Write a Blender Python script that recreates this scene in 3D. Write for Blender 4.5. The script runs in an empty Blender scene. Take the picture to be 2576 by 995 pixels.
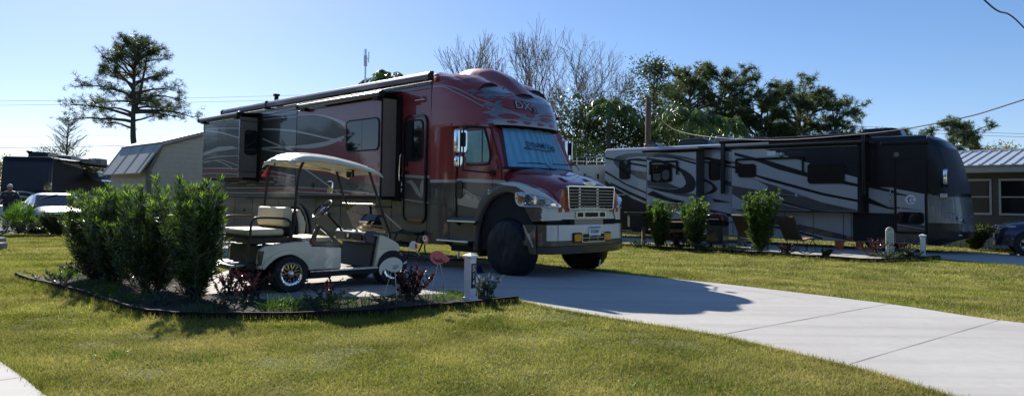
import bpy, math, random
import numpy as np
from mathutils import Vector, Matrix, noise
random.seed(7); rng=np.random.default_rng(11)
R=math.radians; PI=math.pi
SC=bpy.context.scene
COL=SC.collection
# ------------------------------------------------------------------ camera, sky, sun
EYE=1.38
p=R(2.5); rl=R(.72)
fw=Vector((0,math.cos(p),math.sin(p))); up0=Vector((0,-math.sin(p),math.cos(p))); r0=Vector((1,0,0))
rt=r0*math.cos(rl)+up0*math.sin(rl); upv=up0*math.cos(rl)-r0*math.sin(rl)
cd=bpy.data.cameras.new('camera'); cam=bpy.data.objects.new('camera',cd); COL.objects.link(cam)
m=Matrix.Identity(4)
for i in range(3):
    m[i][0]=rt[i]; m[i][1]=upv[i]; m[i][2]=-fw[i]
m[0][3]=0; m[1][3]=0; m[2][3]=EYE
cam.matrix_world=m
cd.sensor_width=36; cd.lens=36*1800/2576; cd.shift_y=(2.5-1800*math.tan(p))/2576; cd.clip_end=3000; cd.clip_start=.1
SC.camera=cam
SUN=Vector((-.755,1.44,1.0)).normalized()
w=bpy.data.worlds.new("World"); SC.world=w; w.use_nodes=True
nt=w.node_tree; bg=nt.nodes['Background']; sky=nt.nodes.new('ShaderNodeTexSky'); sky.sky_type='NISHITA'; sky.sun_disc=False
sky.sun_elevation=math.asin(SUN.z); sky.sun_rotation=math.atan2(SUN.x,SUN.y); sky.air_density=.8; sky.dust_density=.25; sky.ozone_density=3.5; sky.altitude=0
hsv=nt.nodes.new('ShaderNodeMix'); hsv.data_type='RGBA'; hsv.blend_type='MULTIPLY'; hsv.inputs[0].default_value=1; hsv.inputs[7].default_value=(.99,.97,1.055,1); nt.links.new(sky.outputs[0],hsv.inputs[6]); gm_=nt.nodes.new('ShaderNodeGamma'); gm_.inputs[1].default_value=.78; nt.links.new(hsv.outputs[2],gm_.inputs[0]); hs_=nt.nodes.new('ShaderNodeHueSaturation'); hs_.inputs['Saturation'].default_value=1.22; nt.links.new(gm_.outputs[0],hs_.inputs['Color']); nt.links.new(hs_.outputs[0],bg.inputs[0]); bg.inputs[1].default_value=.118
ld=bpy.data.lights.new('sun','SUN'); ld.energy=4.9; ld.angle=R(.53); ld.color=(1,.945,.86)
lo=bpy.data.objects.new('sun',ld); COL.objects.link(lo); lo.rotation_euler=SUN.to_track_quat('Z','Y').to_euler(); lo.location=SUN*60
SC.view_settings.view_transform='Standard'; SC.view_settings.look='None'; SC.view_settings.exposure=.78; SC.view_settings.gamma=1
SC.cycles.max_bounces=8; SC.cycles.transparent_max_bounces=16; SC.cycles.caustics_reflective=False; SC.cycles.caustics_refractive=False
SC.cycles.use_denoising=True

# ------------------------------------------------------------------ materials
def newmat(name):
    mt=bpy.data.materials.new(name); mt.use_nodes=True
    return mt, mt.node_tree, mt.node_tree.nodes['Principled BSDF']
def mixc(nt,fac,a,b):
    n=nt.nodes.new('ShaderNodeMix'); n.data_type='RGBA'
    if isinstance(fac,(int,float)): n.inputs[0].default_value=fac
    else: nt.links.new(fac,n.inputs[0])
    for i,c in ((6,a),(7,b)):
        if isinstance(c,tuple): n.inputs[i].default_value=(*c,1)
        else: nt.links.new(c,n.inputs[i])
    return n.outputs[2]
def tex(nt,scale,detail=4,rough=.6,coord='Object',kind='noise',vec=None,stretch=None):
    tc=nt.nodes.new('ShaderNodeTexCoord'); v=tc.outputs[coord]
    if coord=='World':
        pass
    if stretch:
        mp=nt.nodes.new('ShaderNodeMapping'); mp.inputs['Scale'].default_value=stretch; nt.links.new(v,mp.inputs[0]); v=mp.outputs[0]
    n=nt.nodes.new('ShaderNodeTexNoise' if kind=='noise' else 'ShaderNodeTexVoronoi')
    n.inputs['Scale'].default_value=scale
    if kind=='noise': n.inputs['Detail'].default_value=detail; n.inputs['Roughness'].default_value=rough
    nt.links.new(v,n.inputs['Vector']); return n.outputs[0]
def ramp(nt,src,a,b,lo=0.,hi=1.):
    n=nt.nodes.new('ShaderNodeMapRange'); nt.links.new(src,n.inputs[0])
    n.inputs[1].default_value=a; n.inputs[2].default_value=b; n.inputs[3].default_value=lo; n.inputs[4].default_value=hi; return n.outputs[0]
def bump(nt,b,src,strength,dist=.01):
    n=nt.nodes.new('ShaderNodeBump'); n.inputs['Strength'].default_value=strength; n.inputs['Distance'].default_value=dist
    nt.links.new(src,n.inputs['Height']); nt.links.new(n.outputs[0],b.inputs['Normal'])
def mat(name,c,rough=.5,metal=0.,coat=0.,var=.15,vs=3.,bmp=0.,bs=60.,spec=.5,emit=None,rv=0.):
    mt,nt,b=newmat(name)
    if var>0:
        t=tex(nt,vs,6,.65); f=ramp(nt,t,.3,.7)
        a=tuple(max(0,x*(1-var)) for x in c); d=tuple(min(1,x*(1+var)) for x in c)
        nt.links.new(mixc(nt,f,a,d),b.inputs['Base Color'])
    else: b.inputs['Base Color'].default_value=(*c,1)
    b.inputs['Roughness'].default_value=rough; b.inputs['Metallic'].default_value=metal
    if rv: nt.links.new(ramp(nt,tex(nt,vs*2.3,5,.7),.3,.7,max(.02,rough-rv),rough+rv),b.inputs['Roughness'])
    b.inputs['Coat Weight'].default_value=coat; b.inputs['Coat Roughness'].default_value=.04; b.inputs['Specular IOR Level'].default_value=spec
    if bmp: bump(nt,b,tex(nt,bs,3,.6),bmp)
    if emit: b.inputs['Emission Color'].default_value=(*emit[:3],1); b.inputs['Emission Strength'].default_value=emit[3]
    return mt
def paint(name,c,flake=.35,rough=.32,coat=1):
    """automotive paint: coloured base under clear coat with a faint waviness and road dust"""
    mt,nt,b=newmat(name)
    dust=ramp(nt,tex(nt,1.7,7,.7),.35,.75)
    a=c; d=tuple(x*.85+.02 for x in c)
    nt.links.new(mixc(nt,dust,a,d),b.inputs['Base Color'])
    b.inputs['Metallic'].default_value=flake; b.inputs['Roughness'].default_value=rough
    b.inputs['Coat Weight'].default_value=coat; nt.links.new(ramp(nt,dust,0,1,.03,.09),b.inputs['Coat Roughness'])
    n=nt.nodes.new('ShaderNodeBump'); n.inputs['Strength'].default_value=.12; n.inputs['Distance'].default_value=.02
    nt.links.new(tex(nt,2.2,2,.5),n.inputs['Height']); nt.links.new(n.outputs[0],b.inputs['Coat Normal'])
    return mt
def clearglass(name,tint=(.8,.85,.85),refl=.12):
    mt,nt,b=newmat(name); nt.nodes.remove(b); out=nt.nodes['Material Output']
    t=nt.nodes.new('ShaderNodeBsdfTransparent'); t.inputs[0].default_value=(*tint,1)
    g=nt.nodes.new('ShaderNodeBsdfGlossy'); g.inputs['Roughness'].default_value=.02
    fr=nt.nodes.new('ShaderNodeFresnel'); fr.inputs[0].default_value=1.45
    mx=nt.nodes.new('ShaderNodeMixShader'); nt.links.new(fr.outputs[0],mx.inputs[0]); nt.links.new(t.outputs[0],mx.inputs[1]); nt.links.new(g.outputs[0],mx.inputs[2])
    nt.links.new(mx.outputs[0],out.inputs[0]); return mt
def leafmat(name,c1,c2,rough=.4,trans=.35,tc=None,spec=.5,inst=False,worldvar=0.):
    mt,nt,b=newmat(name); out=nt.nodes['Material Output']
    if inst:
        oi=nt.nodes.new('ShaderNodeObjectInfo'); f=oi.outputs['Random']
    else:
        g=nt.nodes.new('ShaderNodeNewGeometry'); f=g.outputs['Random Per Island']
    col=mixc(nt,f,c1,c2)
    if worldvar:
        g2=nt.nodes.new('ShaderNodeNewGeometry'); n=nt.nodes.new('ShaderNodeTexNoise'); n.inputs['Scale'].default_value=worldvar; n.inputs['Detail'].default_value=3
        nt.links.new(g2.outputs['Position'],n.inputs['Vector'])
        hs=nt.nodes.new('ShaderNodeHueSaturation'); nt.links.new(ramp(nt,n.outputs[0],.3,.7,.62,1.30),hs.inputs['Value'])
        n3=nt.nodes.new('ShaderNodeTexNoise'); n3.inputs['Scale'].default_value=.55; n3.inputs['Detail'].default_value=6; n3.inputs['Roughness'].default_value=.7; nt.links.new(g2.outputs['Position'],n3.inputs['Vector'])
        col=mixc(nt,ramp(nt,n3.outputs[0],.43,.64,0,.62),col,(.40,.33,.12)); nt.links.new(col,hs.inputs['Color']); col=hs.outputs[0]
    nt.links.new(col,b.inputs['Base Color']); b.inputs['Roughness'].default_value=rough; b.inputs['Specular IOR Level'].default_value=spec
    if trans:
        t=nt.nodes.new('ShaderNodeBsdfTranslucent')
        if tc: t.inputs[0].default_value=(*tc,1)
        else: nt.links.new(col,t.inputs[0])
        mx=nt.nodes.new('ShaderNodeMixShader'); mx.inputs[0].default_value=trans
        nt.links.new(b.outputs[0],mx.inputs[1]); nt.links.new(t.outputs[0],mx.inputs[2]); nt.links.new(mx.outputs[0],out.inputs[0])
    return mt
M={}
M['red']=paint('red_metallic_paint',(.27,.014,.010),.25,.38)
M['maroon']=paint('maroon_paint',(.21,.012,.018),.05,.45)
M['pewter']=paint('pewter_paint',(.068,.055,.044),.25,.45,.6)
M['pewterd']=paint('dark_pewter_paint',(.034,.031,.028),.3,.45,.7)
M['taupe']=mat('taupe_panel',(.20,.165,.13),.55,0,0,.08)
M['champ']=paint('champagne_paint',(.36,.33,.28),.45,.38)
M['silver']=paint('silver_stripe_paint',(.40,.39,.38),.3,.4,.7)
M['cream']=paint('cream_white_paint',(.72,.69,.60),.0,.45,.35)
M['chrome']=mat('chrome',(.78,.79,.8),.07,1,0,.04,4,rv=.04)
M['bar']=mat('grille_chrome',(.30,.31,.33),.15,1,0,.08,4)
M['alum']=mat('aluminium',(.55,.56,.57),.28,1,0,.12,6,rv=.1)
M['black']=mat('black_plastic',(.009,.009,.010),.5,0,0,.3,5,spec=.3)
M['blackg']=mat('black_gloss',(.008,.008,.010),.15,0,.2,.2,4)
M['rubber']=mat('tyre_rubber',(.018,.018,.019),.75,0,0,.35,9,bmp=.3,bs=40)
M['under']=mat('underbody_dark',(.012,.012,.012),.8,0,0,.4,3)
M['glass']=mat('dark_tinted_glass',(.008,.010,.012),.03,0,.0,.0,spec=.8)
M['clear']=clearglass('clear_glass',(.93,.96,.97))
M['brownglass']=clearglass('bronze_tinted_screen',(.50,.42,.30))
M['amber']=mat('amber_lens',(.75,.30,.01),.12,0,.5,.15,30)
M['lens']=mat('lamp_lens',(.42,.47,.55),.08,.7,.6,.4,18)
M['lensd']=mat('lamp_bowl',(.12,.15,.2),.1,.6,.6,.5,25)
M['orange']=mat('orange_reflector',(.65,.16,.02),.2,0,.4,.2,20)
M['shade']=mat('quilted_sunshade',(.42,.80,1.0),.38,.45,0,.08,6,bmp=.2,bs=12)
M['curtain']=mat('pale_blue_curtain',(.50,.95,1.0),.35,.35,0,.12,8)  # base colour lightened to stand in for sun shining through the cloth
M['cover']=mat('black_vinyl_cover',(.008,.009,.014),.50,0,0,.35,2.5,bmp=.5,bs=6,rv=.08,spec=.35)
M['ink']=mat('dark_ink',(.02,.03,.07),.6,0,0,0)
M['white']=mat('white_paint',(.78,.78,.78),.45,0,.1,.05,4)
M['whitepvc']=mat('white_vinyl_post',(.74,.75,.78),.4,0,0,.05,6)
M['plateb']=mat('plate_blue',(.04,.20,.42),.4,0,0,.1)
M['wood']=mat('weathered_wood',(.16,.10,.06),.8,0,0,.35,5,bmp=.5,bs=25)
M['woodo']=mat('orange_brown_wood',(.30,.15,.06),.6,0,0,.3,6)
M['beam']=mat('black_plastic_edging',(.013,.011,.010),.85,0,0,.5,4,bmp=.5,bs=30,spec=.15)
M['ivory']=paint('ivory_cart_paint',(.74,.67,.49),.0,.4)
M['vinyl']=mat('cream_vinyl',(.74,.61,.38),.38,0,0,.07,5,bmp=.15,bs=50)
M['roofw']=mat('ivory_roof_plastic',(.70,.63,.45),.32,0,.3,.06,5)
M['brownm']=mat('brown_black_metal_tube',(.035,.028,.024),.4,.4,0,.2,8)
M['purple']=mat('dark_blue_dash_plastic',(.035,.035,.075),.35,0,.2,.3,8)
M['pink']=mat('pink_painted_metal',(.78,.19,.22),.45,0,0,.08,10)
M['beige']=mat('beige_siding',(.56,.48,.37),.7,0,0,.07,4)

# ------------------------------------------------------------------ mesh builder
class MB:
    def __init__(s): s.v=[]; s.f=[]; s.m=[]
    def add(s,vs,fs,mi=0):
        o=len(s.v); s.v+= [tuple(v) for v in vs]; s.f+=[tuple(i+o for i in f) for f in fs]; s.m+=[mi]*len(fs); return o
    def box(s,x0,x1,y0,y1,z0,z1,mi=0,M4=None):
        vs=[Vector((x,y,z)) for x in(x0,x1) for y in(y0,y1) for z in(z0,z1)]
        if M4 is not None: vs=[M4@v for v in vs]
        s.add(vs,[(0,1,3,2),(4,6,7,5),(0,4,5,1),(2,3,7,6),(0,2,6,4),(1,5,7,3)],mi); return s
    def prism(s,poly,ax,a,b,mi=0,caps=True):
        n=len(poly)
        def P(u,w,t): return (t,u,w) if ax=='x' else ((u,t,w) if ax=='y' else (u,w,t))
        vs=[P(u,w,a) for u,w in poly]+[P(u,w,b) for u,w in poly]
        fs=[(i,(i+1)%n,n+(i+1)%n,n+i) for i in range(n)]
        if caps: fs+=[tuple(range(n-1,-1,-1)),tuple(range(n,2*n))]
        s.add(vs,fs,mi); return s
    def flat(s,poly,ax,a,mi=0):
        def P(u,w,t): return (t,u,w) if ax=='x' else ((u,t,w) if ax=='y' else (u,w,t))
        s.add([P(u,w,a) for u,w in poly],[tuple(range(len(poly)))],mi); return s
    def ribbon(s,pts,wd,ax,a,mi=0,taper=False,n=8):
        """a painted stripe of width wd following a smooth line in the plane ax=a"""
        P=smooth(pts,n) if len(pts)>2 else [pts[0],pts[-1]]
        up=[];dn=[]
        for i,q in enumerate(P):
            a0=P[max(0,i-1)];a1=P[min(len(P)-1,i+1)]; d=Vector((a1[0]-a0[0],a1[1]-a0[1])).normalized(); nn=Vector((-d.y,d.x))
            t=i/(len(P)-1); wv=wd if not callable(wd) else wd(t)
            if taper: wv*= (math.sin(PI*min(1,max(0,t)))**.5*.85+.15)
            up.append((q[0]+nn.x*wv/2,q[1]+nn.y*wv/2)); dn.append((q[0]-nn.x*wv/2,q[1]-nn.y*wv/2))
        def PP(u): return (a,u[0],u[1]) if ax=='x' else ((u[0],a,u[1]) if ax=='y' else (u[0],u[1],a))
        vs=[PP(u) for u in up]+[PP(u) for u in dn]; k=len(P)
        s.add(vs,[(i,i+1,k+i+1,k+i) for i in range(k-1)],mi); return s
    def tube(s,pts,r,n=8,mi=0,caps=True):
        pts=[Vector(q) for q in pts]; k=len(pts); rr=r if isinstance(r,(list,tuple)) else [r]*k
        vs=[]; prev=None
        for i,q in enumerate(pts):
            d=(pts[min(k-1,i+1)]-pts[max(0,i-1)]).normalized()
            if prev is None:
                a=d.cross(Vector((0,0,1)));
                if a.length<1e-3: a=d.cross(Vector((1,0,0)))
                a.normalize()
            else:
                a=prev-d*prev.dot(d)
                if a.length<1e-4: a=d.orthogonal()
                a.normalize()
            prev=a; b=d.cross(a)
            for j in range(n):
                t=2*PI*j/n; vs.append(q+(a*math.cos(t)+b*math.sin(t))*rr[i])
        fs=[(i*n+j,i*n+(j+1)%n,(i+1)*n+(j+1)%n,(i+1)*n+j) for i in range(k-1) for j in range(n)]
        if caps: fs+=[tuple(range(n-1,-1,-1)),tuple(range((k-1)*n,k*n))]
        s.add(vs,fs,mi); return s
    def lathe(s,prof,c,ax='y',n=28,mi=0,closed=False):
        """prof: list of (radius, offset along axis)"""
        vs=[]
        for r,t in prof:
            for j in range(n):
                a=2*PI*j/n; u=r*math.cos(a); w2=r*math.sin(a)
                if ax=='y': vs.append((c[0]+u,c[1]+t,c[2]+w2))
                elif ax=='z': vs.append((c[0]+u,c[1]+w2,c[2]+t))
                else: vs.append((c[0]+t,c[1]+u,c[2]+w2))
        k=len(prof); rg=range(k) if closed else range(k-1)
        fs=[(i*n+j,i*n+(j+1)%n,((i+1)%k)*n+(j+1)%n,((i+1)%k)*n+j) for i in rg for j in range(n)]
        s.add(vs,fs,mi); return s
    def grid(s,fn,nu,nv,mi=0,mf=None):
        vs=[fn(i/nu,j/nv) for i in range(nu+1) for j in range(nv+1)]
        o=len(s.v); s.v+=[tuple(v) for v in vs]
        for i in range(nu):
            for j in range(nv):
                a=o+i*(nv+1)+j; s.f.append((a,a+1,a+nv+2,a+nv+1))
                if mf:
                    c=[sum(s.v[q][t] for q in (a,a+1,a+nv+2,a+nv+1))/4 for t in range(3)]; s.m.append(mf(*c))
                else: s.m.append(mi)
        return s
    def build(s,name,mats,parent=None,smooth=False,bevel=0,seg=2,solid=0,sub=0,loc=None,each=False):
        if each:
            par=list(range(len(s.v)))
            def fd(a):
                while par[a]!=a: par[a]=par[par[a]]; a=par[a]
                return a
            for f in s.f:
                a=fd(f[0])
                for q in f[1:]: par[fd(q)]=a
            gr={}
            for i,f in enumerate(s.f): gr.setdefault(fd(f[0]),[]).append(i)
            out=[]
            for g in gr.values():
                q=MB(); mp={}
                for i in g:
                    for k in s.f[i]:
                        if k not in mp: mp[k]=len(q.v); q.v.append(s.v[k])
                    q.f.append(tuple(mp[k] for k in s.f[i])); q.m.append(s.m[i])
                out.append(q.build(name,mats,parent,smooth,bevel,seg,solid,sub,loc))
            return out
        me=bpy.data.meshes.new(name); me.from_pydata(s.v,[],s.f); 
        if not isinstance(mats,(list,tuple)): mats=[mats]
        for q in mats: me.materials.append(q)
        if len(mats)>1: me.polygons.foreach_set('material_index',s.m)
        import bmesh
        bm=bmesh.new(); bm.from_mesh(me); bmesh.ops.recalc_face_normals(bm,faces=bm.faces); bm.to_mesh(me); bm.free()
        if smooth: 
            me.polygons.foreach_set('use_smooth',[True]*len(me.polygons))
            if smooth!='all':
                try: me.set_sharp_from_angle(angle=R(38))
                except Exception: pass
        me.update()
        o=bpy.data.objects.new(name,me); COL.objects.link(o)
        if parent is not None: o.parent=parent
        if loc: o.location=loc
        if solid:
            q=o.modifiers.new('s','SOLIDIFY'); q.thickness=solid; q.offset=0
        if bevel:
            q=o.modifiers.new('b','BEVEL'); q.width=bevel; q.segments=seg; q.limit_method='ANGLE'; q.angle_limit=R(35)
        if sub:
            q=o.modifiers.new('u','SUBSURF'); q.levels=sub; q.render_levels=sub
        return o
def smooth(pts,n=8):
    P=[Vector(q) for q in pts]; out=[]
    for i in range(len(P)-1):
        a=P[max(0,i-1)];b=P[i];c=P[i+1];d=P[min(len(P)-1,i+2)]
        for j in range(n):
            t=j/n; out.append(.5*((2*b)+(c-a)*t+(2*a-5*b+4*c-d)*t*t+(3*b-a-3*c+d)*t**3))
    out.append(P[-1]); return out
def rrect(x0,x1,z0,z1,r,n=5):
    out=[]
    for cx,cz,a0 in ((x1-r,z1-r,0),(x0+r,z1-r,90),(x0+r,z0+r,180),(x1-r,z0+r,270)):
        for i in range(n+1):
            a=R(a0+90*i/n); out.append((cx+r*math.cos(a),cz+r*math.sin(a)))
    return out
def closed(pts,n=6):
    k=len(pts); P=[Vector(q) for q in pts]; out=[]
    for i in range(k):
        a=P[i-1];b=P[i];c=P[(i+1)%k];d=P[(i+2)%k]
        for j in range(n):
            t=j/n; v=.5*((2*b)+(c-a)*t+(2*a-5*b+4*c-d)*t*t+(3*b-a-3*c+d)*t**3); out.append((v[0],v[1]))
    return out
def inset(poly,d):
    cx=sum(q[0] for q in poly)/len(poly); cz=sum(q[1] for q in poly)/len(poly)
    w2=max(q[0] for q in poly)-min(q[0] for q in poly); h2=max(q[1] for q in poly)-min(q[1] for q in poly)
    return [(cx+(q[0]-cx)*(1-2*d/w2),cz+(q[1]-cz)*(1-2*d/h2)) for q in poly]
def frame_prism(mb,outer,inner,ax,a,b,mi=0,opn=False):
    """ring shaped frame between two outlines with the same number of points"""
    n=len(outer)
    def P(u,t): return (t,u[0],u[1]) if ax=='x' else ((u[0],t,u[1]) if ax=='y' else (u[0],u[1],t))
    vs=[P(u,a) for u in outer]+[P(u,a) for u in inner]+[P(u,b) for u in outer]+[P(u,b) for u in inner]
    fs=[]
    for i in range(n-1 if opn else n):
        j=(i+1)%n
        fs+=[(i,j,n+j,n+i),(2*n+i,3*n+i,3*n+j,2*n+j),(i,2*n+i,2*n+j,j),(n+i,n+j,3*n+j,3*n+i)]
    mb.add(vs,fs,mi)
def tag(o,label=None,cat=None,group=None,kind=None):
    if label: o['label']=label
    if cat: o['category']=cat
    if group: o['group']=group
    if kind: o['kind']=kind
    return o
def thing(name,label,cat,loc=(0,0,0),rz=0,group=None):
    o=bpy.data.objects.new(name,None); COL.objects.link(o); o.location=loc; o.rotation_euler=(0,0,rz); o.empty_display_size=.2
    return tag(o,label,cat,group)
def textmesh(s,size,ax='y',shear=0,sx=1,bold=0,align='CENTER'):
    cu=bpy.data.curves.new('txt','FONT'); cu.body=s; cu.size=size; cu.align_x=align; cu.align_y='CENTER'; cu.shear=shear; cu.offset=bold; cu.resolution_u=3
    ob=bpy.data.objects.new('txt',cu); COL.objects.link(ob)
    dg=bpy.context.evaluated_depsgraph_get(); me=bpy.data.meshes.new_from_object(ob.evaluated_get(dg))
    V=[(v.co.x*sx,v.co.y) for v in me.vertices]; F=[tuple(q.vertices) for q in me.polygons]
    bpy.data.objects.remove(ob); bpy.data.curves.remove(cu); bpy.data.meshes.remove(me)
    return V,F
def put_text(mb,s,size,fn,mi=0,**k):
    V,F=textmesh(s,size,**k); mb.add([fn(u,v) for u,v in V],F,mi)
def npmesh(name,V,F4,mats,parent=None,smooth=False,mi=None,tri=False):
    """fast mesh from numpy arrays; every face has F4.shape[1] corners"""
    V=np.asarray(V,dtype=np.float32); F4=np.asarray(F4,dtype=np.int32); k=F4.shape[1]
    me=bpy.data.meshes.new(name); me.vertices.add(len(V)); me.vertices.foreach_set('co',V.ravel())
    me.loops.add(F4.size); me.loops.foreach_set('vertex_index',F4.ravel())
    me.polygons.add(len(F4)); me.polygons.foreach_set('loop_start',np.arange(0,F4.size,k,dtype=np.int32)); me.polygons.foreach_set('loop_total',np.full(len(F4),k,dtype=np.int32))
    for q in (mats if isinstance(mats,(list,tuple)) else [mats]): me.materials.append(q)
    if mi is not None: me.polygons.foreach_set('material_index',np.asarray(mi,dtype=np.int32))
    if smooth: me.polygons.foreach_set('use_smooth',np.ones(len(F4),dtype=bool))
    me.update(calc_edges=True); me.validate()
    o=bpy.data.objects.new(name,me); COL.objects.link(o)
    if parent is not None: o.parent=parent
    return o
def leafarrays(P,D,L,W,curl=.15,rg=None):
    """kite shaped leaf quads: P base points, D unit directions, L lengths, W widths"""
    rg=rg or rng; n=len(P); P=np.asarray(P);D=np.asarray(D)
    ref=rg.normal(size=(n,3)); S=np.cross(D,ref); S/= np.linalg.norm(S,axis=1)[:,None]+1e-9
    N=np.cross(S,D); L=np.broadcast_to(L,(n,))[:,None]; W=np.broadcast_to(W,(n,))[:,None]
    mid=P+D*L*.45+N*L*curl*.5; tip=P+D*L-N*L*curl*.3
    V=np.stack([P,mid+S*W*.5,tip,mid-S*W*.5],1).reshape(-1,3)
    F=np.arange(4*n).reshape(n,4); return V,F
def copyobj(o,parent=None):
    c=o.copy(); COL.objects.link(c); c.parent=parent
    for ch in o.children: copyobj(ch,c)
    return c
TH=R(-44.8); TO=Vector((.7497,13.7036,0))
def TW(x,y,z=0):
    return Vector((TO.x+x*math.cos(TH)-y*math.sin(TH),TO.y+x*math.sin(TH)+y*math.cos(TH),z))
GH=R(-41.9); GO=Vector((14.0628,23.5574,0))
# ------------------------------------------------------------------ ground
def inpoly(P,poly):
    x,y=P[:,0],P[:,1]; c=np.zeros(len(P),bool); n=len(poly)
    for i in range(n):
        x1,y1=poly[i]; x2,y2=poly[(i+1)%n]
        if y1==y2: continue
        t=((y1>y)!=(y2>y))&(x<(x2-x1)*(y-y1)/(y2-y1)+x1); c^=t
    return c
def sm2(pts,n=6): return [(v[0],v[1]) for v in smooth(pts,n)]
near_edge=[(-12,21.8),(-6,15.8),(-1,10.8),(.12,9.68)]+sm2([(.12,9.68),(.62,8.95),(1.41,8.10),(2.11,7.38),(2.60,6.51),(2.90,5.95),(3.12,5.28),(3.3,4.5),(3.4,3.0)])[1:]
far_edge=[(-8.5,23.75),(1.96,13.37)]+sm2([(1.96,13.37),(3.59,11.85),(5.12,9.85),(5.75,8.62),(6.5,8.0),(8.5,7.0)])[1:]
drive1=near_edge+[(9.5,3.0)]+far_edge[::-1]
patio1=[(-.95,10.75),(-.85,10.33),(-1.35,10.18),(-2.2,9.85),(-3.0,9.52),(-3.9,9.62),(-4.5,10.3),(-5.1,11.4),(-5.2,14.95)]
edge1=sm2([(-7.97,11.6),(-7.35,11.01),(-5.79,9.68),(-4.35,8.33),(-3.85,8.03),(-2.98,7.95),(-1.74,8.26),(.10,9.55)],6)
bed1=edge1+[(.0,9.75),(-.85,10.33),(-1.35,10.18),(-2.2,9.85),(-3.0,9.52),(-3.9,9.62),(-4.5,10.3),(-5.1,11.4),(-6.2,12.6),(-7.2,12.6)]
drive2=[(2.75,29.88),(7.9,24.73),(10.76,22.04)]+sm2([(12.27,20.61),(13.27,19.03),(14.77,17.52),(16.72,16.26),(19.46,15.34)])+[(21.75,17.75),(19.46,20.5),(16.25,22.76),(14.0,24.32),(6.87,30.91)]
patio2=[(7.33,21.93),(8.47,20.72),(9.62,19.64),(10.76,20.21),(11.34,21.3),(10.08,22.61),(8.36,24.16),(7.1,23.59)]
edge2=sm2([(2.75,24.73),(3.97,23.99),(5.48,22.53),(7.18,21.32),(8.15,20.32),(9.39,19.29),(10.3,19.41),(11.63,20.22),(12.31,20.63)],5)
bed2=edge2+[(11.79,21.18),(10.76,20.21),(9.62,19.64),(8.47,20.72),(7.33,21.93),(6.41,23.59),(4.81,24.96),(3.44,25.53)]
corner=[(-9,9.2),(-5.6,7.0),(-4.13,5.86),(-3.62,5.38),(-3.18,4.94),(-2.5,4.3),(-2.5,3),(-9,3)]
pad3=[(-30,24.2),(-15.2,24.1),(-12.4,24.4),(-12.4,60),(-30,60)]
def sheet(name,poly,z,mt,kind='structure',skirt=0.0):
    mb=MB()
    if skirt: mb.prism(poly,'z',z-skirt,z)
    else: mb.flat(poly,'z',z)
    o=mb.build(name,mt); o['kind']=kind; return o
def groundmat(name,cols,rough=.9,s1=.35,s2=9,bmp=.4,bs=40):
    mt,nt,b=newmat(name)
    a=tex(nt,s1,5,.6); c=tex(nt,s2,5,.7)
    x=mixc(nt,ramp(nt,a,.35,.65),cols[0],cols[1]); y=mixc(nt,ramp(nt,c,.45,.7),x,cols[2])
    nt.links.new(y,b.inputs['Base Color']); b.inputs['Roughness'].default_value=rough; b.inputs['Specular IOR Level'].default_value=.2
    if bmp: bump(nt,b,tex(nt,bs,4,.7),bmp,.02)
    return mt
M['turf']=groundmat('turf_soil',((.125,.145,.026),(.155,.14,.040),(.07,.075,.020)),.95,.5,14,.6,60)
# the lawn falls by 0.2 m from the near driveway to the neighbouring plot on the right
def terr(x,y):
    d=(np.asarray(x)-1.96)*.705+(np.asarray(y)-13.37)*.709; t=np.clip((d-.4)/4.6,0,1); return -.2*t*t*(3-2*t)
def axis(a,b,st,far): return np.unique(np.concatenate([np.arange(a,b+.01,st),-np.array(far[0]),np.array(far[1])]))
gx=axis(-30,50,.5,([1500,800,400,200,100,60,40],[60,80,120,200,400,800,1500])); gy=axis(-4,45,.5,([60,30,10],[50,60,80,120,200,400,900,2500]))
GX,GY=np.meshgrid(gx,gy,indexing='ij'); GV=np.column_stack([GX.ravel(),GY.ravel(),terr(GX,GY).ravel()]); ny=len(gy)
ii,jj=np.meshgrid(np.arange(len(gx)-1),np.arange(ny-1),indexing='ij'); q0=(ii*ny+jj).ravel()
lawn=npmesh('lawn',GV,np.stack([q0,q0+ny,q0+ny+1,q0+1],1),M['turf'],smooth=True); lawn['kind']='structure'
def concmat():
    mt,nt,b=newmat('driveway_concrete')
    a=tex(nt,.6,6,.65); c=tex(nt,7,6,.7); st=tex(nt,1.1,4,.5,stretch=(.35,1.3,1))
    x=mixc(nt,ramp(nt,a,.3,.7),(.50,.485,.455),(.42,.40,.375))
    x=mixc(nt,ramp(nt,c,.5,.8,0,.5),x,(.34,.325,.30))
    x=mixc(nt,ramp(nt,st,.60,.80,0,.45),x,(.27,.25,.23))
    tc=nt.nodes.new('ShaderNodeTexCoord'); mp=nt.nodes.new('ShaderNodeMapping'); mp.inputs['Rotation'].default_value[2]=R(44.8); mp.inputs['Scale'].default_value=(.10,2.3,1); nt.links.new(tc.outputs['Object'],mp.inputs[0])
    tn=nt.nodes.new('ShaderNodeTexNoise'); tn.inputs['Scale'].default_value=1.3; tn.inputs['Detail'].default_value=5; nt.links.new(mp.outputs[0],tn.inputs['Vector'])
    x=mixc(nt,ramp(nt,tn.outputs[0],.48,.70,0,.5),x,(.31,.295,.275))
    x=mixc(nt,ramp(nt,tex(nt,2.6,2,.4),.70,.76,0,.35),x,(.26,.25,.235))
    x=mixc(nt,ramp(nt,tex(nt,140,3,.8),.35,.65,0,.35),x,(.30,.29,.27))
    nt.links.new(x,b.inputs['Base Color']); b.inputs['Roughness'].default_value=.85; b.inputs['Specular IOR Level'].default_value=.3
    bump(nt,b,tex(nt,90,5,.7),.25,.006); return mt
M['conc']=concmat()
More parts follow.
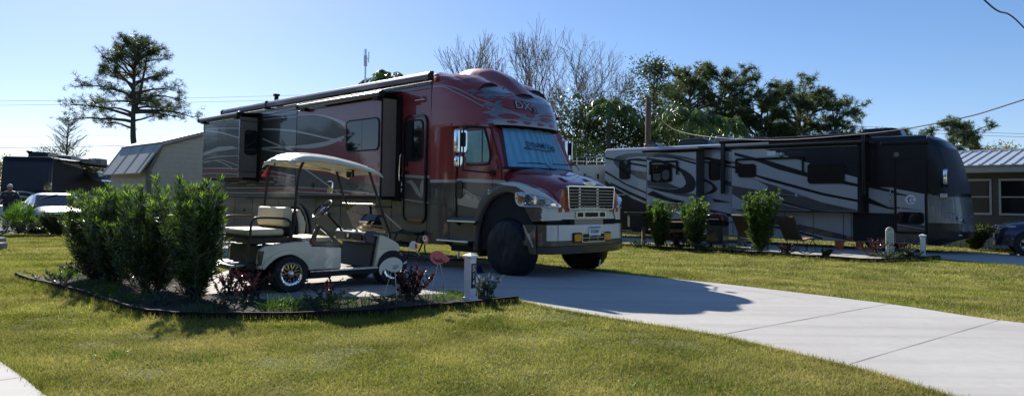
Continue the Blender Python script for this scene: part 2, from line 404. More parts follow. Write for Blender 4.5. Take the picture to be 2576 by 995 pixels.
def pavermat():
    mt,nt,b=newmat('patio_pavers')
    tc=nt.nodes.new('ShaderNodeTexCoord'); mp=nt.nodes.new('ShaderNodeMapping'); mp.inputs['Rotation'].default_value[2]=R(41); nt.links.new(tc.outputs['Object'],mp.inputs[0])
    br=nt.nodes.new('ShaderNodeTexBrick'); br.inputs['Scale'].default_value=1; br.inputs['Brick Width'].default_value=.42; br.inputs['Row Height'].default_value=.21; br.inputs['Mortar Size'].default_value=.009
    br.inputs['Color1'].default_value=(.47,.44,.39,1); br.inputs['Color2'].default_value=(.38,.35,.31,1); br.inputs['Mortar'].default_value=(.10,.09,.08,1); nt.links.new(mp.outputs[0],br.inputs[0])
    nt.links.new(mixc(nt,ramp(nt,tex(nt,4,6,.7),.35,.75,0,.6),br.outputs[0],(.28,.25,.21)),b.inputs['Base Color']); b.inputs['Roughness'].default_value=.85
    bump(nt,b,tex(nt,60,4,.7),.3,.01); return mt
M['paver']=pavermat()
M['soil']=groundmat('bed_mulch',((.050,.040,.032),(.028,.023,.019),(.13,.115,.10)),.95,3,38,1.0,45)
M['asph']=groundmat('asphalt',((.05,.05,.052),(.04,.04,.042),(.07,.07,.07)),.9,1,30,.3,90)
sheet('driveway',drive1,.022,M['conc'],skirt=.06)
sheet('patio_paving',patio1,.018,M['paver'],skirt=.05)
sheet('garden_soil',bed1,.012,M['soil'],skirt=.04)
sheet('neighbour_driveway',drive2,-.176,M['conc'],skirt=.06)
sheet('neighbour_patio',patio2,-.170,M['paver'],skirt=.06)
sheet('neighbour_garden_soil',bed2,-.186,M['soil'],skirt=.04)
sheet('street_pavement',corner,.020,M['conc'],skirt=.06)
sheet('left_road',pad3,.008,M['asph'],skirt=.04)
sheet('footpath',[(2.06,28.51),(4.81,25.88),(5.67,26.34),(2.98,28.97)],-.18,M['conc'],skirt=.05)
# saw-cut joints of the driveway
def joint(a,b,wd,zt,mt):
    a=Vector((*a,0));b=Vector((*b,0)); k=9; P=[a.lerp(b,i/k) for i in range(k+1)]; d=(b-a).normalized(); n=Vector((-d.y,d.x,0))*wd/2
    vs=[];
    for i,q in enumerate(P):
        j=n*(1+.35*math.sin(i*2.1)); off=Vector((0,0,zt))+n*.3*math.sin(i*1.3); vs+=[q+j+off,q-j+off]
    mb.add(vs,[(2*i,2*i+1,2*i+3,2*i+2) for i in range(k)])
mb=MB()
joint((2.12,7.36),(5.13,9.79),.013,.0265,0); joint((2.87,6.12),(5.80,8.55),.009,.0265,0); joint((1.10,8.42),(4.45,10.75),.005,.0265,0)
joint((-3.62,5.34),(-5.3,3.9),.010,.0245,0); joint((-2,11.85),(.3,15.0),.006,.0265,0); joint((11.45,21.3),(15.3,23.4),.012,-.1715,0)
j=mb.build('driveway_joints',mat('joint_dark',(.29,.28,.26),.9)); j['kind']='structure'


# ------------------------------------------------------------------ bed edging
def edging(name,line,h,t,label):
    mb=MB(); P=[Vector((x,y,float(terr(x,y)))) for x,y in line]; vs=[]
    for i,q in enumerate(P):
        d=(P[min(len(P)-1,i+1)]-P[max(0,i-1)]).normalized(); n=Vector((-d.y,d.x,0))*t/2
        hh=h*(1+.035*math.sin(i*1.7)+.04*math.sin(i*.6+1))
        top=Vector((0,0,hh)); lean=n*.15*math.sin(i*.9)
        vs+=[q-n,q+n,q+n*.8+top+lean,q+n*.8+top*1.0+lean,q-n*.8+top+lean]
    k=len(P); F=[]
    for i in range(k-1):
        a=i*5;b=a+5
        F+=[(a,b,b+4,a+4),(a+4,b+4,b+2,a+2),(a+2,b+2,b+1,a+1)]
    F+=[(0,4,2,1),((k-1)*5,(k-1)*5+1,(k-1)*5+2,(k-1)*5+4)]
    mb.add(vs,F); o=mb.build(name,M['beam'],bevel=.006); return tag(o,label,'garden edging')
edging('garden_edging',edge1,.095,.05,'black garden edging curving round the bed of tall shrubs and the golf cart')
edging('garden_edging',edge2,.12,.05,'low dark garden edging along the neighbouring bed before the grey motorhome')

# ------------------------------------------------------------------ lawn blades
M['grass']=leafmat('grass_blades',(.080,.145,.016),(.41,.385,.075),.5,.47,spec=.35,worldvar=1.1)
M['grass2']=leafmat('green_weed_blades',(.05,.12,.012),(.14,.24,.03),.4,.4,spec=.45)
excl=[drive1,patio1,bed1,drive2,patio2,bed2,corner,pad3,[(2.06,28.51),(4.81,25.88),(5.67,26.34),(2.98,28.97)]]
def blades(name,y0,y1,n,L,W,mt,label):
    u=rng.random(n*2); Y=np.sqrt(y0*y0+(y1*y1-y0*y0)*u); X=(rng.random(n*2)-.5)*2*(Y*.735+.3)
    P=np.stack([X,Y],1)
    keep=np.ones(len(P),bool)
    for e in excl: keep&=~inpoly(P,e)
    # bare, thin patches
    f=np.array([noise.noise(Vector((x*.9,y*.9,3.1)))+.6*noise.noise(Vector((x*2.7,y*2.7,1.7))) for x,y in P]) if n<=420000 else np.zeros(len(P))
    keep&= rng.random(len(P))<np.clip(1.15-.75*np.clip(f-.3,0,1)/.35,.45,1)
    P=P[keep][:n]; f=f[keep][:n]; k=len(P)
    P3=np.column_stack([P,terr(P[:,0],P[:,1])])
    az=rng.random(k)*2*PI; el=R(18)+rng.random(k)**1.2*R(62)
    D=np.stack([np.cos(az)*np.cos(el),np.sin(az)*np.cos(el),np.sin(el)],1)
    Ls=L*(.45+rng.random(k)*.9)*np.clip(1-.5*f,.6,1.25); Ws=W*(.6+rng.random(k)*.8)
    S=np.cross(D,rng.normal(size=(k,3))); S/=np.linalg.norm(S,axis=1)[:,None]
    tip=P3+D*Ls[:,None]; V=np.stack([P3-S*Ws[:,None]*.5,P3+S*Ws[:,None]*.5,tip],1).reshape(-1,3); 
    o=npmesh(name,V,np.arange(3*k).reshape(k,3),mt); o['kind']='stuff'; o['label']=label; o['category']='grass'; return o
GQ=1.0
blades('grass',3.4,8.2,int(310000*GQ),.035,.0056,M['grass'],'short sunlit yellow green turf nearest the viewer')
blades('grass',7.6,14.5,int(230000*GQ),.044,.0095,M['grass'],'short turf beside the driveway and beyond the bed edging')
blades('grass',13.5,24,int(270000*GQ),.046,.016,M['grass'],'turf before the grey motorhome and beside the far plots')
blades('grass',23,44,int(110000*GQ),.06,.03,M['grass'],'farthest turf around the silver car and under the grey motorhome')
# ragged longer grass along the kerbs and the edging
def fringe(line,off,n,L,W,seed):
    rg=np.random.default_rng(seed); P=np.array(line); seg=np.diff(P,axis=0); ln=np.linalg.norm(seg,axis=1); cum=np.concatenate([[0],np.cumsum(ln)])
    t=rg.random(n)*cum[-1]; i=np.clip(np.searchsorted(cum,t)-1,0,len(seg)-1); q=P[i]+seg[i]*((t-cum[i])/ln[i])[:,None]
    nn=np.stack([-seg[i][:,1],seg[i][:,0]],1)/ln[i][:,None]; q=q+nn*(off+rg.normal(size=n)*.03)[:,None]
    P3=np.column_stack([q,terr(q[:,0],q[:,1])]); az=rg.random(n)*2*PI; el=R(25)+rg.random(n)*R(60)
    D=np.stack([np.cos(az)*np.cos(el),np.sin(az)*np.cos(el),np.sin(el)],1); Ls=L*(.4+rg.random(n)); Ws=W*(.6+.8*rg.random(n))
    S=np.cross(D,rg.normal(size=(n,3))); S/=np.linalg.norm(S,axis=1)[:,None]
    return np.stack([P3-S*Ws[:,None]*.5,P3+S*Ws[:,None]*.5,P3+D*Ls[:,None]],1).reshape(-1,3)
V=np.concatenate([fringe(near_edge[3:],-.03,9000,.055,.007,1),fringe(edge1,-.06,9000,.075,.007,2),fringe(far_edge,.03,9000,.06,.010,3),
    fringe(edge2,-.07,5000,.09,.016,4),fringe(corner[1:6],.04,3500,.05,.006,5)])
o=npmesh('grass',V,np.arange(len(V)).reshape(-1,3),M['grass']); o['kind']='stuff'; o['label']='longer grass fringe at the concrete and edging lines'; o['category']='grass'
# ------------------------------------------------------------------ red motorhome (local: x forward, y to its left, z up)
MH=thing('motorhome','large red and pewter truck-nosed motorhome with black front wheel covers on the near driveway','motorhome',TO,TH)
t=MH
RY=-1.25
# main house shell
mb=MB()
prof=[(-1.25,.46),(-1.25,3.72),(-1.17,3.86),(-1.0,3.91),(1.0,3.91),(1.17,3.86),(1.25,3.72),(1.25,.46)]
mb.prism(prof,'x',-12.0,-2.12,0)
body=mb.build('body',[M['pewterd']],t,bevel=.012)
# painted skin panels on the visible side, each a sheet a few millimetres proud
mb=MB(); Y1=RY-.004
mb.flat([(-3.3,1.84),(-2.125,1.79),(-2.125,3.72),(-3.3,3.72)],'y',Y1,0)            # maroon by the door
mb.flat([(-12.0,3.60),(-3.3,3.60),(-3.3,3.72),(-12,3.72)],'y',Y1,0)
mb.flat([(-3.3,.50),(-2.125,.50),(-2.125,1.79),(-3.3,1.84)],'y',Y1,1)
mb.flat([(-11.98,.50),(-3.3,.50),(-3.3,1.42),(-11.98,1.42)],'y',Y1,1)
mb.flat([(-9.5,2.62),(-7.0,2.55),(-7.0,1.9),(-9.5,2.02)],'y',Y1,2)
mb.flat([(-9.6,2.06),(-8.4,1.98),(-7.2,1.84),(-7.2,1.74),(-9.6,1.94)],'y',Y1-.002,0)
mb.flat([(-9.6,1.58),(-6.7,1.58),(-6.7,1.47),(-9.6,1.47)],'y',Y1-.002,0)
mb.build('side_panel',[M['maroon'],M['pewter'],M['pewterd']],t)
mb=MB(); Y2=RY-.009
for P,wd in (([(-9.4,3.61),(-8.4,3.58),(-6.8,3.50)],.022),([(-9.4,3.54),(-8.4,3.52),(-6.8,3.47)],.022),([(-9.4,3.45),(-8.4,3.43),(-6.8,3.36)],.022),
    ([(-9.4,3.19),(-8.44,3.12),(-6.8,2.95)],.045),([(-9.4,2.93),(-8.2,2.65),(-7.7,2.55)],.04),([(-9.4,2.665),(-8.4,2.655),(-6.8,2.6)],.05),([(-9.4,2.64),(-8.4,2.54),(-6.8,2.36)],.03),
    ([(-9.4,2.07),(-8.38,1.99),(-6.8,1.79)],.03),([(-9.4,1.95),(-8.4,1.88),(-6.8,1.76)],.022),([(-11.6,1.6),(-9.3,1.6),(-6.8,1.6)],.022),([(-11.6,1.46),(-9.3,1.46),(-6.8,1.47)],.022),
    ([(-3.12,1.845),(-2.6,1.825),(-2.13,1.80)],.055),([(-3.2,1.37),(-2.34,1.30),(-2.13,1.28)],.022),([(-3.75,1.08),(-3.3,.86),(-2.99,.71)],.035)):
    mb.ribbon(P,wd,'y',Y2)
for i in range(7):   # torn-edge grey strokes in the lower rear paint scheme
    x=-11.4+i*.55; z=1.72+.05*math.sin(i*2.3); mb.ribbon([(x,z),(x+.35,z+.02),(x+.6,z)],.018,'y',Y2,0,True)
mb.build('side_stripe',[M['silver']],t)
# seams, lower compartment doors and trim
mb=MB()
for x in (-11.0,-9.9,-8.4,-6.5,-5.4,-4.3,-3.4): mb.box(x-.006,x+.006,RY-.008,RY-.005,.52,1.32)
mb.box(-11.95,-3.3,RY-.010,RY-.005,1.335,1.355); mb.box(-10.3,-7.6,RY-.022,RY-.004,1.30,1.325)
mb.box(-6.2,-3.4,RY-.03,RY-.002,1.16,1.19); mb.box(-2.20,-2.185,RY-.008,RY-.005,.5,1.8)
mb.build('compartment_seam',M['black'],t)
mb=MB()
for x in (-10.4,-8.9,-5.9,-4.8,-3.8): mb.box(x-.05,x+.05,RY-.03,RY-.005,.95,1.0)
mb.build('compartment_latch',M['black'],t,bevel=.008,each=True)
# rear wheel arch and wheels
mb=MB(); arc=[(-7.45+.62*math.cos(a),.55+.62*math.sin(a)) for a in [PI*i/16 for i in range(17)]]
mb.prism(arc+[(-6.83,.44),(-8.07,.44)],'y',RY-.012,RY+.3); mb.build('wheel_arch',M['under'],t)
mb=MB(); frame_prism(mb,[(-7.45+.70*math.cos(a),.5+.72*math.sin(a)) for a in [PI*i/18 for i in range(19)]]+[(-8.15,.46),(-6.75,.46)],[(-7.45+.62*math.cos(a),.52+.62*math.sin(a)) for a in [PI*i/18 for i in range(19)]]+[(-8.07,.47),(-6.83,.47)],'y',RY-.045,RY)
mb.build('fender_flare',M['pewterd'],t,smooth=True)
def road_wheel(x,y,r,parent,name='wheel'):
    mb=MB(); s=-1 if y<0 else 1
    mb.lathe([(r*.55,-.13),(r*.93,-.14),(r,-.10),(r,.10),(r*.93,.14),(r*.55,.13)],(x,y,r),'y',32,0,True)
    w_=mb.build(name,M['rubber'],parent,smooth=True)
    mb=MB(); mb.lathe([(0,s*.06),(r*.14,s*.07),(r*.18,s*.02),(r*.40,-s*.02),(r*.55,s*.10),(r*.58,s*.11)],(x,y,r),'y',28); mb.build('rim',M['alum'],w_,smooth=True)
road_wheel(-7.45,-1.02,.50,t); road_wheel(-7.45,1.02,.50,t)
# underbody
mb=MB(); mb.box(-11.6,-2.2,-1.05,1.05,.47,.9); mb.box(-11.9,.4,-.45,-.32,.50,.78); mb.box(-11.9,.4,.32,.45,.50,.78); mb.box(-1.6,-.75,-1.12,1.1,.36,.62); mb.box(-.2,.2,-.9,.9,.42,.60)
mb.tube([(-7.45,-.9,.5),(-7.45,.9,.5)],.09,8); mb.box(-4.6,-3.5,-1.18,-.6,.36,.6)
mb.build('chassis',M['under'],t,bevel=.01)
# roof line: long awning cassette and edge trim
mb=MB(); mb.prism([(-1.37,3.75),(-1.38,3.84),(-1.34,3.90),(-1.25,3.915),(-1.25,3.73)],'x',-11.80,-2.06,0)
aw=mb.build('roof_awning',mat('awning_case',(.16,.13,.15),.35,.3,.5,.1,2),t,bevel=.008)
mb=MB(); mb.prism([(-1.385,3.735),(-1.395,3.85),(-1.345,3.91),(-1.25,3.925),(-1.25,3.72)],'x',-11.86,-11.79); mb.prism([(-1.385,3.735),(-1.395,3.85),(-1.345,3.91),(-1.25,3.925),(-1.25,3.72)],'x',-2.08,-2.05); mb.box(-9.05,-9.0,-1.39,-1.24,3.70,3.92)
mb.build('end_cap',M['black'],aw,bevel=.01,each=True)
mb=MB(); mb.box(-12.0,-2.13,-1.27,-1.24,3.655,3.725); mb.box(-12.0,-2.13,-1.262,-1.24,3.575,3.59); mb.build('roof_rail',M['pewterd'],t,bevel=.006)
mb=MB(); mb.box(-9.0,-8.94,-1.15,-1.05,3.9,4.10); mb.box(-9.03,-8.91,-1.17,-1.03,4.07,4.13); mb.build('roof_bracket',M['black'],t,bevel=.006)
mb=MB(); mb.prism([(-6.2,3.905),(-6.1,4.12),(-5.3,4.15),(-5.15,3.905)],'y',-.35,.35); mb.prism([(-10.6,3.905),(-10.5,4.10),(-9.8,4.12),(-9.65,3.905)],'y',-.35,.35)
mb.build('roof_air_conditioner',M['white'],t,bevel=.05,seg=3,each=True)
# ---- rear slide-out
def slide(name,x0,x1,yo,z0,z1,mats,panels,bev=.012):
    mb=MB(); mb.box(x0,x1,yo,RY+.1,z0,z1,0)
    s=mb.build(name,[mats[0]],t,bevel=bev)
    return s
rs=slide('rear_slide_out',-11.93,-9.56,-1.82,1.87,3.50,[M['taupe']],None)
Ys=-1.826
mb=MB(); mb.flat([(-11.88,1.89),(-9.58,1.89),(-9.58,3.46),(-11.88,3.46)],'y',Ys,0)
mb.flat([(-11.88,2.13),(-9.58,2.07),(-9.58,1.96),(-11.88,2.01)],'y',Ys-.002,1)
mb.build('painted_face',[M['pewter'],M['maroon']],rs)
mb=MB()
for P,wd in (([(-11.86,3.28),(-10.9,3.26),(-9.58,3.18)],.028),([(-11.86,3.25),(-10.9,3.15),(-9.58,2.93)],.035),([(-11.86,2.42),(-10.85,2.46),(-9.58,2.44)],.025),([(-11.86,2.35),(-10.85,2.33),(-9.97,2.13)],.03),([(-11.86,2.31),(-10.7,2.36),(-9.6,2.18)],.025),
   ([(-11.88,2.15),(-10.7,2.13),(-9.59,2.09)],.03),([(-11.88,2.0),(-10.7,1.99),(-9.59,1.945)],.025)): mb.ribbon(P,wd,'y',Ys-.005)
mb.flat([(-11.9,2.60),(-10.9,2.74),(-10.0,2.72),(-9.6,2.64),(-10.4,2.62),(-11.2,2.60),(-11.9,2.52)],'y',Ys-.005)
for i in range(9): 
    x=-11.8+i*.25; mb.ribbon([(x,2.05+.02*math.sin(i*3)),(x+.12,2.06+.01*math.sin(i*5)),(x+.2,2.05)],.010,'y',Ys-.005,0,True)
mb.build('stripe',M['silver'],rs)
mb=MB(); o_=rrect(-1.665,-1.345,2.50,3.13,.09); mb.prism(o_,'x',-9.57,-9.545); wn=mb.build('window',M['glass'],rs)
mb=MB(); frame_prism(mb,rrect(-1.685,-1.325,2.48,3.15,.10),o_,'x',-9.57,-9.535); mb.build('window_frame',M['black'],wn)
mb=MB(); mb.box(-11.95,-11.915,-1.835,-1.80,1.87,3.5); mb.box(-9.575,-9.55,-1.835,-1.81,1.87,3.5); mb.box(-11.9,-9.6,-1.835,-1.81,3.46,3.51); mb.build('edge_trim',M['alum'],rs)
mb=MB(); mb.box(-9.66,-9.53,-1.33,-1.24,1.75,3.55); mb.box(-11.9,-9.6,-1.7,-1.25,1.80,1.87);mb.box(-9.58,-9.545,-1.80,-1.25,3.385,3.395); mb.box(-9.58,-9.545,-1.80,-1.25,2.02,2.03); mb.build('seal',M['black'],rs)
def topper(x0,x1,yo,z,par,zr,nm='slide_awning'):
    mb=MB(); mb.tube([(x0,yo,z),(x1,yo,z)],.058,14,0); mb.prism([(yo,z+.05),(yo,z+.03),(RY,zr-.02),(RY,zr)],'x',x0+.08,x1-.08,1)
    a=mb.build(nm,[M['brown_roll'],M['brown_fab']],par,smooth=True)
    mb=MB(); mb.lathe([(0,-.03),(.07,-.03),(.075,0),(.07,.03),(0,.03)],(x0,yo,z),'x',14); mb.lathe([(0,-.03),(.07,-.03),(.075,0),(.07,.03),(0,.03)],(x1,yo,z),'x',14)
    mb.box(x0+.12,x0+.30,yo-.02,yo+.12,z-.11,z-.05); mb.box(x1-.30,x1-.12,yo-.02,yo+.12,z-.11,z-.05)
    mb.build('end_cap',M['black'],a,smooth=True,each=True)
M['brown_roll']=mat('brown_awning_roll',(.045,.022,.017),.22,0,.7,.1,3); M['brown_fab']=mat('brown_awning_fabric',(.05,.03,.025),.8,0,0,.1,3)
topper(-12.05,-9.45,-1.90,3.55,rs,3.64)
# ---- front slide-out
fs=slide('front_slide_out',-6.75,-3.2,-1.68,1.40,3.44,[M['taupe']],None)
Yf=-1.686
mb=MB(); mb.flat([(-6.72,1.42),(-3.22,1.42),(-3.22,3.42),(-6.72,3.42)],'y',Yf,0)
grey=sm2([(-6.72,3.33),(-6.2,3.31),(-5.6,3.23),(-5.0,3.08),(-4.62,2.96)])+[(-4.60,2.72)]+sm2([(-4.60,2.72),(-5.22,2.62),(-5.9,2.56),(-6.72,2.57)])
mb.flat(grey,'y',Yf-.002,1)
low=sm2([(-6.72,2.02),(-6.1,1.98),(-5.3,1.86),(-4.4,1.74),(-3.23,1.62)])+[(-3.23,1.43),(-6.72,1.43)]
mb.flat(low,'y',Yf-.002,1); mb.flat([(-6.72,1.58),(-5.4,1.54),(-3.23,1.43),(-3.23,1.425),(-6.72,1.49)],'y',Yf-.004,0)
mb.build('painted_face',[M['maroon'],M['pewter']],fs)
mb=MB()
mb.ribbon([(-6.72,3.33),(-5.91,3.29),(-5.31,3.19),(-4.9,3.08),(-4.58,2.98)],lambda u:.015+.10*u*u,'y',Yf-.006)
mb.ribbon([(-6.73,2.94),(-6.09,2.84),(-5.23,2.69),(-4.7,2.62)],.04,'y',Yf-.005)
mb.ribbon([(-6.73,2.57),(-6.08,2.555),(-5.3,2.59),(-4.6,2.70)],lambda u:.055+.05*math.sin(PI*u),'y',Yf-.006)
mb.ribbon([(-6.4,2.07),(-5.16,1.61),(-4.75,1.44)],.035,'y',Yf-.006); mb.ribbon([(-6.72,1.60),(-5.4,1.555),(-3.23,1.44)],.022,'y',Yf-.006); mb.ribbon([(-6.72,1.49),(-5.4,1.46),(-4.4,1.43)],.022,'y',Yf-.006)
for i in range(16):
    x=-4.5+i*.075; z=1.66-.02*i+.05*math.sin(i*2.7); mb.ribbon([(x,z),(x+.05,z+.012),(x+.12,z-.01)],.016,'y',Yf-.006,1,True)
mb.build('stripe',[M['silver'],M['black']],fs)
wo=rrect(-4.50,-3.30,2.385,3.02,.10); mb=MB(); mb.prism(wo,'y',-1.699,-1.68); wn=mb.build('window',M['glass'],fs)
mb=MB(); frame_prism(mb,rrect(-4.53,-3.27,2.355,3.05,.12),wo,'y',-1.703,-1.68); mb.box(-3.905,-3.895,-1.7005,-1.68,2.39,3.0); mb.build('window_frame',M['black'],wn)
mb=MB(); mb.box(-3.215,-3.19,-1.695,-1.665,1.40,3.44); mb.box(-6.75,-6.72,-1.69,-1.66,1.4,3.44); mb.box(-3.3,-3.06,-1.32,-1.24,1.30,3.5); mb.box(-6.7,-3.25,-1.6,-1.25,1.33,1.40); mb.build('seal',M['black'],fs)
mb=MB(); mb.box(-5.95,-5.87,-1.70,-1.68,1.58,1.70); mb.build('vent',M['black'],fs)
topper(-6.45,-3.06,-1.80,3.50,fs,3.62)
# ---- entry door
dx0,dx1=-2.99,-2.21
mb=MB(); do=rrect(dx0+.045,dx1-.045,.90,3.03,.16); mb.prism(do,'y',RY-.014,RY); 
dr=mb.build('entry_door',[M['maroon']],t)
mb=MB(); mb.flat([(dx0+.05,.95),(dx1-.05,.95),(dx1-.05,1.76),(dx0+.05,1.79)],'y',RY-.017,0); mb.build('lower_panel',M['pewter'],dr)
mb=MB(); frame_prism(mb,rrect(dx0,dx1,.86,3.08,.20),rrect(dx0+.045,dx1-.045,.905,3.035,.16),'y',RY-.045,RY); mb.build('door_frame',M['blackg'],dr)
wo=rrect(-2.90,-2.37,2.15,2.95,.11); mb=MB(); mb.prism(wo,'y',RY-.024,RY-.01); wn=mb.build('window',M['glass'],dr)
mb=MB(); frame_prism(mb,rrect(-2.93,-2.34,2.12,2.98,.13),wo,'y',RY-.030,RY-.01); mb.build('window_frame',M['black'],wn)
mb=MB(); mb.ribbon([(-2.93,1.83),(-2.28,1.795)],.055,'y',RY-.021); mb.ribbon([(-2.93,1.345),(-2.28,1.29)],.022,'y',RY-.021)
mb.flat(closed([(-2.90,1.70),(-2.66,1.72),(-2.34,1.40),(-2.50,1.44),(-2.74,1.66)]),'y',RY-.020); mb.flat(closed([(-2.36,1.73),(-2.31,1.72),(-2.32,1.42),(-2.42,1.56)]),'y',RY-.020)
mb.build('stripe',M['champ'],dr)
mb=MB(); mb.box(-2.94,-2.80,RY-.04,RY-.01,1.86,1.93); mb.box(-2.90,-2.84,RY-.05,RY-.01,2.02,2.16); mb.build('door_handle',M['blackg'],dr,bevel=.01)
mb=MB(); mb.tube(smooth([(-3.03,RY,2.28),(-3.03,RY-.07,2.26),(-3.04,RY-.08,2.10),(-3.05,RY-.08,1.86),(-3.05,RY-.07,1.74),(-3.05,RY,1.72)],4),.016,10); mb.build('grab_bar',M['chrome'],t,smooth=True)
mb=MB(); mb.box(-3.075,-3.025,RY-.02,RY,1.50,1.58); mb.box(-3.07,-3.03,RY-.02,RY,1.62,1.69); mb.build('light_switch',M['white'],t,bevel=.004,each=True)
mb=MB(); mb.tube([(-2.62,RY-.02,3.37),(-2.30,RY-.02,3.37)],.018,8); mb.build('porch_light',M['alum'],t,smooth=True)
# folding entry steps
mb=MB()
for z,y in ((.66,-1.38),(.43,-1.56)): mb.box(-3.02,-2.25,y-.13,y+.13,z-.02,z+.02)
for x in (-3.0,-2.27): mb.tube([(x,-1.25,.72),(x,-1.40,.64),(x,-1.50,.42),(x,-1.66,.42)],.018,6); mb.tube([(x,-1.28,.5),(x,-1.44,.22)],.018,6)
mb.tube([(-3.0,-1.44,.22),(-2.27,-1.44,.22)],.014,6); mb.build('entry_step',M['black'],t,bevel=.004)
# ---- over-cab cap
LV=[(2.78,-.36,1.25),(2.84,-.37,1.25),(3.1,-.47,1.25),(3.3,-.58,1.245),(3.45,-.74,1.245),(3.58,-.95,1.24),(3.70,-1.22,1.235),(3.80,-1.55,1.22),(3.88,-1.9,1.18),(3.93,-2.08,1.05)]
lz=[l[0] for l in LV]
def lev(z): return float(np.interp(z,lz,[l[1] for l in LV])),float(np.interp(z,lz,[l[2] for l in LV]))
def capx(y,z):
    xf,hw=lev(z); q=1-min(.9999,abs(y)/hw)**3; return -2.12+(xf+2.12)*q**(1/3)
ELL=[(-.40,3.19,.55,.155,-.13),(-.64,2.95,.21,.055,0),(-.12,3.0,.15,.04,0),(.42,3.02,.36,.09,.2),(.60,3.30,.12,.06,-.2)]
def incap(x,y,z):
    if x<-1.02: return 0
    for cy,cz,a,b_,rot in ELL:
        u=y-cy; v=z-cz; u2=u*math.cos(rot)+v*math.sin(rot); v2=-u*math.sin(rot)+v*math.cos(rot)
        if (u2/a)**2+(v2/b_)**2<1: return 0
    if z<2.885+.018*math.sin(y*9+1): 
        for cy in (-.62,-.28,.10,.45):
            if ((y-cy)/.11)**2+((z-2.84)/.030)**2<1: return 0
        if -.93<y<.62: return 2
    edge=-.95+.06*math.sin(z*37)+.03*math.sin(z*91)
    top=3.56-.02*math.sin(y*7)
    wave=3.40+.07*math.sin(y*2.6+.6)
    if wave-.012+.045*math.sin(y*9)*.2<z<wave+.075 and y>-.55: return 0
    if y<edge or z>top: return 0
    if y>.95: return 0
    return 1
def capfn(u,v):
    k=v; z=2.78+(3.93-2.78)*(k**.9)
    xf,hw=lev(z); a=(-1+2*u); a=math.copysign(abs(a)**.8,a)
    th=a*PI/2; c,s_=abs(math.cos(th)),math.sin(th); q=2/3
    return (-2.12+(xf+2.12)*c**q, hw*math.copysign(abs(s_)**q,s_), z)
mb=MB(); mb.grid(capfn,260,130,0,incap)
# roof of the cap and its soffit above the windscreen
mb.flat([( -2.12,-1.05),(-2.12,1.05),(-2.09,.6),(-2.08,0),(-2.09,-.6)],'z',3.93,0)
k=40; rim=[capfn(i/k,0) for i in range(k+1)]; o0=len(mb.v); mb.add(rim+[(-2.12,0,2.80)],[(i,i+1,k+1) for i in range(k)],0)
M['capgrey']=paint('cap_grey_paint',(.20,.20,.22),.4,.35)
cp=mb.build('cab_over_cap',[M['red'],M['capgrey'],M['champ']],t,smooth=True)
mb=MB()
def capline(P,wd,mi=0):
    Q=smooth(P,10); vs=[]
    for i,q in enumerate(Q):
        a0=Q[max(0,i-1)];a1=Q[min(len(Q)-1,i+1)]; d=(a1-a0).normalized()
        if len(P[0])==2:
            n=Vector((-d.y,d.x))*wd/2
            for s_ in (1,-1):
                y,z=q[0]+n.x*s_,q[1]+n.y*s_; vs.append((capx(y,z)+.010,y,z))
    mb.add(vs,[(2*i,2*i+1,2*i+3,2*i+2) for i in range(len(Q)-1)],mi)
def capline3(P,wd,mi=0):   # points given as (x,z) on the flank
    Q=smooth(P,10); vs=[]
    for q in Q:
        for s_ in (1,-1):
            x,z=q[0],q[1]+s_*wd/2; xf,hw=lev(z); c=min(.9999,max(0,(x+2.12)/(xf+2.12)))
            y=-hw*(1-c**3)**(1/3); vs.append((x+.004,y-.010,z))
    mb.add(vs,[(2*i,2*i+1,2*i+3,2*i+2) for i in range(len(Q)-1)],mi)
capline3([(-2.08,3.62),(-1.75,3.60),(-1.37,3.49),(-.98,3.29)],.015); capline([(-1.05,3.285),(-.85,3.17),(-.69,3.08),(-.38,2.97),(-.2,2.91)],.013)
capline3([(-2.08,3.60),(-1.75,3.57),(-1.44,3.44),(-1.1,3.28),(-.83,3.12)],.014); capline([(-.99,3.12),(-.85,3.06),(-.70,3.03),(-.38,2.97),(-.24,2.92)],.012)
capline([(-.13,2.91),(-.02,2.99),(.15,3.05),(.40,3.08),(.65,3.08)],.012); capline([(-.12,2.92),(.05,2.965),(.28,3.01),(.55,2.98),(.75,2.95)],.012)
for P in ([(-.91,3.36),(-.6,3.43),(-.07,3.46),(.57,3.39)],[(-.79,3.35),(-.46,3.38),(-.08,3.34),(.48,3.16)],[(-.7,3.30),(-.3,3.43),(.2,3.40),(.7,3.22)]): capline(P,.008)
for a,b_ in (((-.30,3.51),(-.36,3.37)),((-.06,3.53),(-.15,3.40)),((.12,3.52),(.02,3.38)),((.62,3.40),(.66,3.28)),((-.90,3.50),(-.86,3.38))):
    capline([a,((a[0]+b_[0])/2-.012,(a[1]+b_[1])/2),b_],.035,1)
rr=random.Random(3)
for i in range(34):
    y=-.97+rr.random()*.16; z=2.98+rr.random()*.5; capline([(y,z),(y+.03,z+.01),(y+.07+rr.random()*.05,z+.025)],.013,1)
for i in range(12):
    x=-1.35+rr.random()*.35; z=3.38+rr.random()*.12; capline3([(x,z),(x+.05,z+.005),(x+.1,z+.02)],.014,1)
put_text(mb,'DX',.235,lambda u,v:(capx(-.27+u,3.19+v-.05*u)+.009,-.27+u,3.19+v-.05*u),2,shear=.15,sx=1.25,bold=.012)
put_text(mb,'DX',.225,lambda u,v:(capx(-.27+u,3.19+v-.05*u)+.013,-.27+u,3.19+v-.05*u),0,shear=.15,sx=1.25,bold=.002)
put_text(mb,'3',.15,lambda u,v:(capx(-.005+u,3.115+v)+.009,-.005+u,3.115+v),2,shear=.3,sx=1.6,bold=.010)
put_text(mb,'3',.145,lambda u,v:(capx(-.005+u,3.115+v)+.013,-.005+u,3.115+v),0,shear=.3,sx=1.6,bold=-.002)
mb.build('cap_lettering',[M['silver'],M['capgrey'],M['black']],cp)
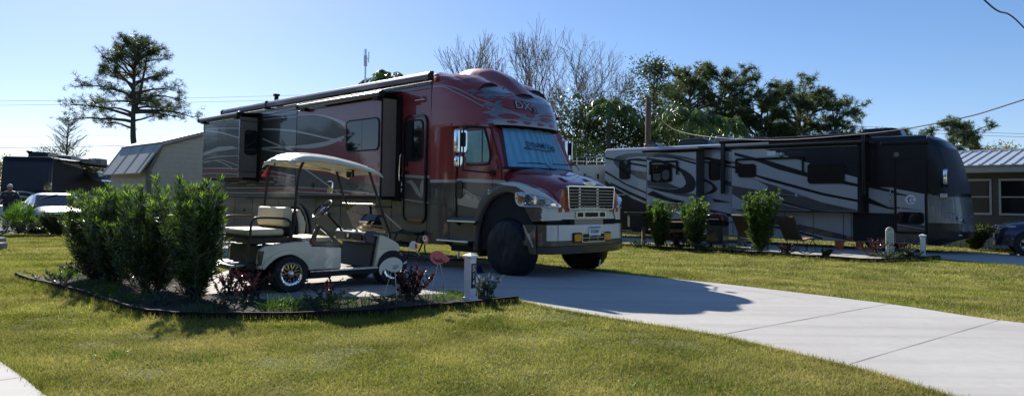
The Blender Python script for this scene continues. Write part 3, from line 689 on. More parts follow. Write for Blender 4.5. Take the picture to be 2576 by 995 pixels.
# roof fairing: a broad central ridge with a shallow scoop on either side
def sst(t): t=min(1,max(0,t)); return t*t*(3-2*t)
FX=[-2.75,-2.5,-2.1,-1.6,-1.15,-.85,-.66]; FR=[3.93,4.10,4.14,4.06,3.86,3.63,3.46]
BX=[-2.75,-2.1,-1.9,-1.55,-1.22,-.95,-.74,-.58]; BZ=[3.93,3.93,3.88,3.80,3.70,3.575,3.45,3.30]
FC=sm2(list(zip(FX,FR)),8)
def capz(x,y):
    c=(max(0.,(x+2.12))); lo,hi=2.9,3.93
    for _ in range(22):
        m_=(lo+hi)/2
        xf,hw=lev(m_); ins=(c/(xf+2.12+1e-6))**3+(abs(y)/hw)**3<1
        if ins: lo=m_
        else: hi=m_
    return lo
def fair(u,v):
    x=-2.75+u*2.09; y=-.38+.76*v; ay=abs(y)/.38; zr=float(np.interp(x,[q[0] for q in FC],[q[1] for q in FC])); x2=x-.10*ay*ay*(u)
    base=capz(x2,y)-.015; k=1-sst((ay-.25)/.75); return (x2,y,base+(max(zr-base,.012))*k)
mb=MB(); mb.grid(fair,70,40); mb.build('roof_fairing',M['red'],t,smooth='all')
def scoop(s_):
    def f(u,v):
        x=-2.3+u*1.28; y=s_*(.44+.60*v); b_=capz(x,y)-.012; k=math.sin(PI*v)**.6; rise=.085*sst(u*1.6)*k
        return (x,y,b_+rise)
    mb=MB(); mb.grid(f,40,24); n=24; F0=[f(1,j/n) for j in range(n+1)]
    sc_=mb.build('side_scoop',M['red'],t,smooth='all')
    mb=MB(); vs=[]
    for q in F0: vs+=[(q[0]-.004,q[1],q[2]-.006),(q[0]-.03,q[1],capz(q[0],q[1])-.03)]
    mb.add(vs,[(2*i,2*i+1,2*i+3,2*i+2) for i in range(n)]); mb.build('scoop_mouth',M['under'],sc_)
scoop(-1); scoop(1)
mb=MB()
for s_ in (-1,1):
    for xx,yy in ((-.95,.36),(-.88,.14),(-1.45,.95)): mb.lathe([(0,.018),(.018,.014),(.024,0)],(xx,s_*yy,capz(xx,s_*yy)+.03 if yy<.5 else capz(xx,s_*yy)+.01),'z',8)
mb.build('clearance_lamp',M['lensd'],t,each=True)
mb=MB(); mb.box(-.98,-.88,1.22,1.33,3.07,3.14); mb.build('side_marker',M['maroon'],t,bevel=.01)
# ---- house front corner below the cap (rounded column) with lower skirt
def corner(u,v):
    z=.47+(2.83-.47)*v; a=u*PI/2; r=.40; 
    cx,cy=-1.95,-1.25+r
    return (cx+.42*math.sin(a) if True else 0, cy-r*math.cos(a), z)
mb=MB()
ring=[(-2.12,-1.25)]+[(-1.93+.40*math.sin(a),-.87-.38*math.cos(a)) for a in [PI/2*i/24 for i in range(25)]]
ring+= [(-1.53,.87)]+[(-1.93+.40*math.cos(a),.87+.38*math.sin(a)) for a in [PI/2*i/6 for i in range(1,7)]]+[(-2.12,1.25)]
for z0,z1,mi in ((1.745,2.80,0),(1.685,1.745,2),(1.24,1.685,3),(.47,1.24,1)):
    mb.prism(ring,'z',z0,z1,mi,caps=True)
mb.build('cab_corner_column',[M['red'],M['pewter'],M['silver'],M['pewter']],t,smooth=True)
mb=MB(); mb.box(-2.13,-1.50,-1.256,-1.24,2.79,2.83); mb.prism([(-2.1,2.80),(-.62,2.80),(-.72,2.74),(-2.1,2.74)],'y',-.98,.98)
mb.build('cap_sill',M['red'],t,bevel=.01)
mb=MB(); mb.box(-2.10,-1.60,-1.262,-1.255,1.36,1.365); mb.box(-2.10,-1.60,-1.262,-1.255,1.66,1.665); mb.box(-2.11,-2.105,-1.262,-1.255,1.36,1.665); mb.box(-2.02,-1.90,-1.275,-1.255,1.60,1.625)
mb.build('fuel_flap',M['pewterd'],t)
mb=MB(); rr=random.Random(5)
for i in range(22): 
    x=-2.0+rr.random()*.4; z=1.55-(x+2.0)*.2+rr.random()*.12; mb.ribbon([(x,z),(x+.03,z+.01)],.010,'y',-1.258)
mb.ribbon([(-2.12,1.275),(-1.8,1.25),(-1.65,1.235)],.02,'y',-1.258); mb.build('torn_paint_fleck',M['pewterd'],t)
# ---- conventional cab
CY=1.06
mb=MB()
cab=[(-1.6,.62),(-1.6,2.80),(-.68,2.80),(-.62,2.72),(-.30,1.98),(-.30,1.0),(-.72,1.0),(-.76,.62)]
mb.prism(cab,'y',-CY+.05,CY-.05,0)
cb=mb.build('cab',[M['red']],t,bevel=.03,seg=3)
# door skin
mb=MB(); mb.flat([(-1.50,1.70),(-.28,1.645),(-.28,1.98),(-.60,2.70),(-.66,2.78),(-1.5,2.80)],'y',-CY-.001,0)
mb.flat([(-1.50,1.0),(-.72,1.0),(-.60,1.25),(-.28,1.645),(-1.50,1.70)],'y',-CY-.001,1)
mb.flat([(-1.50,1.26),(-1.0,1.20),(-.74,1.18),(-.62,1.35),(-.85,1.40),(-1.1,1.47),(-1.3,1.56),(-1.5,1.60)],'y',-CY-.004,2)
mb.flat([(-.72,1.0),(-.5,1.0),(-.5,1.64),(-.3,1.63)],'y',-CY+.02,1)
cd_=mb.build('cab_door',[M['red'],M['pewter'],M['champ']],t)
mb=MB(); 
for z in (1.02,): mb.box(-1.5,-.72,-CY-.004,-CY,z-.01,z)
mb.box(-.515,-.505,-CY-.006,-CY,1.25,2.74); mb.box(-1.50,-1.49,-CY-.006,-CY,1.0,2.74); mb.build('door_seam',M['black'],cd_)
mb=MB(); mb.ribbon([(-1.52,1.735),(-.9,1.715),(-.16,1.685)],.062,'y',-CY-.006); mb.build('stripe',M['silver'],cd_)
rr=random.Random(9); mb=MB()
for i in range(46):
    x=-1.35+rr.random()*.62; z=1.50-(x+1.35)*.30+rr.gauss(0,.03); mb.ribbon([(x,z),(x+.015+rr.random()*.03,z-.006)],.008+.014*rr.random(),'y',-CY-.007)
mb.build('torn_paint_fleck',M['pewterd'],cd_)
wo=closed([(-1.30,2.06),(-1.30,2.68),(-.85,2.70),(-.74,2.66),(-.60,2.28),(-.60,2.10),(-.72,2.03),(-1.2,2.04)],4)
mb=MB(); mb.prism(wo,'y',-CY-.012,-CY+.004); wn=mb.build('side_window',M['clear'],cd_)
mb=MB(); 
for i in range(28):
    x0=-1.29+i*.0245; mb.box(x0,x0+.026,-CY-.009+.003*(i%2),-CY-.004,2.07,2.67 if x0<-.78 else 2.67-(x0+.78)*1.9)
mb.build('curtain',M['curtain'],wn)
mb=MB(); frame_prism(mb,inset(wo,-.035),wo,'y',-CY-.02,-CY); mb.box(-.80,-.785,-CY-.018,-CY-.004,2.06,2.68); mb.build('window_frame',M['black'],wn)
mb=MB(); mb.prism(rrect(-1.50,-1.34,1.38,1.72,.06),'y',-CY-.03,-CY); mb.build('door_handle',M['blackg'],cd_,bevel=.01)
# windscreen: bowed glass over a pleated sunshade
def ws(off,grow=0):
    def f(u,v):
        z=1.955-grow+(.825+2*grow)*v; hw=1.05+grow-(.10)*v; a=-1+2*u; y=a*hw
        x=-.10-.24*a*a*abs(a)**.6-.38*v+off; return (x,y,z)
    return f
def shadef(u,v):
    x,y,z=ws(-.045)(u,v*(.90+.035*abs(math.sin(u*PI*5.5+.4)))+.02); x+=.005*math.sin(u*PI*26+2*math.sin(u*9)); return (x,y*.965,z+.01)
mb=MB(); mb.grid(shadef,110,10); shd=mb.build('sunshade',M['shade'],t,smooth='all')
def on_shade(u,v,off=.012):
    a=u/.94; z=v
    vv=(z-1.955-.01)/.825; hw=1.05-.1*vv; aa=u/hw; return (-.10-.24*abs(aa)**2.6-.38*vv-.045+off+.012,u,z)
mb=MB()
put_text(mb,'DYNAM\u039BX',.150,lambda u,v:on_shade(.02+u,2.425+v-.03*u),0,sx=.93,bold=.001)
mb.add([on_shade(.02+u,2.345+v-.03*u) for u,v in ((-.42,.015),(.30,.0),(.30,-.025),(-.42,-.01))],[(0,1,2,3)])
mb.add([on_shade(.44+.062*math.cos(a),2.385+.062*math.sin(a)) for a in [2*PI*i/18 for i in range(18)]],[tuple(range(18))])
put_text(mb,'A TRADITION OF EXCELLENCE',.030,lambda u,v:on_shade(-.03+u,2.338+v-.03*u,.016),1,sx=1.1)
for k in range(3): mb.add([on_shade(.44+u,2.355+.03*k+v,.017) for u,v in ((-.06,.004),(.06,.010),(.06,.002),(-.06,-.004))],[(0,1,2,3)],1)
mb.build('printed_logo',[M['ink'],M['shade']],shd)
mb=MB(); mb.grid(ws(.0),30,12); mb.build('windscreen',M['clear'],t,smooth='all')
# dark surround and pillars
mb=MB()
outer=[];inner=[]
def wsp(a,v,off): 
    hw=1.05-.10*v; y=a*hw; return (-.10-.24*abs(a)**2.6-.38*v+off,y,1.955+.825*v)
per=[(-1+2*i/20,0) for i in range(21)]+[(1,i/8) for i in range(1,9)]+[(1-2*i/20,1) for i in range(1,21)]+[(-1,1-i/8) for i in range(1,8)]
n_=len(per); vs=[]
for a,v in per:
    vs.append(wsp(a*.972,.03+v*.925,.010)); 
for a,v in per: vs.append(wsp(a*1.03,-.03+v*1.05,.004))
for a,v in per: q=wsp(a*1.035,-.035+v*1.05,-.14); vs.append(q)
mb.add(vs,[(i,(i+1)%n_,n_+(i+1)%n_,n_+i) for i in range(n_)],0); mb.add(vs,[(n_+i,n_+(i+1)%n_,2*n_+(i+1)%n_,2*n_+i) for i in range(n_)],1)
mb.build('windscreen_surround',[M['black'],M['red']],t,smooth=True)
mb=MB()
for P in ([(.03,-.93,2.035),(.045,-.30,2.055),(-.01,-.02,1.965)],[(.05,-.02,2.05),(.045,.60,2.065),(-.05,.86,1.965)]):
    a_=Vector(P[0]);b_=Vector(P[1]);c_=Vector(P[2]); mb.tube([a_,b_],.010,6); mb.tube([a_.lerp(b_,.55)+Vector((.014,0,0)),b_+Vector((.02,.08,-.01)),c_+Vector((.03,0,0))],.009,6)
mb.build('wiper',M['black'],t,each=True)
# hood
def hood(u,v):
    x=-.34+1.30*u; zt=1.985-.13*u-.22*u*u; zb=1.16; hw=1.0-.10*u-.12*u**3
    if u>.9: zt-= .10*((u-.9)/.1)**2
    a=-PI/2+PI*v; c=abs(math.cos(a)); s_=math.sin(a); q=.42
    y=hw*math.copysign(abs(s_)**q,s_); z=zb+(zt-zb)*c**q
    z+= .035*math.exp(-((abs(y)-.34)/.10)**2)*(1-u)*.6 if c>.2 else 0
    return (x,y,z)
mb=MB(); mb.grid(hood,40,60); mb.prism([(-.85,1.16),(.85,1.16),(.86,1.30),(.80,1.5),(.70,1.60),(.5,1.635),(-.5,1.635),(-.70,1.60),(-.80,1.5),(-.86,1.30)],'x',.70,.955)
hd=mb.build('hood',M['red'],t,smooth=True)
mb=MB()
for s_ in (-1,1): mb.add([(.52,s_*.30,1.852),(.74,s_*.26,1.795),(.74,s_*.44,1.79),(.52,s_*.42,1.85)],[(0,1,2,3)])
mb.build('hood_vent',M['black'],hd,each=True)
# fenders: skin wrapped round a plan curve that turns in towards the nose
def plan(sv):   # distance along the flank/nose -> (x,y) for the right-hand side
    X=[-.9,.40,.62,.78,.88,.94,.975]; Y=[1.215,1.215,1.195,1.13,1.02,.88,.70]; L_=[0]
    for i in range(1,7): L_.append(L_[-1]+math.hypot(X[i]-X[i-1],Y[i]-Y[i-1]))
    return float(np.interp(sv,L_,X)),float(np.interp(sv,L_,Y))
def yfen(x): return float(np.interp(x,[-.9,.40,.62,.78,.88,.94,.975],[1.215,1.215,1.195,1.13,1.02,.88,.70]))
archA=[(-.78,.40),(-.73,.80),(-.60,1.14),(-.36,1.38),(-.05,1.49),(.18,1.46),(.36,1.31),(.50,1.12),(.60,.99)]
archO=[(-.86,.44),(-.84,.90),(-.74,1.30),(-.50,1.54),(-.20,1.665),(.15,1.675),(.50,1.59),(.78,1.46),(.955,1.24),(.95,1.02)]
def resamp(P,n):
    P=sm2(P,8); L_=[0]
    for i in range(1,len(P)): L_.append(L_[-1]+math.hypot(P[i][0]-P[i-1][0],P[i][1]-P[i-1][1]))
    t_=np.linspace(0,L_[-1],n+1); return list(zip(np.interp(t_,L_,[q[0] for q in P]),np.interp(t_,L_,[q[1] for q in P])))
AA=resamp(archA,60); OO=resamp(archO,60)
def fender(s_):
    def f(u,v):
        i=int(round(u*60)); a_,o_=AA[i],OO[i]; vv=min(1,v/.6); x=a_[0]+(o_[0]-a_[0])*vv; z=a_[1]+(o_[1]-a_[1])*vv
        r=.035*max(0,(vv-.7)/.3)**2; y=yfen(x)-r+.012*math.sin(PI*vv)
        if v<.05: y-=.05; 
        if v>.6: k=(v-.6)/.4; y=yfen(x)-.035-(yfen(x)-.035-.72)*k*(1 if z>1.3 else .10); z+=.03*math.sin(PI*k*.6) if z>1.3 else 0
        return (x,s_*y,z)
    def fm(x,y,z):
        lb=float(np.interp(x,[-.4,-.31,.26,.52,.72,.80],[1.9,1.655,1.605,1.49,1.40,1.2]))
        if x>.79 and z<1.252: return 1
        if abs(y)<yfen(x)-.12 and z>1.3: return 2
        return 1 if (z>lb and x<.9) else 0
    mb=MB(); mb.grid(f,60,40,0,fm); fd_=mb.build('fender',[M['pewter'],M['cream'],M['red']],t,smooth='all')
    mb=MB(); mb.lathe([(0,s_*.02),(.045,s_*.018),(.055,0)],(-.42,s_*1.222,1.50),'y',14); mb.build('marker_lamp',M['lens'],fd_,smooth=True)
    mb=MB(); B=sm2(archA,4); mb.prism(B+[(.62,.9),(.64,.55),(-.80,.42)],'y',(-1.12 if s_<0 else .35),(-.35 if s_<0 else 1.12)); mb.build('wheel_well',M['under'],fd_)
fender(-1); fender(1)
# bumper and fascia follow one plan curve
def planx(y,x0=1.0): a=abs(y); return x0-.09*(a/1.0)**2-(.32*((a-.95)/.27)**1.6 if a>.95 else 0)
def curved(z0,z1,ya,yb,x0,th,mi=0,n=26,x0t=None):
    vs=[];x0t=x0 if x0t is None else x0t
    for i in range(n+1):
        y=ya+(yb-ya)*i/n
        vs+=[(planx(y,x0),y,z0),(planx(y,x0t),y,z1),(planx(y,x0t)-th,y*.97,z1),(planx(y,x0)-th,y*.97,z0)]
    F=[]
    for i in range(n):
        a=4*i; F+=[(a,a+4,a+5,a+1),(a+1,a+5,a+6,a+2),(a+2,a+6,a+7,a+3),(a+3,a+7,a+4,a)]
    F+=[(0,1,2,3),(4*n,4*n+3,4*n+2,4*n+1)]
    mb.add(vs,F,mi)
mb=MB(); curved(1.035,1.235,-1.05,1.05,.985,.20,0); curved(1.235,1.25,-1.04,1.04,.975,.2,0); fa=mb.build('front_fascia',M['cream'],t,smooth=True)
mb=MB()
for a,b_ in ((-.40,-.24),(-.19,.19),(.24,.40)): mb.prism(rrect(a,b_,1.075,1.155,.02),'x',.93,.993)
mb.build('air_slot',M['black'],fa,each=True)
mb=MB()
for a,b_ in ((-.40,-.24),(-.19,.19),(.24,.40)): frame_prism(mb,rrect(a-.035,b_+.035,1.055,1.175,.03),rrect(a,b_,1.075,1.155,.02),'x',.94,.995)
mb.build('slot_trim',M['alum'],fa,each=True)
mb=MB(); mb.box(.80,.93,-.40,.42,.925,1.035); q_=mb.build('lower_radiator',M['capgrey'],t)
mb=MB(); mb.box(.55,.80,-.98,.98,.90,1.06); mb.build('bumper_gap',M['under'],t)
mb=MB(); curved(.665,.935,-1.08,1.08,1.03,.28,0,x0t=1.02); bp=mb.build('bumper',M['cream'],t,smooth=True)
mb=MB(); curved(.575,.66,-1.235,1.235,1.035,.30,0); curved(.43,.565,-1.16,1.16,1.00,.30,0,x0t=1.03); mb.build('lower_valance',M['pewter'],bp,smooth=True)
# pewter bumper ends with silver slashes
mb=MB()
for s_ in (-1,1):
    vs=[]
    for i in range(9):
        y=s_*(1.06+.185*i/8); x=planx(y,1.03); vs+=[(x+.002,y*1.001,.60),(x+.002,y*1.001,.94)]
    mb.add(vs,[(2*i,2*i+2,2*i+3,2*i+1) for i in range(8)])
    mb.prism([(.46,.94),(.56,.66),(.62,.47),(.76,.44),(.76,.94)],'y',s_*1.252,s_*1.236)
be=mb.build('bumper_end',M['pewter'],bp,smooth=True,each=True)[1]
mb=MB(); mb.flat([(.48,.92),(.51,.92),(.64,.72),(.67,.62),(.59,.72)],'y',-1.258); mb.flat([(.60,.80),(.63,.79),(.74,.56),(.70,.56)],'y',-1.258); mb.build('slash_graphic',M['silver'],be)
mb=MB(); 
for y in (-.88,-.0+.92): mb.box(planx(y,1.03)+.0,planx(y,1.03)+.004,y-.004,y+.004,.67,.93)
mb.build('bumper_joint',M['black'],bp)
mb=MB(); mb.prism(rrect(-.31,.32,.635,.78,.02),'x',.95,1.022+.012); op=mb.build('bumper_opening',M['black'],bp)
mb=MB()
for y in (-.12,.12): mb.box(1.02,1.045,y-.004,y+.004,.65,.77)
mb.box(1.02,1.045,-.30,.31,.70,.708); frame_prism(mb,rrect(-.32,.33,.625,.79,.02),rrect(-.305,.315,.64,.775,.02),'x',1.02,1.042); mb.build('opening_grille',M['alum'],op)
for yc in (-.435,.415):
    mb=MB(); mb.prism(rrect(yc-.115,yc+.115,.625,.80,.03),'x',.97,1.034); fl=mb.build('fog_lamp',M['black'],bp,bevel=.006)
    mb=MB(); mb.prism(rrect(yc-.095,yc+.095,.645,.775,.03),'x',1.02,1.052); mb.build('lens',M['amber'],fl,bevel=.01)
mb=MB(); mb.prism(rrect(-.13,.20,.735,.905,.015),'x',1.02,1.052,0); mb.add([(1.0535,-.125,.872),(1.0535,.195,.872),(1.0535,.195,.90),(1.0535,-.125,.90)],[(0,1,2,3)],1); mb.add([(1.0535,-.08,.738),(1.0535,.14,.738),(1.0535,.14,.75),(1.0535,-.08,.75)],[(0,1,2,3)],1)
put_text(mb,'RVG6864',.105,lambda u,v:(1.0545,.022+u,.815+v),2,sx=.56,bold=.001)
put_text(mb,'MN',.03,lambda u,v:(1.0545,.176+u,.835+v),2,sx=.7)
mb.build('licence_plate',[M['white'],M['plateb'],M['ink']],bp)
# grille
gi=[(-.60,1.225),(.60,1.225),(.625,1.25),(.655,1.585),(.635,1.605),(-.635,1.605),(-.655,1.585),(-.625,1.25)]
go=[(-.618,1.203),(.618,1.203),(.645,1.23),(.682,1.60),(.655,1.632),(-.655,1.632),(-.682,1.60),(-.645,1.23)]
mb=MB(); frame_prism(mb,go,gi,'x',.95,1.005); gr=mb.build('grille_frame',M['chrome'],t,bevel=.008,seg=3,smooth=True)
mb=MB(); mb.prism(gi,'x',.93,.968); mb.build('grille_mesh',M['black'],gr)
mb=MB()
for k in range(6): z=1.275+k*.055; mb.prism([(.972,z-.005),(1.005,z-.003),(1.005,z+.004),(.972,z+.006)],'y',-.62-.006*k,.62+.006*k)
mb.build('grille_bar',M['bar'],gr,each=True)
mb=MB()
for k in range(7):
    for y in (-.33,.18): mb.box(.968,.985,y-.03,y+.03,1.235+k*.055,1.255+k*.055)
mb.build('grille_clip',M['alum'],gr)
mb=MB(); el=[(.09+.165*math.cos(a),1.672+.03*math.sin(a)) for a in [2*PI*i/24 for i in range(24)]]; mb.prism([(q[0]-.09,q[1]) for q in el],'x',.90,.952,0)
mb.flat([((q[0]-.09)*.88,1.672+(q[1]-1.672)*.75) for q in el],'x',.9535,1)
put_text(mb,'FREIGHTLINER',.036,lambda u,v:(.955,u,1.672+v),0,sx=1.0)
mb.build('badge',[M['chrome'],M['ink']],t)
# headlights follow the same plan curve
def headlight(s_):
    O=[(1.17,1.47),(1.26,1.495),(1.42,1.490),(1.62,1.455),(1.84,1.385),(1.99,1.31),(2.05,1.262),(1.98,1.238),(1.75,1.245),(1.45,1.250),(1.27,1.262),(1.18,1.34)]
    P=closed(O,5); n2=len(P); c0=(1.52,1.365)
    def pt(sv,z,off):
        x,y=plan(sv); x1,y1=plan(sv+.02); tx,ty=x1-x,y1-y; l_=math.hypot(tx,ty)+1e-9; nx,ny=-ty/l_,tx/l_
        if ny<0: nx,ny=-nx,-ny
        if nx<0 and sv>1.3: nx=-nx
        return (x+nx*off,s_*(y+ny*off),z)
    def rg(k,off): return [pt(c0[0]+(q[0]-c0[0])*k,c0[1]+(q[1]-c0[1])*k,off) for q in P]
    mb=MB(); rr_=[rg(1.06,-.03),rg(1.05,.022),rg(.99,.034),rg(.91,.030),rg(.88,.012)]; V=sum(rr_,[]); mb.add(V,[(k*n2+i,k*n2+(i+1)%n2,(k+1)*n2+(i+1)%n2,(k+1)*n2+i) for k in range(4) for i in range(n2)])
    hl=mb.build('headlight',M['chrome'],t,smooth='all')
    mb=MB(); rr_=[rg(.90,.014),rg(.65,.026),rg(.35,.032),rg(.05,.034)]; V=sum(rr_,[]); mb.add(V,[(k*n2+i,k*n2+(i+1)%n2,(k+1)*n2+(i+1)%n2,(k+1)*n2+i) for k in range(3) for i in range(n2)]); mb.build('lens',M['lens'],hl,smooth='all')
    mb=MB()
    for sv,z,ra,rb,mi in ((1.29,1.385,.045,.062,0),(1.46,1.385,.075,.078,1),(1.72,1.335,.085,.050,1),(1.60,1.37,.03,.075,2),(1.90,1.29,.05,.022,2)):
        mb.add([pt(sv+ra*math.cos(a_),z+rb*math.sin(a_),.040) for a_ in [2*PI*i/18 for i in range(18)]],[tuple(range(18))],mi)
    mb.build('bulb_bowl',[M['orange'],M['lensd'],M['chrome']],hl)
headlight(-1); headlight(1)
# mirrors
for s_ in (-1,1):
    yy=s_*1.52
    mb=MB(); mb.tube([(-.80,yy+s_*.02,2.72),(-.80,yy+s_*.02,1.88)],.014,8); mb.tube([(-.80,yy+s_*.02,2.70),(-.66,s_*1.2,2.72),(-.55,s_*1.02,2.70)],.014,8); mb.tube([(-.80,yy+s_*.02,1.90),(-.62,s_*1.2,1.87),(-.5,s_*1.04,1.86)],.014,8); mb.box(-.56,-.44,s_*1.03-.03,s_*1.03+.06*s_,1.80,1.90)
    ar=mb.build('mirror_arm',M['black'],t,smooth=True)
    mb=MB(); mb.prism(rrect(yy-.135,yy+.135,2.21,2.66,.05),'x',-.95,-.84,0); mb.prism(rrect(yy-.125,yy+.125,1.95,2.17,.06),'x',-.95,-.85,0)
    mr=mb.build('mirror_head',M['chrome'],ar,bevel=.025,seg=4,smooth=True)
    mb=MB(); mb.prism(rrect(yy-.03,yy+.06,2.33,2.60,.035),'x',-.842,-.815); mb.build('mirror_bracket',M['black'],mr,bevel=.008)
mb=MB(); mb.tube([(-.42,1.55,2.1),(-.43,1.56,3.0),(-.45,1.57,4.0)],[.008,.006,.004],6); mb.build('whip_antenna',M['black'],t)
# chrome cab steps
for x0,x1,z,y in ((-1.43,-.63,.955,-1.30),(-1.70,-.79,.58,-1.33)):
    mb=MB(); mb.box(x0,x1,y-.08,y+.14,z-.028,z+.012); st=mb.build('cab_step',M['chrome'],t,bevel=.012,seg=3)
    mb=MB()
    for x in (x0+.14,x1-.16): mb.prism([(y+.0,z-.03),(y+.16,z-.03),(y+.16,z-.13)],'x',x,x+.03)
    mb.build('step_bracket',M['black'],st,each=True)
mb=MB(); mb.box(-1.58,-.76,-1.19,-.6,.47,1.02); mb.build('step_tank_cover',M['pewterd'],t,bevel=.03,seg=3)
mb=MB(); mb.box(-.80,-.72,-1.15,-.75,.30,1.1); mb.build('mud_flap',M['under'],t)
mb=MB(); mb.tube([(-1.74,-.80,.62),(-1.74,-.80,.16)],.028,12); jk=mb.build('levelling_jack',M['chrome'],t,smooth=True)
mb=MB(); mb.lathe([(0,0),(.13,0),(.13,.015),(.04,.03),(0,.03)],(-1.74,-.80,.145),'z',16); mb.build('jack_foot',M['under'],jk)
# black vinyl wheel covers with creases
def cover(yc,s_):
    def f(u,v):
        a=2*PI*u; r=.535
        prof=[(.0,.17),(.25,.19),(.62,.185),(.86,.15),(.98,.07),(1.02,-.06),(1.0,-.16),(.90,-.22)]
        k=v*(len(prof)-1); i=min(len(prof)-2,int(k)); q=k-i; pr=prof[i][0]*(1-q)+prof[i+1][0]*q; py=prof[i][1]*(1-q)+prof[i+1][1]*q
        x=r*pr*math.cos(a); z=r*pr*math.sin(a)
        if z<0: z=-min(.50,abs(z)); x*=1+.10*min(1,-z/.5)
        n=noise.noise(Vector((x*2.5+yc*3,z*2,5)))*.016+noise.noise(Vector((x*14,z*5+2,yc)))*.009+ .004*math.sin(a*14+math.sin(a*3)*2+z*9)*pr*pr
        x*=1+n*.8; z*=1+n*.4 if z>0 else 1
        return (x,yc+s_*(py+n),.515+z)
    mb=MB(); mb.grid(f,80,34); return mb.build('wheel_cover',M['cover'],t,smooth='all')
cover(-1.08,-1); c2=cover(1.05,1)
mb=MB(); mb.lathe([(.25,-.13),(.46,-.14),(.495,-.10),(.495,.10),(.46,.14),(.25,.13)],(0,-1.0,.495),'y',32,0,True); mb.lathe([(.25,-.13),(.46,-.14),(.495,-.10),(.495,.10),(.46,.14),(.25,.13)],(0,1.0,.495),'y',32,0,True)
mb.build('front_tyre',M['rubber'],t,smooth=True,each=True)
mb=MB(); mb.prism([(.86,.10),(.90,.11),(.93,.23),(.89,.22)],'x',.485,.50); mb.build('paper_tag',M['white'],c2)
# ground things under the motorhome
mb=MB(); mb.box(-.30,.30,-.14,.14,0,.11,0); mb.box(-.30,.30,-.135,.15,.115,.125,0)
o=mb.build('wood_block',M['wood'],bevel=.006); o.location=TW(-1.74,-.80,.022); o.rotation_euler=(0,0,R(8)); tag(o,'weathered wooden block under the chrome levelling jack','block')
mb=MB(); mb.prism([(-.09,0),(.09,0),(.03,.12),(-.03,.12)],'y',-.07,.07); mb.box(-.13,.13,-.09,.09,0,.015)
o=mb.build('wheel_chock',mat('navy_plastic',(.015,.02,.10),.5),bevel=.006); o.location=TW(-.63,-1.30,.022); o.rotation_euler=(0,0,TH); tag(o,'small navy wheel chock beside the nearer black wheel cover','wheel chock')
# ------------------------------------------------------------------ grey and black motorhome on the neighbouring plot (same local axes)
GM=thing('motorhome','long silver and black flat-fronted motorhome with swoosh stripes, behind the neighbouring bed','motorhome',GO,GH)
g=GM
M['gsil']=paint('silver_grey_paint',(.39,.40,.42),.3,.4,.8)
M['gmid']=paint('mid_grey_paint',(.065,.063,.068),.3,.4)
M['gdark']=mat('charcoal_paint',(.016,.016,.021),.3,.1,.15,.2,1.5,spec=.4)
M['gblack']=mat('black_paint',(.007,.007,.010),.28,0,.12,.2,1.5,spec=.35)
mb=MB()
prof=[(-1.25,.10),(-1.25,3.46),(-1.19,3.56),(-1.05,3.60),(1.05,3.60),(1.19,3.56),(1.25,3.46),(1.25,.10)]
mb.prism(prof,'x',-12.38,-.10,0)
gb=mb.build('body',[M['gsil']],g,bevel=.012)
# bowed nose with raked windscreen
def nose(u,v):
    P=[(.10,.10),(.45,.16),(.90,.30),(.95,.55),(.93,.9),(.90,1.30),(.86,1.7),(.76,2.2),(.62,2.8),(.46,3.2),(.30,3.42),(.06,3.56),(-.2,3.60)]
    k=v*(len(P)-1); i=min(len(P)-2,int(k)); q=k-i; xf=P[i][0]*(1-q)+P[i+1][0]*q; z=P[i][1]*(1-q)+P[i+1][1]*q
    a=-PI/2+PI*u; hw=1.25; 
    if z>3.35: hw-= .5*((z-3.35)/.25)**2*.6
    c=abs(math.cos(a))**.55; s_=math.copysign(abs(math.sin(a))**.75,math.sin(a)); x0=-.45
    return (x0+(xf-x0)*c,hw*s_,z)
def nmf(x,y,z):
    lim=1.60+.0*y
    if y<-.9: lim=1.60+max(0,(.45-x))*.20
    if z>lim: return 2
    if z<.62-.10*(x): return 1
    if z<.80 and y<-.4 and x<.8: return 1
    return 0
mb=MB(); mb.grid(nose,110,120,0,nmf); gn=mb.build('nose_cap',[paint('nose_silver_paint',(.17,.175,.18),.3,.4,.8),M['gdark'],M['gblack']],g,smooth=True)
def noseproj(y,z,off=.008):
    P=[(.10,.10),(.90,.30),(.95,.55),(.93,.9),(.90,1.30),(.86,1.7),(.76,2.2),(.62,2.8),(.46,3.2),(.30,3.42),(.06,3.56)]
    xf=float(np.interp(z,[q[1] for q in P],[q[0] for q in P])); s_=min(.9999,abs(y)/1.25)**(1/.75); c=(1-s_*s_)**.5
    return (-.45+(xf+.45)*c**.55+off,y,z)
mb=MB()
vs=[];n1,n2_=30,14
for i in range(n1+1):
    for j in range(n2_+1): vs.append(noseproj(-1.08+2.16*i/n1,1.72+1.45*j/n2_,.012))
mb.add(vs,[(i*(n2_+1)+j,i*(n2_+1)+j+1,(i+1)*(n2_+1)+j+1,(i+1)*(n2_+1)+j) for i in range(n1) for j in range(n2_)])
M['meshcover']=mat('windscreen_mesh_cover',(.025,.027,.04),.6,0,0,.15,3)
mb.build('windscreen_cover',M['meshcover'],g,smooth='all')
mb=MB(); frame_prism(mb,[(-1.258,3.38),(-1.258,3.465),(-1.195,3.568),(-1.05,3.608),(1.05,3.608),(1.195,3.568),(1.258,3.465),(1.258,3.38)],[(-1.25,3.38),(-1.25,3.46),(-1.19,3.56),(-1.05,3.60),(1.05,3.60),(1.19,3.56),(1.25,3.46),(1.25,3.38)],'x',-5.2,-.09,opn=True); mb.build('roof_edge',M['gblack'],g)
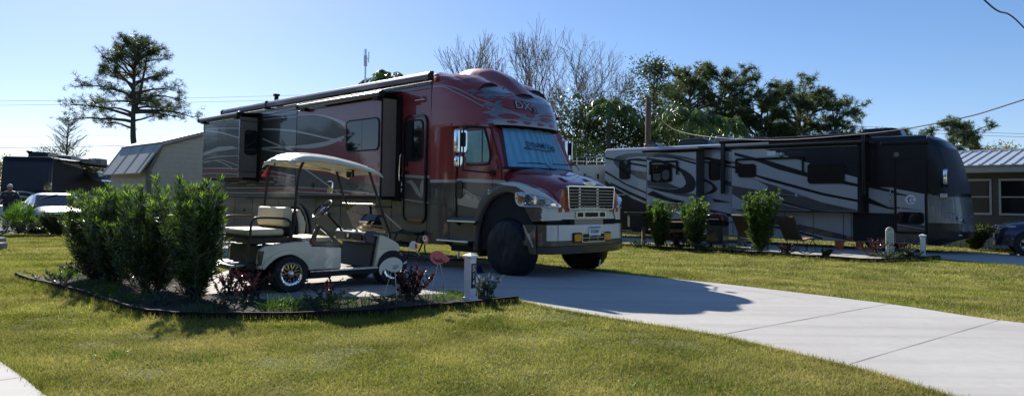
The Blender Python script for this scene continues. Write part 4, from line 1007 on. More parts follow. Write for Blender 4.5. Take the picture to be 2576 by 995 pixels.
# headlamp, bumper lamp, emblem
hlp=closed([(-1.20,1.10),(-1.12,1.12),(-.95,1.05),(-.72,.88),(-.62,.78),(-.80,.80),(-1.0,.86),(-1.14,.95)],4)
for s_ in (-1,1):
    mb=MB(); pts=[noseproj(s_*-q[0]*-1,q[1],.01) for q in hlp]; c=Vector(noseproj(-s_*.9*-1*-1,.95,.03)); mb.add(pts+[c],[(i,(i+1)%len(pts),len(pts)) for i in range(len(pts))]); 
    h_=mb.build('headlight',M['lensd'],g,smooth='all')
    mb=MB()
    for yy,zz,r in ((-.98,.96,.05),(-.80,.88,.045)):
        mb.add([noseproj(s_*yy*1+0,zz,.035)[0:1]+(s_*yy+r*math.cos(a),zz+r*math.sin(a)) for a in [2*PI*i/12 for i in range(12)]],[tuple(range(12))])
    mb.build('bulb_bowl',M['lens'],h_)
mb=MB()
for k,(cy,cz,r) in enumerate(((.30,1.20,.17),(.33,1.20,.13),(.40,1.20,.09))):
    pts=[]
    P=[(cy+r*math.cos(a)*1.1,cz+r*math.sin(a)) for a in [R(60)+R(240)*i/16 for i in range(17)]]
    for q in P: pts+= [noseproj(q[0]-.006,q[1],.012),noseproj(q[0]+.014,q[1]+.01,.012)]
    mb.add(pts,[(2*i,2*i+1,2*i+3,2*i+2) for i in range(16)])
put_text(mb,'T',.34,lambda u,v:noseproj(.34+u,.98+v,.014),1)
mb.build('nose_emblem',[M['gmid'],M['white']],g)
mb=MB(); mb.box(.70,.80,-.98,-.62,.40,.45); mb.build('lower_lamp',M['alum'],g,bevel=.01)
mb=MB(); mb.tube(smooth([(.30,-1.15,2.02),(.50,-1.42,1.94),(.50,-1.5,1.98)],4),.03,8); am=mb.build('mirror_arm',M['black'],g,smooth=True)
mb=MB(); mb.prism(rrect(-1.62,-1.37,1.98,2.47,.07),'x',.43,.53); mb.build('mirror_head',M['chrome'],am,bevel=.02,seg=3,smooth=True)
mb=MB(); mb.box(.28,.48,-1.30,-1.22,1.58,1.72); mb.build('side_camera',M['alum'],g,bevel=.015)
# ---- painted regions on the flank
def side(par,Y,pieces,name='painted_swoosh'):
    mb=MB()
    for i,(mi,P) in enumerate(pieces): mb.flat([(q[0],q[1]) for q in P],'y',Y-.0012*i,mi)
    return mb.build(name,[M['gsil'],M['gmid'],M['gdark'],M['gblack']],par)
Yb=-1.254
side(g,Yb,[
 (3,[(-12.36,2.25),(-11.8,1.87),(-11.04,1.49),(-10.31,1.24),(-9.9,1.12),(-9.9,.14),(-12.36,.14)]),
 (1,closed([(-11.94,3.07),(-11.76,3.24),(-11.23,3.35),(-10.3,3.34),(-9.0,3.28),(-9.0,3.1),(-10.32,3.2),(-11.14,3.18),(-11.36,3.08),(-11.49,2.96),(-11.58,2.7),(-11.81,2.86)],3)),
 (1,[(-11.13,2.66),(-10.31,2.57),(-9.6,2.5),(-9.6,2.1),(-10.31,2.2),(-10.7,2.31),(-11.11,2.52)]),
 (3,[(-12.36,3.24),(-11.4,3.06),(-11.1,3.13),(-10.7,3.14),(-10.0,3.02),(-9.0,2.85),(-9.0,2.78),(-10.3,2.98),(-11.0,3.05),(-11.4,2.98),(-12.36,3.15)]),
 (3,[(-11.3,3.02),(-10.31,2.84),(-9.5,2.68),(-9.5,2.60),(-10.31,2.75),(-11.3,2.93)]),
 (3,[(-12.36,2.66),(-11.31,2.09),(-10.31,1.73),(-9.0,1.40),(-9.0,1.34),(-10.31,1.66),(-11.31,2.02),(-12.36,2.56)]),
 (3,[(-12.07,2.14),(-11.04,1.73),(-10.31,1.46),(-9.5,1.22),(-9.5,1.12),(-10.31,1.33),(-11.04,1.60),(-12.07,2.05)]),
 # between the slides
 (3,[(-8.0,3.52),(-7.0,3.46),(-6.2,3.30),(-6.2,3.20),(-7.2,3.36),(-8.0,3.42)]),
 (3,[(-7.9,3.14),(-7.0,2.98),(-6.2,2.80),(-6.2,2.70),(-7.0,2.87),(-7.9,3.06)]),(3,[(-7.9,2.96),(-7.0,2.82),(-6.2,2.62),(-6.2,2.56),(-7.0,2.75),(-7.9,2.91)]),
 (2,closed([(-7.9,2.34),(-7.5,2.16),(-7.2,1.93),(-7.25,1.76),(-7.5,1.68),(-7.75,1.66),(-7.5,1.76),(-7.38,1.88),(-7.42,2.0),(-7.6,2.12),(-7.9,2.25)],3)),
 (1,[(-7.2,2.28),(-6.2,2.02),(-6.2,1.80),(-6.9,2.05)]),(2,[(-7.4,1.50),(-6.6,1.35),(-6.55,1.36),(-7.3,1.36)]),
 (2,[(-7.5,1.08),(-6.2,.84),(-6.2,.72),(-7.5,.98)]),
 # roof band, front black area, lower stripes
 (3,[(-9.3,3.45),(-7.2,3.45),(-.09,3.45),(-.09,3.40),(-7.6,3.40)]),
 (3,[(-5.0,3.30),(-4.5,3.05),(-3.78,2.67),(-2.56,2.36),(-1.83,2.2),(-1.75,1.93),(-1.0,1.91),(-.14,1.70),(-.09,1.68),(-.09,3.44),(-5.0,3.44)]),
 (2,[(-1.9,2.04),(-.95,1.78),(-.95,1.70),(-1.9,1.94)]),(3,[(-1.9,1.62),(-1.2,1.27),(-.3,1.17),(-.3,1.16),(-1.2,1.21),(-1.9,1.42)]),
 (1,[(-6.2,.97),(-4.6,.72),(-3.0,.40),(-2.3,.25),(-2.3,.12),(-3.2,.22),(-4.6,.52),(-6.2,.80)]),
 (2,[(-6.2,.70),(-4.6,.48),(-3.3,.18),(-3.3,.12),(-4.6,.40),(-6.2,.62)]),
 (1,[(-1.0,.86),(-.1,.72),(-.09,.71),(-.09,.14),(-1.0,.14)]),(0,[(-1.0,.70),(-.1,.58),(-.1,.565),(-1.0,.68)]),
 (3,[(-2.29,1.07),(-1.04,1.06),(-1.04,.16),(-2.29,.12)]),
])
mb=MB()
for x in (-10.9,-6.55,-4.6,-3.6,-2.6,-2.35): mb.box(x-.007,x+.007,Yb-.034,Yb-.03,.14,1.05)
mb.box(-6.4,-2.3,Yb-.036,Yb-.03,1.045,1.065); mb.box(-12.36,-9.9,Yb-.036,Yb-.03,3.47,3.48); mb.build('compartment_seam',M['black'],g)
mb=MB()
for x in (-5.4,-4.1,-3.1): mb.prism(rrect(x-.07,x+.07,.60,.66,.02),'y',Yb-.04,Yb-.02)
mb.build('compartment_latch',M['alum'],g,each=True)
def framed(par,x0,x1,z0,z1,y,r=.08,nm='window',split=None):
    wo=rrect(x0,x1,z0,z1,r); mb=MB(); mb.prism(wo,'y',y-.012,y+.01); wn=mb.build(nm,M['glass'],par)
    mb=MB(); frame_prism(mb,rrect(x0-.035,x1+.035,z0-.035,z1+.035,r+.03),wo,'y',y-.02,y+.01)
    if split: mb.box(split-.012,split+.012,y-.018,y,z0,z1)
    mb.build('window_frame',M['black'],wn); return wn
framed(g,-11.58,-11.13,2.30,3.05,-1.285,.10); framed(g,-7.48,-7.10,2.23,2.93,-1.285,.10)
# rear slide
M['gpan']=mat('dark_slide_end',(.060,.060,.060),.55,0,.1,.1,3)
mb=MB(); mb.box(-9.93,-7.72,-1.9,-1.15,1.25,3.28); s1=mb.build('rear_slide_out',M['gpan'],g,bevel=.01)
side(s1,-1.905,[(0,[(-9.9,1.27),(-7.74,1.27),(-7.74,3.26),(-9.9,3.26)]),
 (1,[(-9.88,3.25),(-8.99,3.24),(-8.21,3.10),(-7.75,2.97),(-7.75,2.91),(-8.41,3.04),(-9.19,3.11),(-9.88,3.09)]),
 (2,sm2([(-9.90,3.10),(-9.23,2.99),(-8.52,2.72),(-7.99,2.44),(-7.76,2.15),(-7.78,1.89),(-7.93,1.74),(-8.29,1.66),(-8.83,1.68),(-9.39,1.78),(-9.88,1.93)],4)+sm2([(-9.88,1.96),(-8.99,1.85),(-8.52,1.85),(-8.25,1.96),(-8.17,2.1),(-8.29,2.37),(-8.52,2.58),(-9.2,2.86),(-9.90,3.02)],4)),
 (1,[(-9.88,2.20),(-9.07,2.14),(-8.36,1.87),(-8.6,1.855),(-8.99,1.86),(-9.88,1.98)]),
 (3,[(-9.6,3.19),(-8.6,3.09),(-7.75,2.86),(-7.75,2.78),(-8.7,3.04),(-9.6,3.16)]),
 (3,[(-9.9,1.62),(-9.63,1.78),(-8.99,1.56),(-8.2,1.36),(-8.36,1.27),(-9.1,1.40)]),
 (1,[(-8.83,1.655),(-7.91,1.67),(-7.75,1.64),(-7.75,1.50),(-8.29,1.57)]),(0,[(-9.5,1.71),(-8.9,1.52),(-8.2,1.385),(-8.2,1.37),(-8.9,1.50)])])
framed(s1,-9.66,-8.79,2.15,2.79,-1.93,.08,split=-9.2)
mb=MB(); mb.prism(rrect(-9.58,-9.26,2.20,2.45,.03),'y',-1.9455,-1.9425,0); mb.prism(rrect(-9.18,-8.86,2.20,2.60,.14),'y',-1.9455,-1.9425,0)
mb.build('window_sticker',M['gmid'],s1,each=True)
M['brown_roll2']=M['gdark']
def topper2(x0,x1,yo,z,par,zr):
    mb=MB(); mb.tube([(x0,yo,z),(x1,yo,z)],.06,12,0); mb.prism([(yo,z+.05),(yo,z+.03),(RY,zr-.02),(RY,zr)],'x',x0+.08,x1-.08,0)
    return mb.build('slide_awning',M['black'],par,smooth=True)
topper2(-10.05,-7.32,-1.97,3.36,s1,3.44)
def wawn(par,x0,x1,z0,z1,y):
    mb=MB(); mb.tube([(x0,y,z1),(x1,y,z1)],.035,8); mb.box(x0-.03,x0+.03,y-.02,y+.04,z0,z1); mb.box(x1-.03,x1+.03,y-.02,y+.04,z0,z1); mb.box(x0,x1,y,y+.06,z1-.02,z1+.04); mb.build('window_awning',M['black'],par)
wawn(s1,-9.71,-8.52,2.41,2.92,-1.98)
# front slide
mb=MB(); mb.box(-6.32,-1.93,-1.9,-1.15,1.09,3.30); s2=mb.build('front_slide_out',M['gpan'],g,bevel=.01)
side(s2,-1.905,[(0,[(-6.30,1.11),(-1.95,1.11),(-1.95,3.28),(-6.30,3.28)]),
 (1,[(-6.29,1.98),(-5.27,1.80),(-4.95,1.83),(-4.95,1.94),(-5.3,2.13),(-5.67,2.27),(-5.2,2.12),(-4.64,1.95),(-3.9,1.68),(-3.06,1.39),(-1.96,1.16),(-1.96,1.12),(-5.0,1.12),(-5.92,1.46),(-6.29,1.66)]),
 (3,[(-6.2,3.19),(-5.48,2.99),(-4.91,2.85),(-3.56,2.41),(-1.96,2.02),(-1.96,1.92),(-3.56,2.25),(-4.57,2.53),(-5.41,2.86),(-6.2,3.08)]),
 (3,[(-5.09,3.27),(-4.53,3.11),(-4.14,2.95),(-3.82,2.85),(-3.4,2.69),(-2.6,2.42),(-1.96,2.22),(-1.96,3.27)]),
 (3,[(-5.39,2.36),(-4.92,2.24),(-3.06,1.72),(-1.96,1.50),(-1.96,1.42),(-3.06,1.63),(-4.92,2.13),(-5.39,2.30)]),
 (3,[(-6.03,1.68),(-5.6,1.70),(-5.13,1.70),(-4.57,1.67),(-3.94,1.60),(-4.5,1.60),(-4.92,1.59),(-5.4,1.62)]),(0,[(-6.03,1.69),(-5.13,1.72),(-3.8,1.61),(-3.6,1.58),(-5.13,1.705)]),
 (3,[(-5.3,1.56),(-4.6,1.46),(-4.23,1.37),(-3.41,1.14),(-2.9,1.12),(-3.41,1.10),(-4.23,1.31),(-5.06,1.50)]),(0,[(-5.2,1.505),(-4.4,1.33),(-3.45,1.115),(-3.5,1.11),(-4.4,1.305),(-5.2,1.49)]),
 (3,[(-6.3,2.86),(-5.9,2.78),(-5.9,2.72),(-6.3,2.80)]),(3,[(-6.3,2.70),(-6.1,2.66),(-6.1,2.58),(-6.3,2.62)])])
framed(s2,-6.02,-5.41,2.30,2.72,-1.93,.09); framed(s2,-3.52,-2.38,2.06,2.68,-1.93,.09)
wawn(s2,-6.10,-3.70,2.42,2.92,-1.98)
mb=MB(); mb.prism(rrect(-4.97,-4.66,3.02,3.19,.02),'y',-1.935,-1.9); mb.build('vent',M['white'],s2); mb=MB(); mb.lathe([(0,-.06),(.06,-.05),(.09,-.01),(.10,0)],(-4.45,-1.925,3.06),'y',14); mb.build('lamp',M['lens'],s2)
mb=MB(); mb.box(-4.55,-4.43,-1.935,-1.9,1.35,1.52); mb.box(-3.98,-3.90,-1.935,-1.9,1.58,1.74); mb.build('socket_cover',M['gsil'],s2,each=True)
mb=MB(); mb.box(-1.96,-1.90,-1.92,-1.25,1.09,3.30); mb.box(-1.90,-1.80,-1.30,-1.25,1.05,3.35); mb.build('slide_seal',M['black'],s2)
topper2(-6.42,-1.75,-1.97,3.37,s2,3.46)
# long patio awning on the roof edge with folded arms
mb=MB(); mb.tube([(-7.0,-1.42,3.63),(-1.70,-1.42,3.66)],.075,12); mb.box(-7.0,-1.7,-1.40,-1.25,3.56,3.63); gw=mb.build('patio_awning',M['black'],g,smooth=True)
mb=MB(); mb.box(-6.96,-6.80,-1.46,-1.36,1.68,3.70); mb.box(-1.80,-1.70,-2.02,-1.94,1.66,3.64); mb.build('awning_arm',M['gblack'],gw,bevel=.02,each=True)
mb=MB(); mb.box(-1.4,.0,-1.36,-1.25,3.30,3.40); mb.build('door_awning',M['black'],g,bevel=.02)
# door
mb=MB(); mb.prism(rrect(-.98,-.12,.46,2.82,.07),'y',-1.290,-1.27); gd=mb.build('entry_door',[M['gblack']],g)
mb=MB(); mb.flat([(-.95,.50),(-.15,.50),(-.15,1.70),(-.95,1.86)],'y',-1.2925,0); mb.flat([(-.95,.50),(-.15,.50),(-.15,.70),(-.95,.84)],'y',-1.2935,1); mb.flat([(-.95,1.74),(-.45,1.62),(-.45,1.60),(-.95,1.67)],'y',-1.2935,2); mb.flat([(-.95,1.28),(-.25,1.18),(-.25,1.17),(-.95,1.24)],'y',-1.2935,2); mb.flat([(-.95,.72),(-.15,.60),(-.15,.585),(-.95,.70)],'y',-1.2945,0)
mb.build('lower_panel',[M['gsil'],M['gmid'],M['gblack']],gd)
mb=MB(); frame_prism(mb,rrect(-1.02,-.08,.42,2.86,.08),rrect(-.97,-.13,.47,2.81,.06),'y',-1.31,-1.26); mb.build('door_frame',M['black'],gd)
framed(gd,-.91,-.20,.77,1.09,-1.30,.08)
mb=MB(); mb.lathe([(0,-.003),(.15,-.003),(.155,0)],(-.55,-1.296,1.52),'y',24,0); mb.ribbon([(-.64,1.53),(-.56,1.59),(-.46,1.55)],.03,'y',-1.303,1); mb.ribbon([(-.58,1.55),(-.60,1.45),(-.52,1.43)],.03,'y',-1.303,1); mb.ribbon([(-.52,1.52),(-.47,1.46),(-.44,1.44)],.025,'y',-1.303,1); mb.build('round_decal',[M['white'],M['gmid']],gd)
mb=MB(); mb.box(-.84,-.80,-1.33,-1.29,1.17,1.28); mb.build('door_handle',M['alum'],gd,bevel=.006)
mb=MB(); mb.tube(smooth([(-1.13,-1.27,1.82),(-1.13,-1.34,1.79),(-1.13,-1.34,1.5),(-1.13,-1.34,1.33),(-1.13,-1.27,1.30)],3),.016,8); mb.build('grab_bar',M['chrome'],g,smooth=True)
mb=MB(); mb.box(-1.26,-1.16,-1.29,-1.27,1.11,1.145); mb.lathe([(0,-.02),(.03,-.02),(.03,0)],(-1.08,-1.275,1.13),'y',10); mb.build('door_lock',M['alum'],g,each=True)
mb=MB(); mb.lathe([(0,-.05),(.07,-.04),(.09,0)],(-.95,-1.29,2.97),'y',12); mb.build('porch_light',M['taupe'],g)
# roof gear
def pod(x0,x1,z1,nm,mt,y0=-.45,y1=.35,z0=3.59,b=.06):
    mb=MB(); w_=x1-x0; mb.prism([(x0,z0),(x0+.04*w_,z1-.03),(x0+.15*w_,z1),(x1-.25*w_,z1),(x1-.08*w_,z1-.07),(x1,z0)],'y',y0,y1); mb.build(nm,mt,g,bevel=b,seg=3,smooth=True)
pod(-9.35,-7.95,3.93,'roof_air_conditioner',M['gdark']); pod(-6.90,-5.35,3.86,'roof_air_conditioner',M['gdark']); pod(-2.30,-.95,3.95,'roof_air_conditioner',M['gblack'])
pod(-7.80,-7.10,3.99,'roof_vent',M['gmid'],-.3,.2); pod(-10.7,-10.0,3.78,'roof_vent',M['gmid'],-.9,-.3); pod(-4.60,-3.95,3.84,'roof_vent',M['gmid'],-.3,.3)
mb=MB(); mb.lathe([(.0,.36),(.12,.34),(.24,.22),(.26,.05),(.26,0)],(-3.15,-.55,3.59),'z',20); mb.build('satellite_dome',M['gblack'],g,smooth=True)
mb=MB()
for x,h in ((-.72,.55),(-.62,.40),(-.36,.60)): mb.tube([(x+1.0,.9,3.4),(x+1.0,.9,3.55+h)],.014,5)
mb.build('antenna_rod',M['black'],g,each=True)
mb=MB(); mb.box(-12.0,.2,-1.1,1.1,.08,.3); mb.build('chassis',M['under'],g)
for x_,y_ in ((-8.9,-1.0),(-8.9,1.0),(-1.55,-1.02),(-1.55,1.02)): road_wheel(x_,y_,.48,g)
for o_ in g.children:
    if o_.name.startswith('wheel') and 'surround' not in o_.name: o_.location.z-=.2
mb=MB(); mb.box(-11.0,-8.1,-1.262,-1.2,.10,.35); mb.box(-2.28,-1.05,-1.36,-1.24,.14,1.05); mb.build('wheel_surround',M['under'],g,bevel=.02,each=True)
mb=MB(); mb.box(-12.47,-12.38,-1.1,-1.04,1.1,3.4); mb.box(-12.47,-12.38,-.7,-.64,1.1,3.4)
for k in range(7): mb.box(-12.46,-12.43,-1.1,-.64,1.3+k*.32,1.33+k*.32)
mb.build('roof_ladder',M['alum'],g)
mb=MB(); mb.box(-11.9,-11.2,-1.5,-1.26,1.60,1.63); mb.build('fold_out_table',M['alum'],g)

# ------------------------------------------------------------------ dark motorhome at far left, nose towards the viewer
LO=(-25.8,40.0,0); LH=math.atan2(-.975,.22)   # heading of the nose
LM=thing('motorhome','black flat-fronted motorhome behind the silver car at far left','motorhome',LO,LH)
l=LM
M['lblack']=mat('matt_black_flank',(.008,.008,.010),.65,0,0,.2,1.5,spec=.15)
# local: x forward (nose at x=0), y to its left; its left side faces the right of the picture
mb=MB(); mb.prism([(0,.35),(0,3.30),(.06,3.38),(.15,3.40),(2.35,3.40),(2.44,3.38),(2.5,3.30),(2.5,.35)],'x',-12.5,-.25); mb.v=[(v[0],v[1]-2.5,v[2]) for v in mb.v]
mb.build('body',[M['lblack']],l,bevel=.02)
def lnose(u,v):
    P=[(.05,.35),(.12,.8),(.12,1.2),(.10,1.6),(.02,2.4),(-.08,3.1),(-.20,3.33),(-.4,3.40)]; k=v*(len(P)-1); i=min(len(P)-2,int(k)); q=k-i; xf=P[i][0]*(1-q)+P[i+1][0]*q; z=P[i][1]*(1-q)+P[i+1][1]*q
    a=-PI/2+PI*u; c=abs(math.cos(a))**.3; s_=math.copysign(abs(math.sin(a))**.6,math.sin(a)); return (-.45+(xf+.45)*c,-1.25+1.25*s_,z)
def lmf(x,y,z):
    w_=1.05+.35*abs(math.sin((y+.2)*1.3)); return 1 if (w_<z<w_+.09 or w_-.28<z<w_-.16) else (2 if z<.8 else 0)
mb=MB(); mb.grid(lnose,90,110,0,lmf); mb.build('nose_cap',[M['gblack'],M['gsil'],M['gmid']],l,smooth=True)
mb=MB(); vs=[]
for i in range(17):
    for j in range(9):
        y=-2.36+2.22*i/16; z=1.55+1.55*j/8; a=abs((y+1.25)/1.25); vs.append((.135-.13*((z-1.55)/1.5)-.16*a**6,y,z))
mb.add(vs,[(i*9+j,i*9+j+1,(i+1)*9+j+1,(i+1)*9+j) for i in range(16) for j in range(8)]); mb.build('windscreen',M['meshcover'],l,smooth='all')
mb=MB(); mb.tube([(.1,-.05,2.2),(.35,.08,2.1)],.03,6); mb.prism(rrect(-.10,.26,1.55,1.98,.07),'x',.36,.46)
mb.v=[(v[0],v[1]-.05,v[2]) for v in mb.v]; mb.build('mirror',M['chrome'],l,smooth=True)
mb=MB(); mb.prism(rrect(-.36,-.10,1.30,1.40,.03),'x',.12,.20); mb.build('side_camera',M['white'],l,bevel=.01)
mb=MB(); mb.tube([(-.5,-1.3,3.4),(-.5,-1.3,3.6)],.04,8); mb.lathe([(0,.20),(.14,.17),(.14,.10),(.04,0)],(-.5,-1.3,3.58),'z',14); mb.build('roof_horn',M['black'],l,smooth=True)
def lpod(x0,x1,h,nm,mt,y0=-1.7,y1=-.8):
    mb=MB(); mb.prism([(x0,3.38),(x0+.1,3.38+h),(x1-.1,3.38+h),(x1,3.38)],'y',y0,y1); mb.build(nm,mt,l,bevel=.05,seg=3,smooth=True)
lpod(-2.6,-1.1,.36,'roof_air_conditioner',M['gdark'],-1.6,-.6); lpod(-5.6,-4.0,.33,'roof_air_conditioner',M['gmid'],-1.3,-.4); lpod(-8.8,-7.7,.30,'roof_vent',M['taupe'],-1.2,-.5); lpod(-10.9,-9.4,.42,'roof_air_conditioner',M['taupe'],-1.2,-.4)
mb=MB(); mb.box(-9.5,-2.5,-.15,.75,3.22,3.30); mb.tube([(-11.8,.06,3.28),(-1.0,.06,3.28)],.07,8); mb.build('patio_awning',M['black'],l)
mb=MB(); mb.flat([(-9.4,2.75),(-4.9,2.75),(-4.9,3.12),(-9.4,3.12)],'y',.006,0)
mb.build('side_window',M['glass'],l); mb=MB(); mb.add([(-9.4,.02,2.72),(-5.2,.02,2.72),(-4.4,.95,2.18),(-9.4,.95,2.18)],[(0,1,2,3)]); mb.add([(-4.9,.02,2.9),(-3.9,.02,3.3),(-1.5,.02,3.25),(-1.5,.02,3.15)],[(0,1,2,3)]); mb.build('slide_cover',M['gmid'],l)
mb=MB(); 
for z,wd in ((1.35,.16),(1.05,.10),(.8,.14)): mb.ribbon([(-9,z-.3),(-5,z-.05),(-2.4,z+.02),(-.5,z-.15)],wd,'y',.008,0,True)
mb.build('side_stripe',M['gsil'],l)
road_wheel(-2.6,-.16,.48,l); road_wheel(-9.6,-.16,.48,l)
# ------------------------------------------------------------------ golf cart (local: x forward, y to its left)
KH=R(41); KC=thing('golf_cart','ivory golf cart with a rear facing seat, chrome wheels and folded bronze windscreen','golf cart',(-3.511,10.675,.018),KH)
c=KC
def both(fn):
    for s_ in (-1,1): fn(s_)
archr=[(.262,.30),(.226,.385),(.145,.464),(0,.535),(-.154,.52),(-.278,.459),(-.398,.345)]
rearprof=sm2([(-.48,.34),(-.475,.50),(-.46,.62)],3)+[(-.38,.665),(-.1,.70),(.06,.712),(.27,.705),(.30,.638),(.76,.612),(.778,.60),(.778,.292),(.30,.30)]+sm2(archr,3)
mb=MB()
for s_ in (-1,1): mb.prism(rearprof,'y',s_*.60,s_*.50)
bd=mb.build('rear_body',M['ivory'],c,bevel=.018,seg=3,smooth=True)
mb=MB(); mb.prism([(-.46,.60),(.28,.66),(.30,.62),(.76,.60),(.76,.30),(.3,.3),(.24,.36),(-.40,.36)],'y',-.51,.51); mb.build('seat_pod',M['black'],c)
for s_ in (-1,1):   # raised wheel-arch lip
    mb=MB(); A=sm2(archr,3); O=sm2([(.33,.31),(.285,.41),(.18,.52),(.0,.60),(-.17,.585),(-.32,.51),(-.46,.36)],3); frame_prism(mb,O,A,'y',s_*.605,s_*.622,opn=True); mb.build('fender_lip',M['ivory'],bd,bevel=.006,smooth=True)
mb=MB(); mb.box(-.47,-.36,-.5,.5,.42,.66); mb.build('rear_access_panel',M['black'],c)
mb=MB()
for s_ in (-1,1): mb.prism([(-.485,.40),(-.435,.40),(-.40,.60),(-.47,.60)],'y',s_*.603,s_*.57)
mb.build('tail_lamp',M['blackg'],c,each=True)
# front cowl
cow=[(1.36,.262),(1.45,.775),(1.51,.765)]+sm2([(1.51,.765),(1.66,.70),(1.78,.635),(1.815,.57),(1.81,.50)],3)[1:]+sm2([(1.80,.49),(1.66,.462),(1.55,.42),(1.46,.345),(1.41,.262)],3)
mb=MB()
for s_ in (-1,1): mb.prism(cow,'y',s_*.57,s_*.47)
cwl=mb.build('front_cowl',M['ivory'],c,bevel=.015,seg=3,smooth=True,each=True)[0]
mb=MB()
def cf(u,v):
    P=[(1.44,.80),(1.52,.785),(1.66,.725),(1.80,.65),(1.87,.56),(1.88,.44),(1.84,.33)]; k=v*(len(P)-1); i=min(len(P)-2,int(k)); q=k-i
    x=P[i][0]*(1-q)+P[i+1][0]*q; z=P[i][1]*(1-q)+P[i+1][1]*q; y=-.56+1.12*u; a=abs(y/.56); return (x-.10*a**4-.0,y,z-.03*a**4+.02*(1-a*a))
mb.grid(cf,24,24); mb.build('nose_panel',M['ivory'],cwl,smooth='all')
mb=MB(); mb.flat([(1.44,.565),(1.80,.565),(1.80,.558),(1.44,.558)],'y',-.5725); mb.build('cowl_line',M['champ'],cwl)
mb=MB(); mb.box(1.79,1.93,-.52,.52,.30,.40); mb.build('front_bumper',M['black'],c,bevel=.03,seg=3)
mb=MB(); mb.prism([(1.30,.28),(1.36,.28),(1.44,.76),(1.40,.76)],'y',-.50,.50); mb.prism([(.76,.29),(.78,.29),(.70,.6),(.66,.6)],'y',-.5,.5); mb.box(.74,1.38,-.5,.5,.255,.275); mb.build('footwell',M['black'],c)
mb=MB(); mb.box(.80,1.36,-.56,-.44,.276,.290); mb.build('floor_mat_edge',M['alum'],c)
mb=MB(); mb.prism([(1.24,.66),(1.22,.80),(1.27,.84),(1.40,.84),(1.48,.78),(1.40,.62)],'y',-.50,.50); ds=mb.build('dashboard',M['purple'],c,bevel=.02,seg=3)
mb=MB(); mb.prism(rrect(-.40,-.12,.69,.79,.02),'x',1.215,1.235); mb.prism(rrect(.02,.14,.69,.79,.02),'x',1.215,1.235); mb.build('glove_box',M['black'],ds,each=True)
mb=MB(); mb.lathe([(0,-.02),(.035,-.02),(.035,0)],(1.215,-.0,.75),'x',12); mb.box(1.26,1.40,-.48,-.30,.842,.85); mb.box(1.26,1.38,.0,.35,.842,.85); mb.build('dash_trim',M['chrome'],ds,each=True)
# rocker
for s_ in (-1,1):
    mb=MB(); mb.box(.29,1.40,s_*.60,s_*.50,.19,.262); rk=mb.build('side_rocker',M['black'],c,bevel=.01)
    mb=MB(); mb.box(.285,1.405,s_*.606,s_*.51,.264,.288); mb.build('rocker_trim',M['alum'],rk,bevel=.004)
mb=MB(); mb.box(-.55,1.75,-.28,.28,.17,.27); mb.tube([(0,-.45,.235),(0,.45,.235)],.045,8); mb.tube([(1.67,-.45,.225),(1.67,.45,.225)],.025,8); mb.box(.35,.72,-.4,.4,.15,.25); mb.build('chassis',M['under'],c)
# wheels
def cartwheel(x,s_,r=.262):
    y=s_*.50
    mb=MB(); mb.lathe([(.165,-.10),(.205,-.115),(.245,-.11),(r-.004,-.085),(r,-.05),(r,.05),(r-.004,.085),(.245,.11),(.205,.115),(.165,.10)],(x,y,r),'y',40,0,True)
    for k in range(40):
        a=2*PI*k/40; q=Matrix.Translation((x,y,r))@Matrix.Rotation(-a,4,'Y'); mb.box(-.012,.012,-.10,.10,r-.006,r+.006,0,q)
    w_=mb.build('wheel',M['rubber'],c,smooth=True)
    mb=MB(); yo=y+s_*.10
    mb.lathe([(.130,-s_*.05+s_*.10),(.134,s_*.098),(.150,s_*.104),(.168,s_*.106),(.172,s_*.09),(.165,s_*.02)],(x,y,r),'y',40)
    for k in range(8):
        a=2*PI*k/8+.2; q=Matrix.Translation((x,y+s_*.085,r))@Matrix.Rotation(-a,4,'Y')
        for d in (-.014,.014): mb.box(d*1.6-.008,d*1.6+.008,-.010,.012,.03,.136,0,q)
    mb.lathe([(0,s_*.115),(.022,s_*.112),(.030,s_*.095),(.048,s_*.09),(.052,s_*.07)],(x,y,r),'y',16)
    rm=mb.build('rim',M['chrome'],w_,smooth=True)
    mb=MB(); mb.lathe([(0,s_*.05),(.16,s_*.05)],(x,y,r),'y',24); 
    for k in range(20):
        a=2*PI*k/20; mb.lathe([(0,s_*.110),(.006,s_*.109),(.007,s_*.10)],(x+.160*math.cos(a),y,r+.160*math.sin(a)),'y',6)
    mb.build('rim_recess',M['blackg'],rm)
for x in (0,1.67):
    for s_ in (-1,1): cartwheel(x,s_)
# seats
def cushion(name,x0,x1,y0,y1,z0,z1,par,mt=None,b=.035): 
    mb=MB(); mb.box(x0,x1,y0,y1,z0,z1); return mb.build(name,mt or M['vinyl'],par,bevel=b,seg=4,smooth='all')
st=cushion('front_seat',.20,.74,-.49,.49,.655,.76,c)
mb=MB(); mb.prism([(.10,1.16),(.18,1.17),(.27,.98),(.26,.82),(.16,.82),(.14,.98)],'y',-.47,.47); fb=mb.build('front_backrest',M['vinyl'],c,bevel=.03,seg=4,smooth=True)
mb=MB(); mb.prism([(.085,1.13),(.11,1.15),(.15,.98),(.15,.80),(.12,.80),(.115,.98)],'y',-.46,.46); mb.build('backrest_shell',M['black'],fb)
rc=cushion('rear_seat',-.60,-.06,-.47,.47,.80,.895,c)
mb=MB(); mb.prism([(-.075,1.20),(.03,1.20),(.05,1.16),(.04,.93),(-.06,.92),(-.09,.96)],'y',-.49,.49); rb=mb.build('rear_backrest',M['vinyl'],c,bevel=.03,seg=4,smooth=True)
mb=MB(); mb.box(.035,.07,-.44,.44,.78,1.12); mb.box(-.60,-.02,-.46,.46,.775,.80); mb.build('seat_board',M['black'],rb)
mb=MB()
for s_ in (-1,1): mb.box(-.60,.03,s_*.53-.02,s_*.53+.02,.70,.775)
mb.box(-.60,-.56,-.53,.53,.70,.76); mb.box(.0,.03,-.53,.53,.70,.76)
